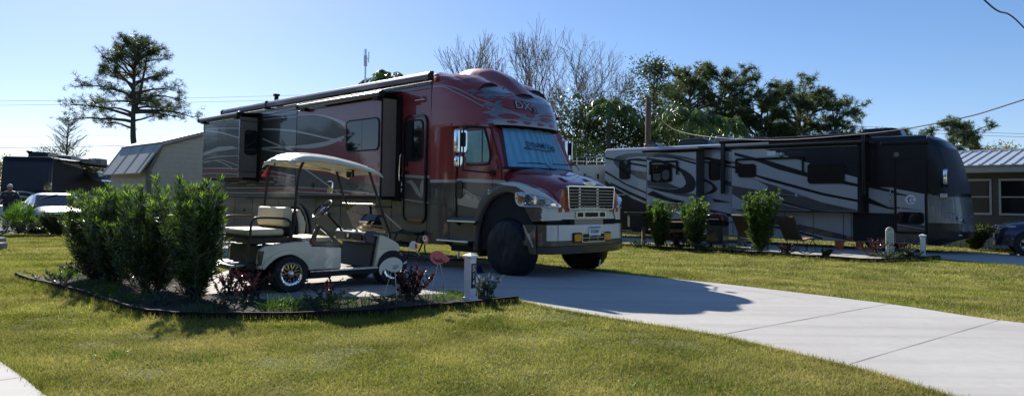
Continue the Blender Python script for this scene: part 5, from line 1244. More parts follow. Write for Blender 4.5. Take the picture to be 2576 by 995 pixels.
for s_ in (-1,1):
    mb.box(-.62,-.58,s_*.53-.02,s_*.53+.02,.36,.72); mb.box(-.62,-.42,s_*.50-.02,s_*.50+.02,.36,.42)
fr=mb.build('rear_seat_frame',M['brownm'],c,bevel=.004)
mb=MB(); mb.box(-.82,-.44,-.50,.50,.395,.415); mb.box(-.83,-.81,-.5,.5,.35,.42); ft=mb.build('rear_footplate',M['alum'],c,bevel=.006)
mb=MB()
for s_ in (-1,1): mb.box(-.80,-.40,s_*.42-.02,s_*.42+.02,.34,.383)
mb.build('footplate_bracket',M['brownm'],ft,each=True)
for s_ in (-1,1):
    mb=MB(); mb.tube(smooth([(-.585,s_*.55,.70),(-.575,s_*.55,.95),(-.545,s_*.55,1.03),(-.47,s_*.55,1.058),(-.12,s_*.55,1.045),(-.03,s_*.55,1.01),(-.005,s_*.55,.95),(-.005,s_*.55,.72)],5),.017,10); mb.build('rear_armrest',M['brownm'],c,smooth=True)
    arO=[(.285,.71),(.372,.925),(.395,.945),(.455,.93),(.60,.82),(.77,.67),(.785,.615),(.35,.635)]; arI=[(.37,.715),(.415,.875),(.43,.895),(.445,.89),(.56,.80),(.655,.715),(.64,.70),(.40,.70)]
    mb=MB(); frame_prism(mb,arO,arI,'y',s_*.55,s_*.585); mb.build('hip_rail',M['blackg'],c,bevel=.012,seg=3,smooth=True)
# roof struts
for s_ in (-1,1):
    mb=MB(); mb.tube(smooth([(.20,s_*.52,1.865),(.155,s_*.55,1.84),(.12,s_*.55,1.76),(.09,s_*.55,1.64),(.055,s_*.55,1.25),(.04,s_*.55,.92),(-.02,s_*.55,.70)],4),.020,10); mb.build('roof_strut',M['brownm'],c,smooth=True)
    mb=MB(); mb.tube([(1.245,s_*.53,1.79),(1.375,s_*.55,1.42),(1.50,s_*.55,1.12),(1.63,s_*.55,.79),(1.64,s_*.53,.70)],.021,10); mb.build('roof_strut',M['brownm'],c,smooth=True)
# roof
def roofz(x): return float(np.interp(x,[.0,.04,.10,.18,.30,.50,.73,1.1,1.35,1.50],[1.87,1.905,1.94,1.958,1.965,1.955,1.930,1.862,1.795,1.735]))
def rf(top):
    def f(u,v):
        x=-.0+1.49*u; a=-1+2*v; hw=.615-.05*abs(2*u-1)**6; x-=.02*(1-a*a)*(1-u)**4
        y=hw*a; z=roofz(x)+.035*(1-a*a)-.07*abs(a)**9
        if abs(a)<.62 and .08<u<.9: z+=.018
        if not top: z-=.045-.035*abs(a)**9; y*=.985
        if not top: z=min(z,roofz(x)-.02)
        return (x,y,z)
    return f
mb=MB(); mb.grid(rf(True),50,40,0); n0=len(mb.v); mb.grid(rf(False),50,40,0)
U,Vn=50,40; idx=lambda o,i,j:o+i*(Vn+1)+j
for i in range(U):
    for j in (0,Vn): mb.f.append((idx(0,i,j),idx(0,i+1,j),idx(n0,i+1,j),idx(n0,i,j))); mb.m.append(0)
for j in range(Vn):
    for i in (0,U): mb.f.append((idx(0,i,j),idx(0,i,j+1),idx(n0,i,j+1),idx(n0,i,j))); mb.m.append(0)
ro=mb.build('canopy_roof',M['roofw'],c,smooth=True)
mb=MB()
for s_ in (-1,1): mb.prism([(.02,1.86),(.10,1.845),(1.15,1.77),(1.15,1.80),(.6,1.86),(.1,1.90),(.02,1.89)],'y',s_*.56,s_*.52)
mb.build('roof_gutter',M['roofw'],ro,bevel=.01,each=True)
mb=MB(); mb.prism(rrect(.0,.17,1.885,1.915,.012),'x',-.028,-.012); mb.build('roof_badge',M['alum'],ro)
# folded windscreen, steering wheel, mirrors, flag
def wp(y,t,o=0): return (1.37+.20*t+o,y,1.245-.425*t)
mb=MB(); mb.add([wp(-.50,0),wp(.50,0),wp(.50,1),wp(-.50,1)],[(0,1,2,3)]); ws_=mb.build('windscreen',M['brownglass'],c)
mb=MB(); mb.box(1.345,1.395,-.51,.51,1.238,1.262); mb.build('windscreen_hinge',M['alum'],ws_,bevel=.006)
mb=MB(); mb.box(1.555,1.585,-.50,.50,.80,.835); mb.build('windscreen_seal',M['vinyl'],ws_,bevel=.006)
mb=MB(); mb.add([wp(-.45,.08,.03),wp(.35,.05,.03),wp(.40,.95,.05),wp(-.42,.97,.05)],[(0,1,2,3)]); mb.build('folded_upper_screen',M['brownglass'],ws_)
ctr=Vector((.90,.30,1.165)); ax=Vector((-.70,0,.72)).normalized(); u_=ax.cross(Vector((0,1,0))).normalized(); v_=Vector((0,1,0))
mb=MB(); ring=[ctr+(u_*math.cos(2*PI*i/32)+v_*math.sin(2*PI*i/32))*.185 for i in range(33)]; mb.tube(ring,.015,8,caps=False)
for a in (0,120,240): mb.tube([ctr+ax*-.03,ctr+(u_*math.cos(R(a))+v_*math.sin(R(a)))*.18],.012,6)
mb.lathe([(0,.02),(.05,.015),(.055,-.02)],(0,0,0),'z',14)
qq=Matrix.Translation(ctr-ax*.02)@ax.to_track_quat('Z','Y').to_matrix().to_4x4()
for i in range(len(mb.v)-42,len(mb.v)): mb.v[i]=tuple(qq@Vector(mb.v[i]))
sw=mb.build('steering_wheel',M['blackg'],c,smooth=True)
mb=MB(); mb.tube([ctr-ax*.02,Vector((1.30,.30,.76))],.018,8); mb.build('steering_column',M['black'],sw,smooth=True)
mb=MB(); mb.tube([ctr-ax*.04,ctr-ax*.10],.03,10); mb.build('column_collar',M['chrome'],sw,smooth=True)
mb=MB(); mb.tube([(1.20,.55,1.55),(1.17,.60,1.52)],.012,6); ma=mb.build('mirror_arm',M['black'],c)
mb=MB(); mb.prism(rrect(.47,.62,1.42,1.62,.03),'x',1.13,1.17); mb.build('mirror_head',M['chrome'],ma,bevel=.012,seg=3,smooth=True)
mb=MB(); mb.prism(rrect(-.10,.10,1.67,1.80,.03),'x',1.20,1.24); mm=mb.build('rear_view_mirror',M['black'],c,bevel=.01); mb=MB(); mb.prism(rrect(-.09,.09,1.68,1.79,.025),'x',1.193,1.199); mb.build('mirror_glass',M['chrome'],mm)
M['flag']=mat('coral_red_flag',(.72,.05,.09),.6,0,0,.1,20)
mb=MB(); mb.prism([(.10,1.82),(.0,1.66),(.10,1.655)],'y',.572,.578); o=mb.build('safety_flag',M['flag'],c)
# ------------------------------------------------------------------ house number posts
def post(name,loc,rz,label,num,cat='number post'):
    P=thing(name,label,cat,loc,rz,'white numbered posts')
    s=.058
    mb=MB(); mb.box(-s,s,-s,s,0,.60); mb.build('post_shaft',M['whitepvc'],P,bevel=.004)
    mb=MB(); mb.prism([(-.078,.575),(.078,.575),(.078,.60),(0,.60),(-.078,.60)],'y',-.078,.078)
    mb.add([(-.078,-.078,.601),(.078,-.078,.601),(.078,.078,.601),(-.078,.078,.601),(0,0,.635)],[(0,1,4),(1,2,4),(2,3,4),(3,0,4)])
    mb.add([(-s,-s,.555),(s,-s,.555),(s,s,.555),(-s,s,.555),(-.076,-.076,.576),(.076,-.076,.576),(.076,.076,.576),(-.076,.076,.576)],[(0,1,5,4),(1,2,6,5),(2,3,7,6),(3,0,4,7)])
    mb.build('post_cap',M['whitepvc'],P)
    mb=MB(); mb.prism([(-.078,0),(.078,0),(.078,.02),(.06,.045),(-.06,.045),(-.078,.02)],'y',-.078,.078); mb.build('post_base',M['whitepvc'],P,bevel=.004)
    mb=MB(); mb.box(s,s+.006,-.044,.044,.165,.495); pl=mb.build('number_plate',M['blackg'],P)
    if num:
        mb=MB()
        for k,ch in enumerate(num): put_text(mb,ch,.105,lambda u,v:(s+.008,u,.425-.095*k+v),0,sx=.85,bold=.0012)
        mb.lathe([(0,.002),(.004,.001)],(s+.007,0,.485),'x',6); mb.lathe([(0,.002),(.004,.001)],(s+.007,0,.175),'x',6)
        mb.build('house_number',M['white'],pl)
    return P
post('number_post',(-.548,9.72,.012),R(-38),'white vinyl post reading 514 at the end of the black edging','514')
q_=post('number_post',(11.83,20.63,-.19),R(-25),'white vinyl post at the corner of the neighbouring bed before the grey motorhome',''); q_.scale=(1.13,)*3
# ------------------------------------------------------------------ flat painted yard birds on wire legs
def bird(name,label,loc,rz,scale,u0,v0,z0,parts,legs):
    B=thing(name,label,'yard ornament',loc,rz)
    for nm,mt,th,off,poly,cl in parts:
        P=[((q[0]-u0)*scale,z0-(q[1]-v0)*scale) for q in poly]; P=closed(P,3) if cl else P
        mb=MB(); mb.prism(P,'y',off-th/2,off+th/2); mb.build(nm,mt,B)
    for lg in legs:
        mb=MB(); mb.tube([((q[0]-u0)*scale,q[2] if len(q)>2 else 0,z0-(q[1]-v0)*scale) for q in lg],.0035,5); mb.build('wire_leg',M['alum'],B)
    return B
def arc(P,wd,n=5):
    S=smooth(P,n); up=[];dn=[]
    for i,q in enumerate(S):
        d=(S[min(len(S)-1,i+1)]-S[max(0,i-1)]).normalized(); m_=Vector((-d.y,d.x))*wd*(.25+.75*math.sin(PI*(i+.5)/len(S))); up.append((q[0]+m_[0],q[1]+m_[1])); dn.append((q[0]-m_[0],q[1]-m_[1]))
    return up+dn[::-1]
bird('flamingo','flat pink flamingo yard ornament with black beak on two wire legs','x' and (-.965,9.60,.012),R(-6),.001385,440,265,.668,[
 ('bird_body',M['pink'],.012,0,[(360,300),(395,272),(440,265),(490,290),(530,325),(552,348),(522,350),(545,362),(500,365),(522,374),(488,378),(470,395),(430,400),(390,385),(362,350)],True),
 ('wing_mark',M['black'],.004,-.008,arc([(388,322),(400,345),(425,360),(455,352),(475,340)],5),False),('wing_mark',M['black'],.004,-.008,arc([(400,350),(430,372),(465,365),(480,350)],4),False),('wing_mark',M['black'],.004,-.008,arc([(455,370),(480,372),(505,360)],3),False),
 ('bird_neck',M['black'],.008,0,arc([(335,312),(312,290),(301,250),(303,212),(312,195)],7),False),
 ('bird_head',M['pink'],.012,0,[(290,125),(315,122),(332,145),(335,180),(322,205),(305,208),(298,195),(292,170)],True),
 ('face_patch',M['white'],.004,-.008,[(285,132),(310,135),(322,152),(318,175),(300,180),(284,165)],True),
 ('eye',M['black'],.003,-.011,[(294,142),(306,142),(306,158),(294,158)],True),
 ('beak',M['black'],.010,0,[(286,138),(262,140),(248,158),(262,176),(235,190),(218,194),(268,190),(292,172)],False)],
 [[(432,395),(418,470,.0),(380,620,-.02),(340,745,-.03)],[(455,395),(470,450),(484,560,.03),(486,690,.08),(488,745,.08)]])
bird('crane_ornament','flat white crane yard ornament with red cheek on wire legs before the front cart wheel','x' and (-1.50,9.12,.012),R(4),.00109,1000,680,.608,[
 ('bird_body',M['white'],.012,0,[(868,880),(850,845),(849,795),(872,750),(920,705),(980,683),(1050,685),(1098,715),(1116,760),(1105,810),(1060,842),(1005,846),(955,828),(915,812),(888,835),(880,870)],True),
 ('wing_mark',M['black'],.004,-.008,arc([(1005,780),(1030,775),(1050,762)],4),False),('wing_mark',M['black'],.004,-.008,arc([(1000,802),(1035,803),(1072,770)],5),False),
 ('bird_neck',M['black'],.006,0,arc([(1098,753),(1140,748),(1165,700),(1180,640),(1200,590)],5),False),  # neck coloured black for the shadow it stands in
 ('bird_head',M['white'],.012,0,[(1192,560),(1195,515),(1225,492),(1262,498),(1284,530),(1284,570),(1262,592),(1225,585)],True),
 ('cheek_patch',M['flag'],.004,-.008,[(1262,515),(1283,530),(1284,568),(1265,575),(1255,545)],True),
 ('beak',M['alum'],.008,0,[(1250,580),(1275,585),(1318,658),(1285,625)],False),('lit_neck',M['white'],.008,0,[(1120,748),(1165,712),(1163,738),(1130,756)],False),('head_crest',M['white'],.008,0,[(1160,585),(1175,556),(1205,555),(1190,578)],False)],  # small white piece is the lower neck, coloured as its lit part
 [[(990,842),(965,930),(925,1080,-.02),(905,1235,-.03)],[(1030,846),(1040,960),(1052,1100),(1058,1235)]])
# ------------------------------------------------------------------ house on the right
HH=R(-45); HO=thing('house','single storey taupe house with ribbed metal roof at the right edge','house',(17.6,26.45,-.2),HH)
h=HO; HO.scale=(1.12,)*3
M['hwall']=mat('taupe_siding',(.105,.092,.075),.8,0,0,.08,2); M['trim']=mat('house_trim',(.42,.41,.37),.6,0,0,.06,3); M['hglass']=mat('window_glass',(.012,.011,.010),.08,0,0,.3,1.5)
mb=MB(); mb.box(-3.0,9,0,7,0,2.50)
for k in range(14): mb.box(-3.0,9,-.012,0,.18*k,.18*k+.165)
mb.build('wall',M['hwall'],h)
def hwin(x0,x1,z0,z1):
    mb=MB(); mb.box(x0,x1,-.03,-.012,z0,z1); wn=mb.build('window',M['hglass'],h)
    mb=MB(); frame_prism(mb,[(x0-.06,z0-.07),(x1+.06,z0-.07),(x1+.06,z1+.07),(x0-.06,z1+.07)],[(x0,z0),(x1,z0),(x1,z1),(x0,z1)],'y',-.06,-.012); m_=(z0+z1)/2; mb.box(x0,x1,-.05,-.025,m_-.02,m_+.02); mb.build('window_frame',M['trim'],wn)
hwin(-1.0,.05,1.15,2.20); hwin(.37,1.45,1.15,2.20); hwin(2.1,3.2,1.15,2.20)
mb=MB(); mb.box(-3.4,9.4,-.52,-.46,2.47,2.67); mb.box(-3.4,9.4,-.46,0,2.46,2.48); mb.build('eave_fascia',M['trim'],h)
M['metalroof']=mat('ribbed_metal_roof',(.50,.52,.54),.35,.3,0,.08,2)
mb=MB(); mb.prism([(-.62,2.675),(-.62,2.70),(2.6,3.34),(5.9,2.70),(5.9,2.675),(2.6,3.31)],'x',-3.45,9.45)
for k in range(43):
    x=-3.4+k*.30; mb.prism([(-.63,2.70),(-.63,2.735),(2.6,3.375),(2.6,3.33)],'x',x-.03,x+.03)
mb.build('roof',M['metalroof'],h)
mb=MB(); mb.box(-3.45,9.45,2.5,2.7,3.33,3.40); mb.build('ridge_cap',M['white'],h)
mb=MB(); mb.box(-1.6,1.6,-.30,-.26,.02,.34)
for k in range(20): mb.box(-1.6+k*.16,-1.56+k*.16,-.34,-.30,.0,.36)
o=mb.build('lattice_skirt',M['trim'],h)
# ------------------------------------------------------------------ shed on the left (gambrel roof)
SH=thing('shed','beige gambrel roofed shed behind the tall shrubs','shed',(-12.73,25.0,0),R(-44.8)); s=SH
W_=3.8
gab=[(0,0),(0,2.24),(.42,3.12),(W_/2,3.62),(W_-.42,3.12),(W_,2.24),(W_,0)]
mb=MB(); mb.prism(gab,'x',-4.0,0,0)
for k in range(20):
    z0=.18*k
    def wd(z): return float(np.interp(z,[0,2.24,3.12,3.62],[0,0,.42,W_/2]))
    a,b_=wd(z0+.16),wd(z0)
    if z0<3.5: mb.prism([(b_+.0,z0),(a+.0,z0+.170),(W_-a,z0+.170),(W_-b_,z0)],'x',0,.014)
    if z0<2.1: mb.box(-4.0,0,-.014,0,z0,z0+.17)
mb.build('wall',M['beige'],s)
mb=MB(); mb.box(-.10,.03,-.03,.12,0,2.2); mb.prism([(-.0,2.20),(-.0,2.30),(.40,3.16),(W_/2,3.66),(W_/2,3.56),(.46,3.08),(.10,2.25)],'x',.014,.10); mb.prism([(W_,2.20),(W_,2.30),(W_-.40,3.16),(W_/2,3.66),(W_/2,3.56),(W_-.46,3.08),(W_-.10,2.25)],'x',.014,.10)
mb.build('corner_trim',mat('taupe_trim',(.20,.16,.12),.7),s)
M['shedroof']=mat('shed_ribbed_roof',(.46,.45,.42),.85,0,0,.10,1.5,spec=.2)
mb=MB(); mb.prism([(-.30,2.08),(-.32,2.12),(.38,3.20),(W_/2,3.70),(W_-.38,3.20),(W_+.32,2.12),(W_+.30,2.08),(W_-.42,3.13),(W_/2,3.63),(.42,3.13)],'x',-4.15,.14)
for k in range(14):
    x=-4.1+k*.32
    
    if k%4==0:
        for d in (0,.06): mb.prism([(-.332,2.12),(.368,3.21),(.39,3.19),(-.31,2.10)],'x',x+d-.007,x+d+.007)
mb.build('roof',M['shedroof'],s)
mb=MB(); mb.prism([(.34,3.20),(.34,3.235),(W_/2,3.74),(W_/2,3.70)],'x',-4.2,.18); mb.prism([(W_-.34,3.20),(W_-.34,3.235),(W_/2,3.74),(W_/2,3.70)],'x',-4.2,.18); mb.build('upper_roof',M['metalroof'],s)
# wooden fence panel glimpsed beside the shed
mb=MB()
for k in range(9): mb.box(k*.20,k*.20+.17,0,.03,0,1.62+.02*math.sin(k*3))
mb.box(0,1.8,-.04,0,1.35,1.45); mb.box(0,1.8,-.04,0,.4,.5)
o=mb.build('wooden_fence',M['woodo']); o.location=(-10.9,23.6,0); o.rotation_euler=(0,0,R(-30)); tag(o,'orange brown wooden fence panel between the shed and the red motorhome','fence')
# ------------------------------------------------------------------ cars
def car(name,label,loc,rz,pt,L=4.6,Wd=.92,H=1.42,suv=False,door=False):
    C_=thing(name,label,'car',loc,rz)
    hood=.86 if not suv else 1.08; 
    prof=[(0,.55),(.02,.70),(.10,hood-.16),(.35,hood-.05),(1.25,hood+.06),(1.4,hood+.10),(L-.9,hood+.14),(L-.1,hood+.06),(L,.75),(L,.35)]
    def f(u,v):
        x=L*u; zt=float(np.interp(x,[q[0] for q in prof],[q[1] for q in prof])); zb=.22 if .1<u<.95 else .30
        hw=Wd*(1-.24*max(0,(.55-x)/.55)**2-.10*max(0,(x-L+.4)/.4)**2); a=-PI/2*1.15+PI*1.15*v; s_=math.sin(a); c_=math.cos(a)
        y=hw*math.copysign(min(1,abs(s_))**.45,s_); z=zb+(zt-zb)*max(0,c_)**.40 if c_>0 else zb
        return (-x,y,z)
    mb=MB(); mb.grid(f,48,40)
    for xx in (0.0,L): 
        k=40; u=xx/L; r=[f(u,j/k) for j in range(k+1)]; mb.add(r+[(-xx,0,.5)],[(j,j+1,k+1) for j in range(k)])
    b_=mb.build('body',pt,C_,smooth=True)
    c0,c1,c2,c3=1.15,1.95,L-1.5,L-.55
    def g_(u,v):
        P=[(c0,hood+.04),(c1,H-.03),(c1+.35,H),(c2-.2,H),(c2,H-.03),(c3,hood+.12)]; k=u*(len(P)-1); i=min(len(P)-2,int(k)); q=k-i; x=P[i][0]*(1-q)+P[i+1][0]*q; zt=P[i][1]*(1-q)+P[i+1][1]*q
        a=-PI/2+PI*v; s_=math.sin(a); c_=abs(math.cos(a)); hw=Wd*.95; t_=c_**.35; z=hood+.02+(zt-hood-.02)*t_; y=math.copysign(abs(s_)**.42,s_)*(hw-.20*(z-hood)/(H-hood))
        return (-x,y,z)
    def gm(x,y,z):
        if z>H-.075: return 0
        if -c1-.02<x<-c0: return 1 if abs(y)<Wd*.95-.20*(z-hood)/(H-hood)-.09 else 0
        if x<-c2: return 1
        return 1 if (z>hood+.10 and not (-c1-1.02<x<-c1-.92)) else 0
    mb=MB(); mb.grid(g_,60,50,0,gm); mb.build('cabin',[pt,M['glass']],C_,smooth=True)
    for x in (.82,L-.95):
        for s_ in (-1,1):
            mb=MB(); r=.33 if not suv else .37; mb.lathe([(r*.6,-.1),(r,-.1),(r,.1),(r*.6,.1)],(-x,s_*(Wd-.09),r),'y',24,0,True); w_=mb.build('wheel',M['rubber'],C_,smooth=True)
            mb=MB(); y=s_*(Wd-.09); mb.lathe([(0,s_*.07),(r*.15,s_*.08),(r*.6,s_*.09),(r*.66,s_*.105)],(-x,y,r),'y',20)
            for q_ in range(6):
                T4=Matrix.Translation((-x,y+s_*.112,r))@Matrix.Rotation(2*PI*q_/6,4,'Y'); mb.box(-.03,.03,-.006,.006,.04,r*.62,0,T4)
            mb.build('rim',M['alum'],w_,smooth=True)
            mb=MB(); mb.lathe([(0,s_*.098),(r*.58,s_*.102)],(-x,y,r),'y',20); mb.build('rim_recess',M['black'],w_)
            mb=MB(); mb.lathe([(r+.06,s_*.105),(r+.0,s_*.10),(0,s_*.06)],(-x,y,r+.0),'y',24); mb.build('wheel_arch',M['under'],C_)
    for s_ in (-1,1):
        mb=MB(); mb.prism(closed([(-.12,s_*.72*Wd),(-.03,s_*.52*Wd),(-.06,s_*.46*Wd),(-.18,s_*.56*Wd),(-.50,s_*.86*Wd),(-.34,s_*.885*Wd)],3),'z',hood-.27,hood-.15); mb.build('headlight',M['lens'],C_,bevel=.03,smooth=True)
        mb=MB(); mb.prism(rrect(s_*(Wd+.10)-.10,s_*(Wd+.10)+.10,hood+.05,hood+.19,.05),'x',-1.72,-1.60); mb.build('door_mirror',pt,C_,bevel=.02)
    mb=MB(); mb.prism(rrect(-.42,.42,.50,.66,.04),'x',-.02,.03); mb.prism(rrect(-.6,.6,.28,.40,.04),'x',-.02,.02); mb.build('grille',M['black'],C_,each=True)
    return C_
M['silverpaint']=paint('silver_car_paint',(.55,.56,.57),.5,.28); M['navy']=paint('dark_blue_car_paint',(.015,.02,.06),.4,.3)
sc=car('sedan','silver sedan with its side door open, sun glaring off its hood','x' and (-15.45,24.75,.01),R(-50),M['silverpaint'],4.6,.90,1.38)
# open side door on the left of the picture (the car's right side)
mb=MB(); frame_prism(mb,closed([(-1.1,.86),(-.75,1.12),(-.3,1.30),(0,1.30),(.02,.86)],4),closed([(-.95,.92),(-.7,1.08),(-.28,1.24),(-.06,1.24),(-.05,.92)],4),'y',-.02,.02); mb.box(-1.1,0,-.05,.03,.32,.90)
M4=Matrix.Translation((-1.45,-.90,0))@Matrix.Rotation(R(-66),4,'Z')
mb.v=[tuple(M4@Vector((-v[0]-1.1,v[1],v[2])))for v in mb.v]
M['doorp']=paint('dark_door_paint',(.03,.03,.045),.3,.3); mb.build('open_door',M['doorp'],sc,bevel=.01)
car('suv','dark blue car at the right edge beside the house','x' and (15.75,23.35,-.19),R(180-30),M['navy'],4.6,.93,1.65,True)
# ------------------------------------------------------------------ person standing behind the open car door
M['skin']=mat('skin',(.36,.19,.13),.5,0,0,.1,20); M['shirt']=mat('dark_grey_shirt',(.035,.04,.045),.8,0,0,.2,10); M['hair']=mat('white_hair',(.62,.60,.57),.7,0,0,.1,40)
PP=thing('person','white haired person in a dark top standing behind the open car door','person',(-18.35,26.2,0),R(-60))
def skinned(name,V,E,rad,mt,parent,sub=2):
    me=bpy.data.meshes.new(name); me.from_pydata(V,E,[]); me.materials.append(mt); o=bpy.data.objects.new(name,me); COL.objects.link(o); o.parent=parent
    k=o.modifiers.new('k','SKIN'); 
    if not me.skin_vertices: bpy.context.view_layer.objects.active=o
    for i,r in enumerate(rad): me.skin_vertices[0].data[i].radius=(r,r)
    me.skin_vertices[0].data[0].use_root=True; k.use_smooth_shade=True
    q=o.modifiers.new('s','SUBSURF'); q.levels=sub; q.render_levels=sub; return o
V=[(0,0,.93),(.01,0,1.10),(.03,0,1.28),(.06,0,1.38),(.09,0,1.44),(.13,0,1.50),(.14,0,1.57),(.13,0,1.62),
   (.04,.18,1.36),(.12,.25,1.12),(.33,.20,1.10),(.04,-.18,1.36),(.12,-.25,1.12),(.33,-.18,1.12),
   (0,.10,.88),(.03,.11,.48),(-.01,.12,.09),(.13,.13,.04),(0,-.10,.88),(.04,-.11,.48),(-.02,-.12,.09),(.12,-.13,.04),(.40,.19,1.12),(.40,-.17,1.14)]
E_=[(0,1),(1,2),(2,3),(3,4),(4,5),(5,6),(6,7),(3,8),(8,9),(9,10),(10,22),(3,11),(11,12),(12,13),(13,23),(0,14),(14,15),(15,16),(16,17),(0,18),(18,19),(19,20),(20,21)]
rad=[.15,.14,.16,.12,.055,.075,.095,.07,.07,.05,.038,.07,.05,.038,.10,.065,.045,.04,.10,.065,.045,.04,.03,.03]
try:
    pb=skinned('body',V,E_,rad,M['skin'],PP)
except Exception as ex:
    print('skin failed',ex)
def ellips(mb,c,r,n=14,m_=10,mi=0,zmin=-1,xmax=9,fn=None):
    vs=[]
    for i in range(m_+1):
        a=-PI/2+PI*i/m_
        for j in range(n):
            b_=2*PI*j/n; vs.append((c[0]+r[0]*math.cos(a)*math.cos(b_),c[1]+r[1]*math.cos(a)*math.sin(b_),c[2]+r[2]*math.sin(a)))
    mb.add(vs,[(i*n+j,i*n+(j+1)%n,(i+1)*n+(j+1)%n,(i+1)*n+j) for i in range(m_) for j in range(n)],mi)
mb=MB(); ellips(mb,(.10,0,1.60),(.105,.092,.095)); mb.build('hair',M['hair'],PP,smooth='all')
mb=MB(); ellips(mb,(.225,0,1.545),(.022,.015,.02)); mb.build('nose',M['skin'],PP,smooth='all')
mb=MB(); ellips(mb,(.03,0,1.18),(.155,.205,.27),18,12); ellips(mb,(.045,0,1.34),(.13,.20,.085),18,10); 
for s_ in (-1,1): mb.tube([(.04,s_*.17,1.37),(.09,s_*.24,1.22),(.13,s_*.255,1.11)],[.085,.07,.065],10)
mb.build('shirt',M['shirt'],PP,smooth='all')
mb=MB()
for s_ in (-1,1): mb.tube([(0,s_*.09,.98),(.03,s_*.11,.50),(-.01,s_*.12,.10)],[.13,.085,.07],10)
mb.build('trousers',M['gdark'],PP,smooth='all')
# ------------------------------------------------------------------ bicycle at the left edge
BK=thing('bicycle','bicycle with a pale pannier, only its wheel showing at the left edge','bicycle',(-16.20,22.6,0),R(6))
for x in (0,-1.05):
    mb=MB(); mb.tube([(x+.33*math.cos(2*PI*i/32),0,.34+.33*math.sin(2*PI*i/32)) for i in range(33)],.017,8,caps=False); w_=mb.build('wheel',M['rubber'],BK,smooth='all')
    mb=MB(); mb.tube([(x+.305*math.cos(2*PI*i/32),0,.34+.305*math.sin(2*PI*i/32)) for i in range(33)],.010,6,caps=False)
    for k in range(18): a=2*PI*k/18; mb.tube([(x,0,.34),(x+.30*math.cos(a),0,.34+.30*math.sin(a))],.0018,3)
    mb.build('rim',M['alum'],w_)
mb=MB(); mb.tube([(-.0,.0,.34),(-.45,0,.34),(-.58,0,.78),(-.12,0,.74),(-.45,0,.34)],.016,6); mb.tube([(-.58,0,.78),(-1.05,0,.34),(-.45,0,.34)],.012,6); mb.tube([(-.12,0,.74),(0,0,.34)],.012,6); mb.tube([(-.58,0,.78),(-.62,0,.92)],.012,6); mb.tube([(-.14,-.25,.98),(-.10,0,.96),(-.14,.25,.98)],.012,6); mb.tube([(-.12,0,.74),(-.10,0,.96)],.014,6)
mb.build('frame',mat('red_bike_frame',(.4,.02,.02),.4),BK)
mb=MB(); mb.prism([(-.78,.92),(-.48,.92),(-.52,.96),(-.74,.97)],'y',-.07,.07); mb.build('saddle',M['black'],BK,bevel=.02)
mb=MB(); mb.box(-.20,.12,-.16,.10,.64,.98); mb.build('pannier',M['white'],BK,bevel=.03)
# concrete kerb blocks at the left edge
for k,(x,y,sx) in enumerate(((-13.90,19.35,.55),(-12.50,17.4,.60))):
    mb=MB(); mb.prism([(-sx,0),(sx,0),(sx*1.02,.13),(sx*.98,.17),(-sx,.17)],'y',-.12,.12); o=mb.build('kerb_block',M['conc'],bevel=.012); o.location=(x-sx+.22,y,0)
    tag(o,['pale concrete kerb block at the left edge beneath the bicycle','dark edged concrete kerb block at the left edge, nearer the viewer'][k],'kerb block',group='kerb blocks at the left edge')
mb=MB(); mb.prism(closed([(-.55,-.1),(-.2,.06),(.3,.02),(.6,-.06),(.2,-.14),(-.3,-.16)]),'z',0,.035); o=mb.build('flat_stone',M['conc']); o.location=(-15.2,23.9,.0); tag(o,'flat pale stone on the grass edge below the silver car','stone')
# ------------------------------------------------------------------ furniture of the neighbouring bed
def rocker(name,label,loc,rz):
    Rk=thing(name,label,'chair',loc,rz,'folding rocking chairs beside the grey motorhome')
    wv=.27
    for s_ in (-1,1):
        mb=MB(); mb.tube([(-.56,s_*wv,1.0),(-.22,s_*wv,.42),(.02,s_*wv,.08)],.012,6); mb.build('back_frame',M['brownm'],Rk)
        mb=MB(); mb.tube([(.28,s_*wv,.43),(-.22,s_*wv,.36)],.012,6); mb.tube([(.26,s_*wv,.43),(-.12,s_*wv,.05)],.012,6); mb.tube([(.20,s_*wv,.60),(.33,s_*wv,.06)],.012,6); mb.build('leg',M['brownm'],Rk)
        mb=MB(); mb.tube(smooth([(-.38,s_*wv,.10),(-.15,s_*wv,.03),(.1,s_*wv,.03),(.42,s_*wv,.11)],4),.013,6); mb.build('rocker_runner',M['brownm'],Rk)
        mb=MB(); mb.box(-.24,.24,s_*(wv+.02)-.025,s_*(wv+.02)+.025,.595,.615); mb.build('armrest',M['black'],Rk,bevel=.008)
    mb=MB(); mb.prism([(-.56,1.03),(-.59,.99),(-.26,.38),(-.20,.38),(-.54,1.02)],'y',-wv,wv); mb.build('backrest',mat('brown_sling',(.050,.036,.026),.8,0,0,.1,20),Rk)
    mb=MB(); mb.prism([(-.20,.375),(.28,.435),(.28,.45),(-.20,.40)],'y',-wv,wv)
    for k in range(4): mb.box(-.2,.28,-wv+.03+k*.14,-wv+.045+k*.14,.44,.452)
    mb.build('seat',mat('tan_sling',(.42,.30,.20),.8,0,0,.12,15),Rk)
    mb=MB(); mb.tube([(-.38,-wv,.10),(-.38,wv,.10)],.01,6); mb.tube([(-.21,-wv,.36),(-.21,wv,.36)],.01,6); mb.build('crossbar',M['alum'],Rk,each=True)
    return Rk
r1=rocker('rocking_chair','brown folding rocking chair nearer the viewer beside the round shrub','x' and (8.72,21.75,-.165),R(30)); r1.scale=(1.12,)*3
r2=copyobj(r1); r2.location=(7.75,23.0,-.165); r2.rotation_euler=(0,0,R(30)); r2['label']='folding rocking chair behind the shrub, mostly hidden by it'
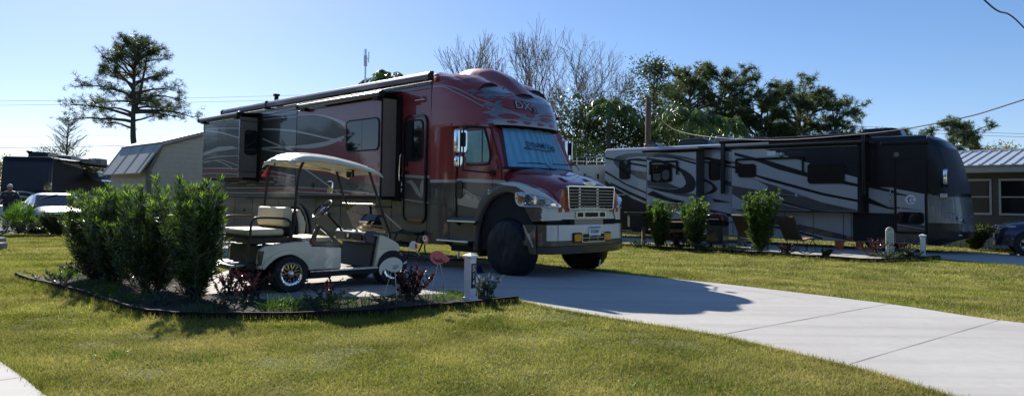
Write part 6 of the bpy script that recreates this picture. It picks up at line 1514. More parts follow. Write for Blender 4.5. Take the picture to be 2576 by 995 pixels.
def pot(loc,label,r=.145,h=.28,plant=False):
    mb=MB(); mb.lathe([(0,0),(r*.75,0),(r*.98,h*.86),(r*1.08,h*.86),(r*1.08,h),(r*.92,h),(r*.9,h*.9),(0,h*.9)],(0,0,0),'z',20); o=mb.build('flower_pot',M['terra'],smooth=True); o.location=loc; return tag(o,label,'flower pot',group='terracotta pots by the grey motorhome')
M['terra']=mat('orange_terracotta',(.55,.10,.03),.7,0,0,.12,10); 
pot((11.0,24.05,-.17),'bright orange flower pot standing alone before the grey motorhome'); pot((11.75,24.2,-.17),'orange flower pot with a dark plant in front of the open black bay',.14,.36)
# carved sign
SG=thing('garden_sign','cream arch topped carved sign on a dark post among twiggy red shrubs','sign',(10.93,20.72,-.2),R(12)); SG.scale=(1.16,)*3
pts=[(-.115,.34),(.115,.34),(.115,.70)]+[(.115*1.0*math.cos(a)*.92,.70+.085*math.sin(a)) for a in [PI*i/12 for i in range(1,12)]]+[(-.115,.70)]
M['signc']=mat('cream_sign_board',(.56,.58,.46),.6,0,0,.08,10); M['signg']=mat('grey_green_lettering',(.05,.07,.055),.7,0,0,0)
mb=MB(); mb.prism(pts,'y',-.012,.012); sb=mb.build('sign_board',M['signc'],SG,bevel=.004)
mb=MB(); mb.box(-.11,.125,-.012,.012,.17,.315); sb2=mb.build('lower_board',M['signc'],SG,bevel=.004)
mb=MB(); rr=random.Random(4)
for z,a,b_ in ((.725,-.06,.06),(.70,-.05,.05),(.62,-.08,.085),(.585,-.06,.09),(.53,-.085,.085),(.50,-.07,.06),(.455,-.08,-.02),(.455,.02,.08),(.41,-.085,-.02),(.375,-.02,.07)):
    x=a
    while x<b_-.01:
        w2=.012+.02*rr.random(); mb.ribbon([(x,z+.006*rr.random()),(x+w2*.5,z+.012*(rr.random()-.3)),(x+w2,z)],.006+.008*rr.random(),'y',-.014,n=3); x+=w2+.006
mb.build('carved_marks',M['signg'],sb)
mb=MB()
for z,a,b_ in ((.28,-.07,.03),(.235,-.03,.09)):
    x=a
    while x<b_: w2=.012+.015*rr.random(); mb.ribbon([(x,z),(x+w2*.5,z+.01*(rr.random()-.3)),(x+w2,z)],.008,'y',-.014,n=3); x+=w2+.004
mb.build('carved_marks',M['signg'],sb2)
mb=MB(); mb.box(-.03,.03,.013,.05,0,.55); mb.build('sign_post',M['wood'],SG)
# barbecue, bench, tarp, tall dark stand
GR=thing('barbecue','black kettle barbecue on a pale cabinet between two shrubs','barbecue',(7.10,24.7,-.19),R(-38)); GR.scale=(1.1,)*3
mb=MB(); mb.prism([(-.28,.80),(-.28,.95),(-.20,1.04),(.0,1.08),(.20,1.04),(.28,.93),(.28,.80)],'y',-.25,.25); gl=mb.build('lid',mat('dark_red_lid',(.07,.012,.012),.2,0,.6),GR,bevel=.05,seg=4,smooth=True)
mb=MB(); mb.tube([(-.15,-.31,.88),(.15,-.31,.88)],.012,6); mb.build('lid_handle',M['chrome'],gl)
mb=MB(); mb.box(-.28,.28,-.25,.25,.68,.80); mb.build('firebox',M['black'],GR,bevel=.02); mb=MB(); mb.box(-.27,.27,-.24,.24,.10,.68); mb.build('cabinet',M['gmid'],GR,bevel=.01)
mb=MB(); mb.box(.30,.58,-.22,.22,.78,.81); mb.box(-.58,-.30,-.22,.22,.78,.81); mb.build('side_shelf',M['black'],GR,each=True); mb=MB()
for a in (-.22,.22): mb.lathe([(0,-.02),(.05,-.02),(.05,.02),(0,.02)],(a,0,.05),'y',10)
mb.build('castor',M['black'],GR,each=True)
mb=MB(); mb.box(-.13,.13,-.11,.11,0,.66); o=mb.build('utility_box',mat('grey_green_box',(.14,.15,.14),.6,0,0,.15),bevel=.02); o.location=(7.70,23.9,-.2); o.rotation_euler=(0,0,R(20)); tag(o,'grey utility box beside the tallest of the three neighbouring shrubs','utility box')
TB=thing('picnic_bench','wooden picnic bench with sunlit orange board edges behind the shrubs','bench',(5.80,24.95,-.2),R(5)); TB.scale=(1.1,)*3
mb=MB(); mb.box(-.75,.75,-.35,.35,.755,.79); mb.build('table_top',M['woodo'],TB,bevel=.004); mb=MB(); mb.box(-.75,.75,-.72,-.47,.49,.525); mb.box(-.75,.75,.47,.72,.49,.525); mb.build('bench_seat',M['woodo'],TB,bevel=.004,each=True)
mb=MB()
for x in (-.55,.55):
    mb.tube([(x,-.62,.0),(x,.25,.75)],.03,6); mb.tube([(x,.62,.0),(x,-.25,.75)],.03,6); mb.box(x-.02,x+.02,-.65,.65,.42,.49)
mb.build('leg',M['wood'],TB,each=True)
mb=MB(); vs=[]
for i in range(13):
    for j in range(7):
        u=i/12; v=j/6; vs.append((-.55+1.1*u,-.32+.64*v,1.30-.36*u+.03*math.sin(u*5+v*3)))
mb.add(vs,[(i*7+j,i*7+j+1,(i+1)*7+j+1,(i+1)*7+j) for i in range(12) for j in range(6)])
tp=thing('covered_cart','blue tarpaulin sloping over a dark frame between the shrubs and the grey motorhome','tarpaulin',(5.85,26.1,-.2),R(-20)); tp.scale=(1.1,)*3; mb.build('tarpaulin',mat('blue_tarp',(.10,.16,.36),.5,0,0,.15,3),tp,smooth='all',solid=.01)
mb=MB(); 
for x,y in ((-.5,-.28),(-.5,.28),(.5,-.28),(.5,.28)): mb.tube([(x,y,0),(x,y,1.25-.36*(x+.55)/1.1)],.02,6)
mb.box(-.5,.5,-.28,.28,.15,.85); mb.build('frame',M['black'],tp)
DT=thing('side_table','dark flat topped stand on a single post left of the three shrubs','table',(4.50,24.4,-.2),0); DT.scale=(1.13,)*3
mb=MB(); mb.box(-.55,.22,-.25,.25,1.03,1.06); mb.build('table_top',M['gmid'],DT); mb=MB(); mb.box(-.05,.05,-.05,.05,0,1.03); mb.build('leg',M['wood'],DT); mb=MB(); mb.box(-.45,.1,-.2,.2,.62,.95); mb.build('cabinet',M['black'],DT)
# ------------------------------------------------------------------ boat behind the two motorhomes
BT=thing('boat','white cabin boat with a railing between the two motorhomes','boat',(3.4,32.5,1.1),R(10))
mb=MB()
def hull(u,v):
    x=-3.0+6.0*u; w2=1.15*(1-max(0,(u-.55)/.45)**2.2); z=(.2+.5*max(0,u-.6))*(1-v)+(1.75+.15*u)*v; return (x,-w2*(.25+.75*v**.5),z)
mb.grid(hull,20,8); mb.grid(lambda u,v:(hull(u,v)[0],-hull(u,v)[1],hull(u,v)[2]),20,8); mb.flat([(-3,-1.1),(-3,1.1),(1,1.1),(2.9,0),(1,-1.1)],'z',1.80); mb.build('hull',M['white'],BT,smooth=True)
mb=MB()
for x in (-1.2,-.75,-.3,.15,.6,1.05): mb.tube([(x,-1.05,1.8),(x,-1.05,2.12)],.02,5)
mb.tube(smooth([(-1.3,-1.05,1.8),(-1.2,-1.05,2.12),(.9,-1.05,2.14),(1.3,-1.0,1.85)],5),.022,6); mb.tube([(-1.2,-1.05,1.97),(1.1,-1.05,1.98)],.015,5); mb.build('railing',M['alum'],BT)
mb=MB(); mb.box(-.45,-.38,-1.17,-1.12,1.2,1.42); mb.box(.15,.22,-1.17,-1.12,1.2,1.42); mb.build('cleat',M['black'],BT,each=True)
mb=MB(); mb.box(-2.6,1.2,-.5,-.4,-.5,.25); mb.box(-2.6,1.2,.4,.5,-.5,.25); mb.lathe([(0,-.12),(.35,-.12),(.35,.12),(0,.12)],(-1,-1.0,-.75),'y',18); mb.lathe([(0,-.12),(.35,-.12),(.35,.12),(0,.12)],(-1,1.0,-.75),'y',18); mb.box(-1.05,-.95,-1,1,-.8,-.45); mb.build('trailer',M['under'],BT)
# ------------------------------------------------------------------ poles and wires
mb=MB(); mb.tube([(0,0,0),(0,0,3),(.02,0,5.72)],[.14,.13,.115],14); o=mb.build('utility_pole',M['wood'],smooth=True); o.location=(5.70,30,0); tag(o,'weathered wooden utility pole stub behind the grey motorhome','utility pole')
def wire(name,P,r,label):
    mb=MB(); S=smooth(P,10); S=[q+Vector((0,0,.0)) for q in S]; mb.tube(S,r,5); o=mb.build(name,M['black'],smooth='all'); return tag(o,label,'cable')
wire('service_cable',[(5.72,29.9,5.45),(6.36,27.7,4.12),(7.76,22.8,3.36),(9.05,18.3,3.16),(9.76,15.8,3.25),(10.2,14.25,3.48),(11.4,10.0,4.3),(12.9,4.9,5.9)],.014,'sagging black cable from the pole stub rising to the right edge')
wire('service_cable',[(-6.1,-4.1,7.0),(-2,.6,4.9),(2.4,5.2,4.05),(5.68,8.5,3.81),(7.3,10.2,3.98),(12,15.2,3.9),(20.3,24.2,3.1)],.011,'thick twisted black cable crossing the top right corner')
for x,y,h_,lb in ((12.9,4.9,6.1,'wooden utility pole outside the right edge that carries the sagging cable'),(-6.1,-4.1,7.2,'wooden utility pole behind the viewer')):
    mb=MB(); mb.tube([(0,0,-.2),(0,0,3),(.02,0,h_)],[.14,.13,.115],14); o=mb.build('utility_pole',M['wood'],smooth=True); o.location=(x,y,0); tag(o,lb,'utility pole')
for k,(a,b_,r) in enumerate((((-60,60,8.72),(-4,60,10.5),.012),((-60,60,8.38),(-4,60,10.12),.012),((-60,60,5.1),(-28,60,5.62),.020),((29,60,7.85),(60,60,7.35),.015),((29,60,7.6),(60,60,7.08),.015),((-60,60,9.9-4.0),(-15,60,6.9),.007))):
    a=Vector(a);b_=Vector(b_); P=[a.lerp(b_,i/8)-Vector((0,0,.25*math.sin(PI*i/8))) for i in range(9)]
    wire('power_line',P,r,['uppermost thin power line behind the tall pine','second thin power line just below the uppermost one','low power line passing behind the tall pine trunk','upper of the two power lines above the house roof','lower of the two power lines above the house roof','faintest thin wire left of the red motorhome'][k])
AM=thing('antenna_mast','slim grey antenna mast rising behind the red motorhome roof','antenna mast',(-6.24,30,0),0)
mb=MB(); mb.tube([(0,0,0),(0,0,7.62)],.035,8); mb.build('mast_pole',M['alum'],AM); mb=MB(); mb.box(-.06,.06,-.06,.06,6.9,7.35); mb.tube([(.0,0,7.2),(.13,0,7.2)],.015,5); mb.tube([(.13,0,7.05),(.13,0,7.5)],.02,6); mb.tube([(-.07,0,7.1),(-.07,0,7.62)],.012,5); mb.build('aerial',M['white'],AM)
# ------------------------------------------------------------------ vegetation
M['bark']=mat('pine_bark',(.075,.055,.045),.9,0,0,.35,4,bmp=.6,bs=12); M['twig']=mat('grey_twig',(.115,.10,.088),.9,0,0,.2,4)
M['needle']=leafmat('pine_needles',(.040,.068,.020),(.12,.160,.050),.45,.45,spec=.5)
M['leafd']=leafmat('dark_broad_leaves',(.032,.058,.016),(.10,.135,.035),.35,.32,spec=.5)
M['leafm']=leafmat('mid_green_leaves',(.036,.070,.015),(.11,.16,.035),.35,.30,spec=.5)
M['olean']=leafmat('oleander_leaves',(.020,.050,.015),(.095,.150,.036),.22,.34,spec=.9)
M['olean2']=leafmat('round_shrub_leaves',(.036,.080,.016),(.13,.21,.04),.28,.42,spec=.6)
M['tiplf']=leafmat('fresh_tip_leaves',(.12,.26,.02),(.28,.42,.05),.35,.5,spec=.5)
M['redlf']=leafmat('burgundy_leaves',(.028,.010,.014),(.11,.022,.026),.28,.25,spec=.7)
M['sage']=leafmat('grey_green_leaves',(.05,.085,.04),(.14,.19,.10),.4,.3,spec=.5)
M['palm']=leafmat('palm_leaflets',(.05,.11,.018),(.17,.26,.05),.28,.45,spec=.7)
M['yell']=leafmat('yellowing_leaves',(.20,.15,.02),(.16,.18,.03),.5,.4)
M['fan']=leafmat('fan_palm_leaves',(.04,.12,.012),(.16,.28,.03),.35,.45,spec=.6)
def unit(v): return v/(np.linalg.norm(v,axis=-1,keepdims=True)+1e-9)
def multi(name,parent,parts):
    out=[]
    for nm,V,F,mt in parts: out.append(npmesh(nm,V,F,mt,parent))
    return out
def tubes(paths,n=3):
    """paths: list of (points Nx3, radii N) -> arrays"""
    Vs=[];Fs=[];o=0
    for P,r in paths:
        P=np.asarray(P,float); k=len(P); d=np.gradient(P,axis=0); d=unit(d); ref=np.array([.3,.7,.2]); a=unit(np.cross(d,ref)); b=np.cross(d,a)
        t=np.arange(n)*2*np.pi/n; ring=P[:,None]+(a[:,None]*np.cos(t)[None,:,None]+b[:,None]*np.sin(t)[None,:,None])*np.asarray(r)[:,None,None]
        Vs.append(ring.reshape(-1,3)); i=np.arange(k-1)[:,None]*n; j=np.arange(n)[None,:]; j2=(j+1)%n
        Fs.append(np.stack([i+j,i+j2,i+n+j2,i+n+j],-1).reshape(-1,4)+o); o+=k*n
    return np.concatenate(Vs),np.concatenate(Fs)
def shrub(name,label,cat,loc,H,Rd,seed,mt='olean',tip='tiplf',group=None,stems=20,L=.125,W=.0115,low=.03,lean=(0,0),dens=1.,sub=7,ex=1.25):
    rg=np.random.default_rng(seed); S=thing(name,label,cat,loc,0,group)
    P=[];D=[];LL=[];TP=[];TD=[]; paths=[]
    for i in range(stems):
        az=rg.random()*2*np.pi; h=H*(.62+.38*rg.random()**.7) if i>2 else H*(.94+.06*rg.random()); r=Rd*(.15+.85*rg.random()**.6)
        if i<3: r*=.55
        t=np.linspace(0,1,12); base=rg.normal(size=2)*.07
        pts=np.stack([base[0]+np.cos(az)*r*t**ex+lean[0]*t,base[1]+np.sin(az)*r*t**ex+lean[1]*t,h*t],1)+np.cumsum(rg.normal(size=(12,3))*.006,0); pts[:,2]=np.maximum(pts[:,2],0)
        branches=[(pts,h)]
        for q in range(sub):
            t0=.12+.75*rg.random(); k=int(t0*11); p0=pts[k]; a2=rg.random()*2*np.pi; l2=(.16+.20*rg.random())*(1.15-t0*.5)*H/1.5; tt=np.linspace(0,1,6)
            bp=p0+np.stack([np.cos(a2)*l2*.6*tt,np.sin(a2)*l2*.6*tt,l2*.8*tt],1); branches.append((bp,l2))
        for bi,(bp,l) in enumerate(branches):
            paths.append((bp,np.linspace(.008 if bi==0 else .004,.002,len(bp))))
            ln=np.sum(np.linalg.norm(np.diff(bp,axis=0),axis=1)); n=int(ln/.020*dens*3); s=rg.random(n); 
            if bi==0: s=low+(1-low)*s**.8
            ix=s*(len(bp)-1); i0=np.minimum(ix.astype(int),len(bp)-2); f=(ix-i0)[:,None]; q=bp[i0]*(1-f)+bp[i0+1]*f
            ax=unit(bp[i0+1]-bp[i0]); rad=unit(np.cross(ax,rg.normal(size=(n,3)))); up=.55+.65*s[:,None]
            d=unit(rad+ax*up+np.array([0,0,.15])+rg.normal(size=(n,3))*.12); P.append(q);D.append(d)
            n2=12; q=np.repeat(bp[-1:],n2,0)-ax[-1:]*rg.random((n2,1))*.05; rad=unit(np.cross(np.repeat(ax[-1:],n2,0),rg.normal(size=(n2,3)))); TP.append(q);TD.append(unit(rad*.7+ax[-1:]*1.0))
    P=np.concatenate(P);D=np.concatenate(D);n=len(P)
    V,F=leafarrays(P,D,L*(.55+.6*rg.random(n)),W*(.8+.5*rg.random(n)),.25,rg); V[:,2]=np.maximum(V[:,2],.01)
    npmesh('foliage',V,F,M[mt],S)
    if tip:
        P=np.concatenate(TP);D=np.concatenate(TD); kk=P[:,2]>H*.60; P=P[kk];D=D[kk]; n=len(P)
        if n: V,F=leafarrays(P,D,L*(.6+.4*rg.random(n)),W*(.9+.4*rg.random(n)),.2,rg); npmesh('fresh_tips',V,F,M[tip],S)
    V,F=tubes(paths); npmesh('stems',V,F,M['twig'],S)
    return S
gp='tall shrubs in the near bed'
shrub('tall_shrub','darkest and leftmost tall shrub of the near bed, reddish at its foot','shrub',(-6.75,11.75,.01),1.42,.52,21,group=gp,stems=32,ex=.6,low=.0)
shrub('tall_shrub','tall narrow leaved shrub second from the left in the near bed','shrub',(-6.0,10.95,.01),1.48,.50,22,group=gp,stems=32,ex=.6,low=.0)
shrub('tall_shrub','tall narrow leaved shrub second from the golf cart in the near bed','shrub',(-5.02,10.15,.01),1.48,.52,23,group=gp,stems=32,ex=.6,low=.0)
shrub('tall_shrub','tallest bright tipped shrub beside the rear of the golf cart','shrub',(-4.14,9.45,.01),1.56,.48,24,group=gp,stems=32,ex=.6,low=.0,L=.135,W=.0125)
gp='round shrubs in the neighbouring bed'
shrub('round_shrub','leftmost bushy shrub of the neighbouring bed near the side table','shrub',(4.95,24.05,-0.19),1.58,.46,31,group=gp,stems=26,L=.13,W=.017,mt='olean2',low=.04,ex=.6)
shrub('round_shrub','middle bushy shrub of the neighbouring bed beside the barbecue','shrub',(6.05,23.53,-0.19),1.68,.58,32,group=gp,stems=26,L=.13,W=.017,mt='olean2',low=.04,ex=.6)
shrub('round_shrub','tallest bright green shrub of the neighbouring bed beside the rocking chairs','shrub',(7.73,22.38,-0.19),1.90,.54,33,group=gp,stems=30,L=.13,W=.017,mt='olean2',low=.04,ex=.6)
shrub('house_shrub','dark arching shrub against the house wall at right','shrub',(16.26,25.19,-0.19),.85,.62,34,mt='leafd',tip=None,stems=20,L=.2,W=.03)
# reddish low shrubs
def low(name,label,loc,H,Rd,seed,mt,st=14,L=.035,W=.02,dens=.7,sub=5,group=None,cat='low shrub',tip=None): return shrub(name,label,cat,loc,H,Rd,seed,mt=mt,tip=tip,stems=st,L=L,W=W,dens=dens,sub=sub,low=.2,group=group)
low('burgundy_shrub','burgundy leaved shrub before the front wheel, between the white and pink birds',(-1.36,9.72,.01),.46,.40,41,'redlf',22,.036,.022,.9)
low('burgundy_shrub','sparse burgundy shrub before the middle of the golf cart',(-2.42,9.45,.01),.34,.42,42,'redlf',9,.034,.02,.45)
low('burgundy_shrub','reddish shrub covering the rear wheel of the golf cart',(-3.35,9.30,.01),.42,.36,43,'redlf',20,.034,.02,.7)
low('burgundy_shrub','reddish shrub between the tallest shrub and the cart footplate',(-3.85,9.72,.01),.40,.30,44,'redlf',14,.034,.02,.7)
low('burgundy_shrub','dark reddish shrub at the foot of the leftmost tall shrub',(-6.35,11.15,.01),.42,.45,45,'redlf',16,.035,.02,.8)
low('burgundy_shrub','wide twiggy burgundy shrub around the cream garden sign',(10.71,21.25,-0.19),.60,.80,46,'redlf',22,.05,.026,.35,4)
low('burgundy_shrub','twiggy burgundy shrub right of the cream garden sign',(11.39,20.9,-0.19),.50,.62,47,'redlf',16,.05,.026,.35,4)
low('burgundy_shrub','small burgundy shrub under the nearer rocking chair',(8.07,21.13,-0.19),.36,.38,48,'redlf',14,.05,.03,.5,4)
low('burgundy_shrub','dark burgundy shrub between the first two round shrubs',(5.44,23.19,-0.19),.60,.40,49,'redlf',16,.05,.03,.6,4)
# ground-cover clumps
GC=[('flowering_shrub','small pale flowered bush behind the 514 post',(-.36,9.92,.01),.30,.27,'sage',18,.032,.016),
 ('ground_cover','grey green clump at the black edging bend below the shrubs',(-4.35,8.95,.01),.16,.40,'sage',16,.026,.014),
 ('ground_cover','grey green clump at the left tip of the black edging',(-6.9,11.35-.3,.01),.20,.34,'sage',14,.028,.015),
 ('ground_cover','leafy clump behind the far end of the black edging',(-7.45,12.25,.01),.22,.35,'sage',14,.03,.016),
 ('ground_cover','low leafy clump between the cart and the black edging',(-2.35,8.85,.01),.17,.34,'leafm',16,.028,.015),
 ('ground_cover','dark low clump below the rear wheel of the cart',(-3.45,8.65,.01),.16,.34,'leafd',16,.026,.014),
 ('ground_cover','low clump in front of the crane ornament',(-1.55,9.0,.01),.16,.30,'leafm',14,.026,.013),
 ('ground_cover','silvery clump beneath the cream sign',(10.65,20.09,-0.19),.24,.50,'sage',18,.05,.03),
 ('ground_cover','silvery clump left of the neighbouring white post',(11.39,20.44,-0.19),.30,.42,'sage',18,.05,.03),
 ('ground_cover','silvery clump between the middle and tallest round shrubs',(5.95,22.61,-0.19),.26,.32,'sage',16,.055,.034),
 ('ground_cover','silvery clump left of the leftmost round shrub',(4.29,23.99,-0.19),.22,.40,'sage',16,.05,.03),
 ('ground_cover','small leafy clump under the rocking chair seat',(8.99,20.55,-0.19),.26,.24,'leafd',10,.05,.03)]
for k,(nm,lb,lc,H_,Rr,mt_,st_,L_,W_2) in enumerate(GC): low(nm,lb,lc,H_,Rr,60+k,mt_,st_,L_,W_2,.9,5,cat='ground cover plant')
# small pale blossoms on the bush behind the post
rg=np.random.default_rng(5); fl=bpy.data.objects['flowering_shrub']; n=26; P=np.column_stack([rg.normal(size=n)*.14,rg.normal(size=n)*.12,.20+.12*rg.random(n)]); 
V=[];F=[]
for q in P:
    for a in range(5):
        t=2*np.pi*a/5; o=len(V); V+=[q,q+[.012*np.cos(t-.4),0,.012*np.sin(t-.4)],q+[.018*np.cos(t),-.004,.018*np.sin(t)],q+[.012*np.cos(t+.4),0,.012*np.sin(t+.4)]]; F.append((o,o+1,o+2,o+3))
npmesh('blossom',V,F,mat('pale_blossom',(.60,.58,.72),.6,0,0,.1),fl)
# weeds in the bed and grass tufts
def tuft(name,label,loc,H,n,seed,mt='grass2',w=.006,sp=.12):
    rg=np.random.default_rng(seed); b=np.column_stack([rg.normal(size=(n,2))*sp,np.zeros(n)]); az=rg.random(n)*2*np.pi; el=R(35)+rg.random(n)*R(50); L=H*(.5+.6*rg.random(n))
    D=np.stack([np.cos(az)*np.cos(el),np.sin(az)*np.cos(el),np.sin(el)],1); mid=b+D*(L*.6)[:,None]; D2=unit(D+np.array([0,0,-.5])); tipp=mid+D2*(L*.4)[:,None]; S=unit(np.cross(D,rg.normal(size=(n,3))))*w/2
    V=np.stack([b-S,b+S,mid+S*.8,mid-S*.8,mid-S*.8,mid+S*.8,tipp,tipp],1).reshape(-1,3); i=np.arange(n)[:,None]*8
    F=np.concatenate([i+np.array([[0,1,2,3]]),i+np.array([[4,5,6,7]])]); o=npmesh(name,V,F,M[mt]); o.location=loc; return tag(o,label,'grass tuft',kind='stuff')
TF=[((-2.75,8.75,.01),.24,260,'bright green grass tuft between the cart and the black edging'),((-2.1,8.85,.01),.20,170,'grassy weeds right of the bright green tuft by the edging'),((-5.6,9.95,.01),.22,170,'grass tuft inside the left arm of the black edging'),((-4.9,9.2,.01),.22,120,'grass tuft below the second tall shrub from the cart'),
 ((-3.6,8.45,.01),.16,90,'thin weeds at the front of the black edging'),((-1.0,9.75,.01),.16,170,'grassy weeds behind the pink flamingo legs'),((-1.85,9.2,.01),.17,120,'short weeds beside the crane ornament legs'),((-.75,9.95,.01),.13,140,'short grass left of the 514 post'),
 ((6.81,22.27,-.19),.36,160,'long grass tuft left of the tallest round shrub'),((7.1,21.98,-.19),.26,120,'short grass tuft before the tallest round shrub'),((4.69,23.76,-.19),.2,120,'grass tuft by the leftmost round shrub'),((-7.2,11.6,.01),.24,160,'bright grass at the tip of the black edging'),((-6.3,10.65,.01),.2,120,'grass tuft below the leftmost tall shrubs')]
TF+=[((-3.35,6.15,0),.075,150,'dark green weed clump in the foreground lawn at left'),((-2.55,6.0,0),.085,120,'small dark weed clump beside the foreground clump'),((1.0,5.35,0),.06,140,'low weed patch in the foreground lawn at centre'),((-.2,8.2,0),.09,120,'coarse grass clump in front of the 514 post'),((4.6,11.9,0),.08,120,'coarse grass clump on the far edge of the driveway')]
for k,(lc,H_,n_2,lb) in enumerate(TF): tuft('grass_tuft',lb,lc,H_,n_2,80+k,w=.006 if lc[1]<15 else .014,sp=.13 if lc[1]<15 else .18)
# palmetto by the silver car, and dark bush
def fanpalm(name,label,loc,H,n,seed,mt='fan'):
    rg=np.random.default_rng(seed); T_=thing(name,label,'palm shrub',loc,0); V=[];F=[]; paths=[]
    for i in range(n):
        az=rg.random()*2*np.pi; el=R(25)+rg.random()*R(60); L=H*(.5+.3*rg.random()); d=np.array([np.cos(az)*np.cos(el),np.sin(az)*np.cos(el),np.sin(el)]); c_=d*L; c_[2]=max(.1,c_[2]); paths.append((np.array([[0,0,.05],c_*.5,c_]),[.012,.01,.006]))
        s_=unit(np.cross(d,[0,0,1.])); u2=unit(np.cross(s_,d))
        for a in np.linspace(-1.9,1.9,22):
            dd=unit(d*np.cos(a)+s_*np.sin(a)+u2*.12*rg.normal()+np.array([0,0,-.15*abs(a)])); l=H*.36*(1-.1*abs(a)); w_=s_*.014*math.cos(a)+d*.014*math.sin(a); o=len(V); V+=[c_-w_*.2,c_+dd*l*.5-w_,c_+dd*l+np.array([0,0,-.06*l]),c_+dd*l*.5+w_]; F.append((o,o+1,o+2,o+3))
    npmesh('fronds',V,F,M[mt],T_); a,b_=tubes(paths); npmesh('stalks',a,b_,M['twig'],T_); return T_
fanpalm('palm_shrub','bright green spiky palm shrub before the silver car','x' and (-16.05,23.4,0),1.15,46,91)
shrub('dark_bush','dark bush below the silver car hood','shrub',(-14.9,23.6,0),.72,.75,92,mt='leafd',tip=None,stems=26,L=.09,W=.03)
# ---- trees
def tree(name,label,cat,loc,paths,leaves,mt_leaf,bark='bark',group=None,n=5):
    T_=thing(name,label,cat,loc,0,group)
    big=[q for q in paths if q[1][0]>.05]; sm=[q for q in paths if q[1][0]<=.05]
    if big: V,F=tubes(big,8); npmesh('trunk',V,F,M[bark],T_,smooth=True)
    if leaves is not None:
        c_=npmesh('crown',leaves[0],leaves[1],M[mt_leaf],T_)
        if sm: V,F=tubes(sm,3); npmesh('branches',V,F,M[bark],T_)
    elif sm: V,F=tubes(sm,3); npmesh('crown',V,F,M[bark],T_)
    return T_
def needle_tufts(C_,rg,n=22,L=.34,W=.030):
    k=len(C_); P=np.repeat(C_,n,0)+rg.normal(size=(k*n,3))*.06; D=rg.normal(size=(k*n,3)); D[:,2]=D[:,2]*.8+.25; D=unit(D); Ls=L*(.6+.5*rg.random(k*n)); S=unit(np.cross(D,rg.normal(size=(k*n,3))))*W/2
    V=np.stack([P-S,P+S,P+D*Ls[:,None]],1).reshape(-1,3); return V,np.arange(3*k*n).reshape(-1,3)
def pine(name,label,loc,H,z0,table,nb,seed,tr=.3,tw=8,L=.34,W=.03,nt_=22,fork=True,group=None,specials=()):
    rg=np.random.default_rng(seed); zz=np.linspace(0,H*.97,14); drift=np.cumsum(rg.normal(size=(14,2))*.05,0); tp=np.column_stack([drift,zz]); paths=[(tp,np.linspace(tr,.05,14))]
    if fork:
        k=8; t=np.linspace(0,1,8); f2=tp[k]+np.column_stack([H*.07*t**.6,np.zeros(8),(H*.93-tp[k][2])*t]); paths.append((f2,np.linspace(tr*.5,.04,8)))
    C_=[]
    specs=[(z0+(H-z0)*((i+.5)/nb)**.9,rg.random()*2*np.pi,None) for i in range(nb)]+list(specials)
    for z,az,ln in specs:
        l=(ln if ln else float(np.interp(z,[a for a,_ in table],[b for _,b in table]))*(.7+.4*rg.random())); m_=9; t=np.linspace(0,1,m_)
        k=np.searchsorted(zz,z)-1; k=max(0,min(12,k)); p0=tp[k]+(tp[k+1]-tp[k])*((z-zz[k])/(zz[k+1]-zz[k])); rise=(.05+.75*rg.random())*l*(1 if z>z0+(H-z0)*.2 else .45)
        bp=p0+np.column_stack([np.cos(az)*l*t,np.sin(az)*l*t,rise*np.sin(t*1.6)-.12*l*t*t*(z<z0+1.5)])+np.cumsum(rg.normal(size=(m_,3))*.03*l/3,0); paths.append((bp,np.linspace(.045+.018*l,.018,m_)))
        for j in range(int(tw+l*2.2)):
            s=.22+.78*rg.random()**.8; ix=s*(m_-1); i0=min(m_-2,int(ix)); q=bp[i0]+(bp[i0+1]-bp[i0])*(ix-i0); a2=az+rg.normal()*.9; l2=(.35+.55*rg.random())*(1.25-s*.5)*(l/3.2)**.5; t2=np.linspace(0,1,4)
            sp=q+np.column_stack([np.cos(a2)*l2*t2,np.sin(a2)*l2*t2,l2*(-.5+1.7*rg.random())*t2]); paths.append((sp,np.linspace(.016,.008,4))); C_+= [sp[-1],sp[2]+rg.normal(size=3)*.1]
            if rg.random()<.6: C_.append(sp[-1]+rg.normal(size=3)*.22)
        C_.append(bp[-1]); C_.append(bp[-2])
    lv=needle_tufts(np.array(C_),rg,nt_,L,W); return tree(name,label,'pine tree',loc,paths,lv,'needle',group=group)
pine('pine_tree','tall lone pine with an open crown behind the shed',(-29.0,55,0),12.95,7.9,[(7.8,2.6),(9.0,3.0),(10.3,2.9),(11.4,2.3),(12.2,1.5),(13,.7)],40,115,tr=.33,tw=8,L=.38,W=.030,nt_=17,specials=[(7.0,PI*.97,5.3),(7.3,PI*1.05,5.0),(7.5,PI*.85,4.2),(7.9,.05,5.0),(7.6,-.25,4.2),(6.4,PI*.95,2.7),(7.0,.2,2.4),(8.6,.3,3.6),(8.9,PI*1.1,3.8)])
gp='pines behind the grey motorhome'
pine('pine_tree','tallest broad pine above the rear roof of the grey motorhome',(15.0,60,0),11.7,4.5,[(4,3.6),(7,4.0),(9.5,3.4),(11.3,2.2),(12.3,1.0)],44,102,tw=8,L=.44,W=.045,nt_=20,group=gp)
pine('pine_tree','pine just right of the tallest pine behind the palm fronds',(18.3,61,0),12.0,4,[(4,3),(7,3.2),(9.5,2.8),(11,1.9),(12,.9)],34,103,tw=7,L=.44,W=.045,nt_=20,group=gp)
pine('pine_tree','lower pine at the right shoulder of the left pine cluster',(20.2,59,0),10.0,3,[(3,2.8),(6,3.0),(9,2.2),(10.6,.9)],30,104,tw=7,L=.44,W=.045,nt_=20,group=gp)
pine('pine_tree','large round crowned pine above the middle of the grey motorhome',(24.0,60,0),9.9,3.5,[(3,3.8),(6,4.1),(8.5,3.6),(10.3,2.2),(11.3,.9)],44,105,tw=8,L=.44,W=.045,nt_=20,group=gp)
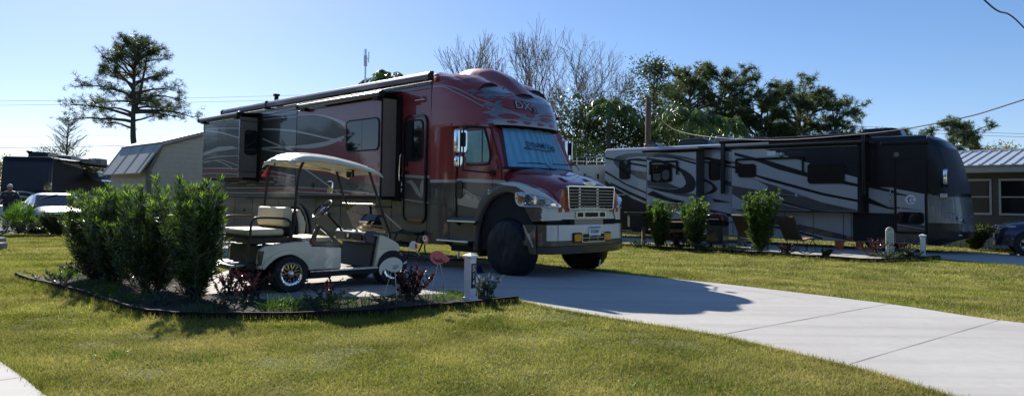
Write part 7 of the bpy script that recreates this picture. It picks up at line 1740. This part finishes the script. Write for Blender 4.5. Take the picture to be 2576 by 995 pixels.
pine('pine_tree','smaller ragged pine right of the round crowned pine',(27.0,60,0),8.5,3,[(3,2.8),(6,3.0),(8,2.4),(9.4,.9)],26,106,tw=6,L=.42,W=.042,nt_=18,group=gp,specials=[(6.2,.1,4.2),(5.2,-.1,4.6)])
pine('pine_tree','distant round pine above the house roof',(45.2,70,0),8.5,5.0,[(5,2.6),(6.5,2.9),(8,2.4),(9.4,.9)],26,107,tw=6,L=.44,W=.05,nt_=18)
pine('pine_tree','low distant pine crown behind the roof of the grey motorhome nose',(36.8,66,0),7.6,5.6,[(5.6,2.3),(6.6,2.2),(7.6,.8)],16,108,tw=6,L=.42,W=.05,nt_=18,fork=False)
def bare(name,label,loc,H,spread,seed,depth=6,first=.24,r0_=.14,group=None,up=.55,minr=.010):
    rg=np.random.default_rng(seed); paths=[]
    def grow(p,d,l,r,dep):
        m_=5; pts=[p]; q=p.copy(); dd=d.copy()
        for i in range(m_-1):
            dd=unit(dd+rg.normal(size=3)*.10+np.array([0,0,.05])); q=q+dd*l/(m_-1); pts.append(q)
        paths.append((np.array(pts),np.linspace(r,max(minr,r*.68),m_)))
        if dep==0: return
        nb=2 if dep>4 else (3 if rg.random()<.75 else 2)
        for i in range(nb):
            a=unit(np.cross(dd,rg.normal(size=3))); sp_=spread*(.5+.8*rg.random()); nd=unit(dd*math.cos(sp_)+a*math.sin(sp_)+np.array([0,0,up*.25])); grow(pts[-1] if i<2 else pts[-2],nd,l*(.68+.2*rg.random()),max(minr,r*.64),dep-1)
        if dep<=3:
            for _ in range(2): a=unit(np.cross(dd,rg.normal(size=3))); grow(pts[rg.integers(1,4)],unit(dd*.6+a*.8),l*.5,minr,0)
    L0=H*first; grow(np.zeros(3),np.array([0,0,1.]),L0,r0_,depth)
    top=max(q[0][:,2].max() for q in paths); k=H/top; paths=[(p*np.array([1,1,k]),r) for p,r in paths]
    T_=thing(name,label,'bare tree',loc,0,group); big=[q for q in paths if q[1][0]>.035]; sm=[q for q in paths if q[1][0]<=.035]
    V,F=tubes(big,6); npmesh('trunk',V,F,M['twig'],T_); V,F=tubes(sm,3); npmesh('crown',V,F,M['twig'],T_); return T_
gp='leafless trees behind the red motorhome'
bare('bare_tree','leafless tree at the far left behind the red motorhome roof',(-7.4,52,0),10.4,.50,201,6,group=gp)
bare('bare_tree','leafless upright tree rising behind the middle of the red roof',(-4.8,50,0),13.2,.36,202,6,group=gp)
bare('bare_tree','leafless tree behind the front of the red roof',(-1.9,51,0),12.6,.38,203,6,group=gp)
bare('bare_tree','leafless tree right behind the roof fairing',(1.6,50,0),13.4,.40,204,6,group=gp)
bare('bare_tree','tall wide leafless tree right of the roof fairing',(4.4,50,0),12.8,.56,205,7,group=gp,r0_=.18,up=.35,minr=.009)
bare('bare_tree','spreading leafless tree nearest the leafy crowns at centre right',(6.0,51,0),11.2,.66,206,7,group=gp,r0_=.17,up=.2,minr=.009)
bare('bare_tree','low leafless tree left of every other bare tree, beside the antenna mast',(-8.6,50,0),9.6,.50,211,6,group=gp)
bare('bare_tree','leafless tree with arching limbs over the windscreen mirror side of the red cab',(3.1,48,0),11.6,.60,212,6,group=gp,r0_=.15,up=.3,minr=.009)
bare('bare_tree','leafless tree between the other bare trees behind the roof fairing',(.0,53,0),11.6,.45,207,6,group=gp)
def conebare(name,label,loc,H,seed):
    rg=np.random.default_rng(seed); z=np.linspace(0,H,12); tp=np.column_stack([np.cumsum(rg.normal(size=12)*.03),np.cumsum(rg.normal(size=12)*.03),z]); paths=[(tp,np.linspace(.22,.02,12))]
    for i in range(120):
        zz=2.6+(H-2.7)*rg.random()**.9; k=min(10,int(zz/H*11)); p0=tp[k]+(tp[k+1]-tp[k])*(zz/H*11-k); l=2.5*(1-zz/H)**.62*(.7+.5*rg.random())+.25; az=rg.random()*6.283; t=np.linspace(0,1,7)
        bp=p0+np.column_stack([np.cos(az)*l*t,np.sin(az)*l*t,l*(.25*t+.45*t*t)])+np.cumsum(rg.normal(size=(7,3))*.02,0); paths.append((bp,np.linspace(.026,.010,7)))
        for j in range(9):
            m_=rg.integers(2,7); a2=az+rg.normal()*.8; l2=(.25+.5*rg.random())*(l/2+.3); t2=np.linspace(0,1,4); paths.append((bp[m_]+np.column_stack([np.cos(a2)*l2*t2,np.sin(a2)*l2*t2,l2*.7*t2])+rg.normal(size=(4,3))*.015,np.linspace(.011,.008,4)))
    T_=thing(name,label,'bare tree',loc); V,F=tubes(paths[:1],6); npmesh('trunk',V,F,M['twig'],T_); V,F=tubes(paths[1:],3); npmesh('crown',V,F,M['twig'],T_)
conebare('bare_tree','leafless conical tree behind the black motorhome at far left',(-43.6,70,0),8.6,208)
def broad(name,label,loc,H,z0,rx,rz,seed,mt='leafd',n=5200,L=.20,W=.11,clumps=70,group=None,cat='tree',droop=0.,tr=.16):
    rg=np.random.default_rng(seed); C_=rg.normal(size=(clumps,3)); C_=unit(C_)*rg.random((clumps,1))**.42; C_=C_*np.array([rx,rx*.85,rz]); C_[:,2]+= (z0+H)/2
    C_[:,2]=np.clip(C_[:,2]+rg.normal(size=clumps)*.3,z0,H-.1); cr=.32+.45*rg.random(clumps); per=n//clumps
    P=np.repeat(C_,per,0)+rg.normal(size=(per*clumps,3))*np.repeat(cr,per)[:,None]*np.array([.75,.75,.5]); D=unit(P-np.repeat(C_,per,0)+np.array([0,0,.15-droop])+rg.normal(size=(per*clumps,3))*.3)
    k=len(P); lv=leafarrays(P,D,L*(.6+.7*rg.random(k)),W*(.7+.5*rg.random(k)),.15,rg)
    paths=[(np.array([[0,0,0],[.05,0,z0*.5],[0,.05,z0],[.1,0,(z0+H)*.5]]),[tr,tr*.9,tr*.7,tr*.4])]
    for q in C_[::2]:
        s=np.array([0,0,z0*.8+rg.random()*(q[2]-z0*.8)*.5]); m_=(s+q)/2+rg.normal(size=3)*.2; paths.append((np.array([s,m_,q]),[.045,.03,.015]))
    return tree(name,label,cat,loc,paths,lv,mt,group=group)
gp='leafy trees behind the two motorhomes'
broad('leafy_tree','dense tree crown touching the windscreen mirror of the red motorhome',(4.2,45,0),8.4,2.0,1.7,3.2,301,'leafm',5200,.20,.10,66,gp,droop=.5)
broad('leafy_tree','brownish green tree between the red cab and the utility pole',(6.6,46,0),8.0,2.2,2.3,2.7,302,'leafd',6400,.20,.10,74,gp)
broad('leafy_tree','rounded leafy crown left of the utility pole top',(8.4,45,0),8.9,3.0,1.6,2.6,303,'leafm',4200,.19,.10,46,gp)
broad('leafy_tree','small high tuft crown on a thin stem above the utility pole',(9.0,45.5,0),10.1,8.9,.85,.7,304,'leafd',1700,.18,.09,16,gp,tr=.07)
broad('leafy_tree','low leafy tree beyond the boat',(3.6,40,0),4.7,1.0,1.5,1.8,305,'leafm',3600,.18,.09,46,gp)
broad('leafy_tree','dark tree behind the pole and the palm fronds',(11.5,50,0),8.2,2.0,2.9,2.8,306,'leafm',8400,.22,.12,90,gp)
broad('leafy_tree','dark understorey tree below the pine cluster',(17.5,55,0),6.6,1.5,3.6,2.3,307,'leafd',6000,.24,.14,70,gp)
broad('leafy_tree','dark understorey tree below the round crowned pine',(23.5,56,0),6.2,1.5,3.6,2.1,308,'leafd',5600,.24,.14,66,gp)
broad('leafy_tree','yellowing tree top above the house ridge at the right edge',(42.8,62,0),6.6,4.0,1.7,1.3,309,'yell',2600,.20,.10,34)
broad('leafy_tree','greenish yellow foliage at the extreme left edge behind the black motorhome',(-50.3,71,0),5.0,1.0,2.2,1.8,310,'yell',2600,.24,.12,34)
broad('leafy_tree','small fresh green tree below the conical bare tree',(-43.0,68,0),5.6,2.5,1.2,1.4,311,'leafm',1400,.22,.10,24)
broad('leafy_tree','dark feathery tree left of the conical bare tree',(-45.6,70,0),5.8,2.0,1.1,1.8,312,'leafd',1800,.22,.08,30)
def palmtree(name,label,loc,H,nf,L,seed,mt='palm',trunk=True,ell=.55,cat='palm tree'):
    rg=np.random.default_rng(seed); T_=thing(name,label,cat,loc,0); 
    V,F=tubes([(np.array([[0,0,0],[.05,0,H*.4],[.02,0,H*.8],[0,0,H]]),[.19,.15,.13,.11])],8); npmesh('trunk',V,F,M['bark'],T_,smooth=True)
    VV=[];paths=[]; o=0; Ps=[];Ds=[];Ls=[]
    for i in range(nf):
        az=2*np.pi*i/nf+rg.normal()*.25; el=R(5)+rg.random()*R(75); l=L*(.8+.35*rg.random()); m_=16; t=np.linspace(0,1,m_); c0=np.array([np.cos(az)*np.cos(el),np.sin(az)*np.cos(el),np.sin(el)])
        pts=np.array([0,0,H])+c0*(l*t)[:,None]*(1-.15*t)[:,None]+np.array([0,0,-1])*(l*.62*t**2.2)[:,None]; paths.append((pts,np.linspace(.028,.006,m_)))
        for s in np.linspace(.14,1,34):
            ix=s*(m_-1); i0=min(m_-2,int(ix)); q=pts[i0]+(pts[i0+1]-pts[i0])*(ix-i0); tg=unit(pts[i0+1]-pts[i0]); sd=unit(np.cross(tg,[0,0,1.]))
            for sg in (-1,1):
                for rep in range(2): Ps.append(q); Ds.append(unit(sd*sg*(.55+.3*rg.random())+tg*.45+np.array([0,0,-.55-.5*rg.random()])+rg.normal(size=3)*.12)); Ls.append(ell*(.6+.6*rg.random())*math.sin(min(1,s*1.1)*PI*.85+.25))
    n=len(Ps); V,F=leafarrays(np.array(Ps),np.array(Ds),np.abs(np.array(Ls))+.1,.045,.2,rg); npmesh('fronds',V,F,M[mt],T_); V,F=tubes(paths); npmesh('frond_ribs',V,F,M['twig'],T_); return T_
palmtree('queen_palm','large drooping palm beside the utility pole behind the grey motorhome',(10.3,41,0),5.9,20,3.3,401,ell=.75)
palmtree('queen_palm','second drooping palm right of the large palm, before the pines',(12.9,43,0),5.6,16,2.9,402,ell=.7)
palmtree('queen_palm','palm crown drooping between bare branches right of the red cab',(5.8,43,0),6.6,20,3.0,403,ell=.75)
palmtree('queen_palm','palm top peeping over the red roof beside the antenna mast',(-7.4,41,0),8.0,11,2.3,404,ell=.42)
palmtree('queen_palm','short bushy palm left of the utility pole base',(8.4,40,0),3.3,14,2.0,405,ell=.6)
for k_,(x_,y_,s_2) in enumerate(((-22,85,331),(-8,86,332),(5,85,333))): broad('leafy_tree',['distant dense tree hidden behind the rear of the red motorhome','distant dense tree hidden behind the middle of the red motorhome','distant dense tree hidden behind the red cab'][k_],(x_,y_,0),6.5,.6,6.0,3.0,s_2,'leafd',2600,.5,.35,70)
# trees outside the picture to the left and behind the viewer: they close the place in and mirror in the paintwork
def backtree(x,y,k,H):
    c_=copyobj(bt0) if k else bt0; c_.location=(x,y,0); c_.rotation_euler=(0,0,k*1.3); c_.scale=(H/9.5,)*3; c_['label']='dense evergreen tree of the row behind and left of the viewer'; return c_
bt0=broad('evergreen_tree','dense evergreen tree of the row behind and left of the viewer',(-12,-22,0),9.5,.6,4.2,4.2,320,'leafd',6000,.6,.42,90,'trees across the street behind the viewer',tr=.3)
for k,(x,y,H_) in enumerate([(-12,-22,10),(-19,-18,9),(-27,-15,11),(-35,-9,9),(-5,-26,10),(3,-27,9),(12,-27,10.5),(22,-26,9.5),(33,-24,10),(-33,0,8),(-41,4,6.5),(-42,11,7),(-44,19,7),(-45,27,7),(-46,34,7),(-48,41,7),(-50,49,7.5),(46,-16,10)]): backtree(x,y,k,H_)
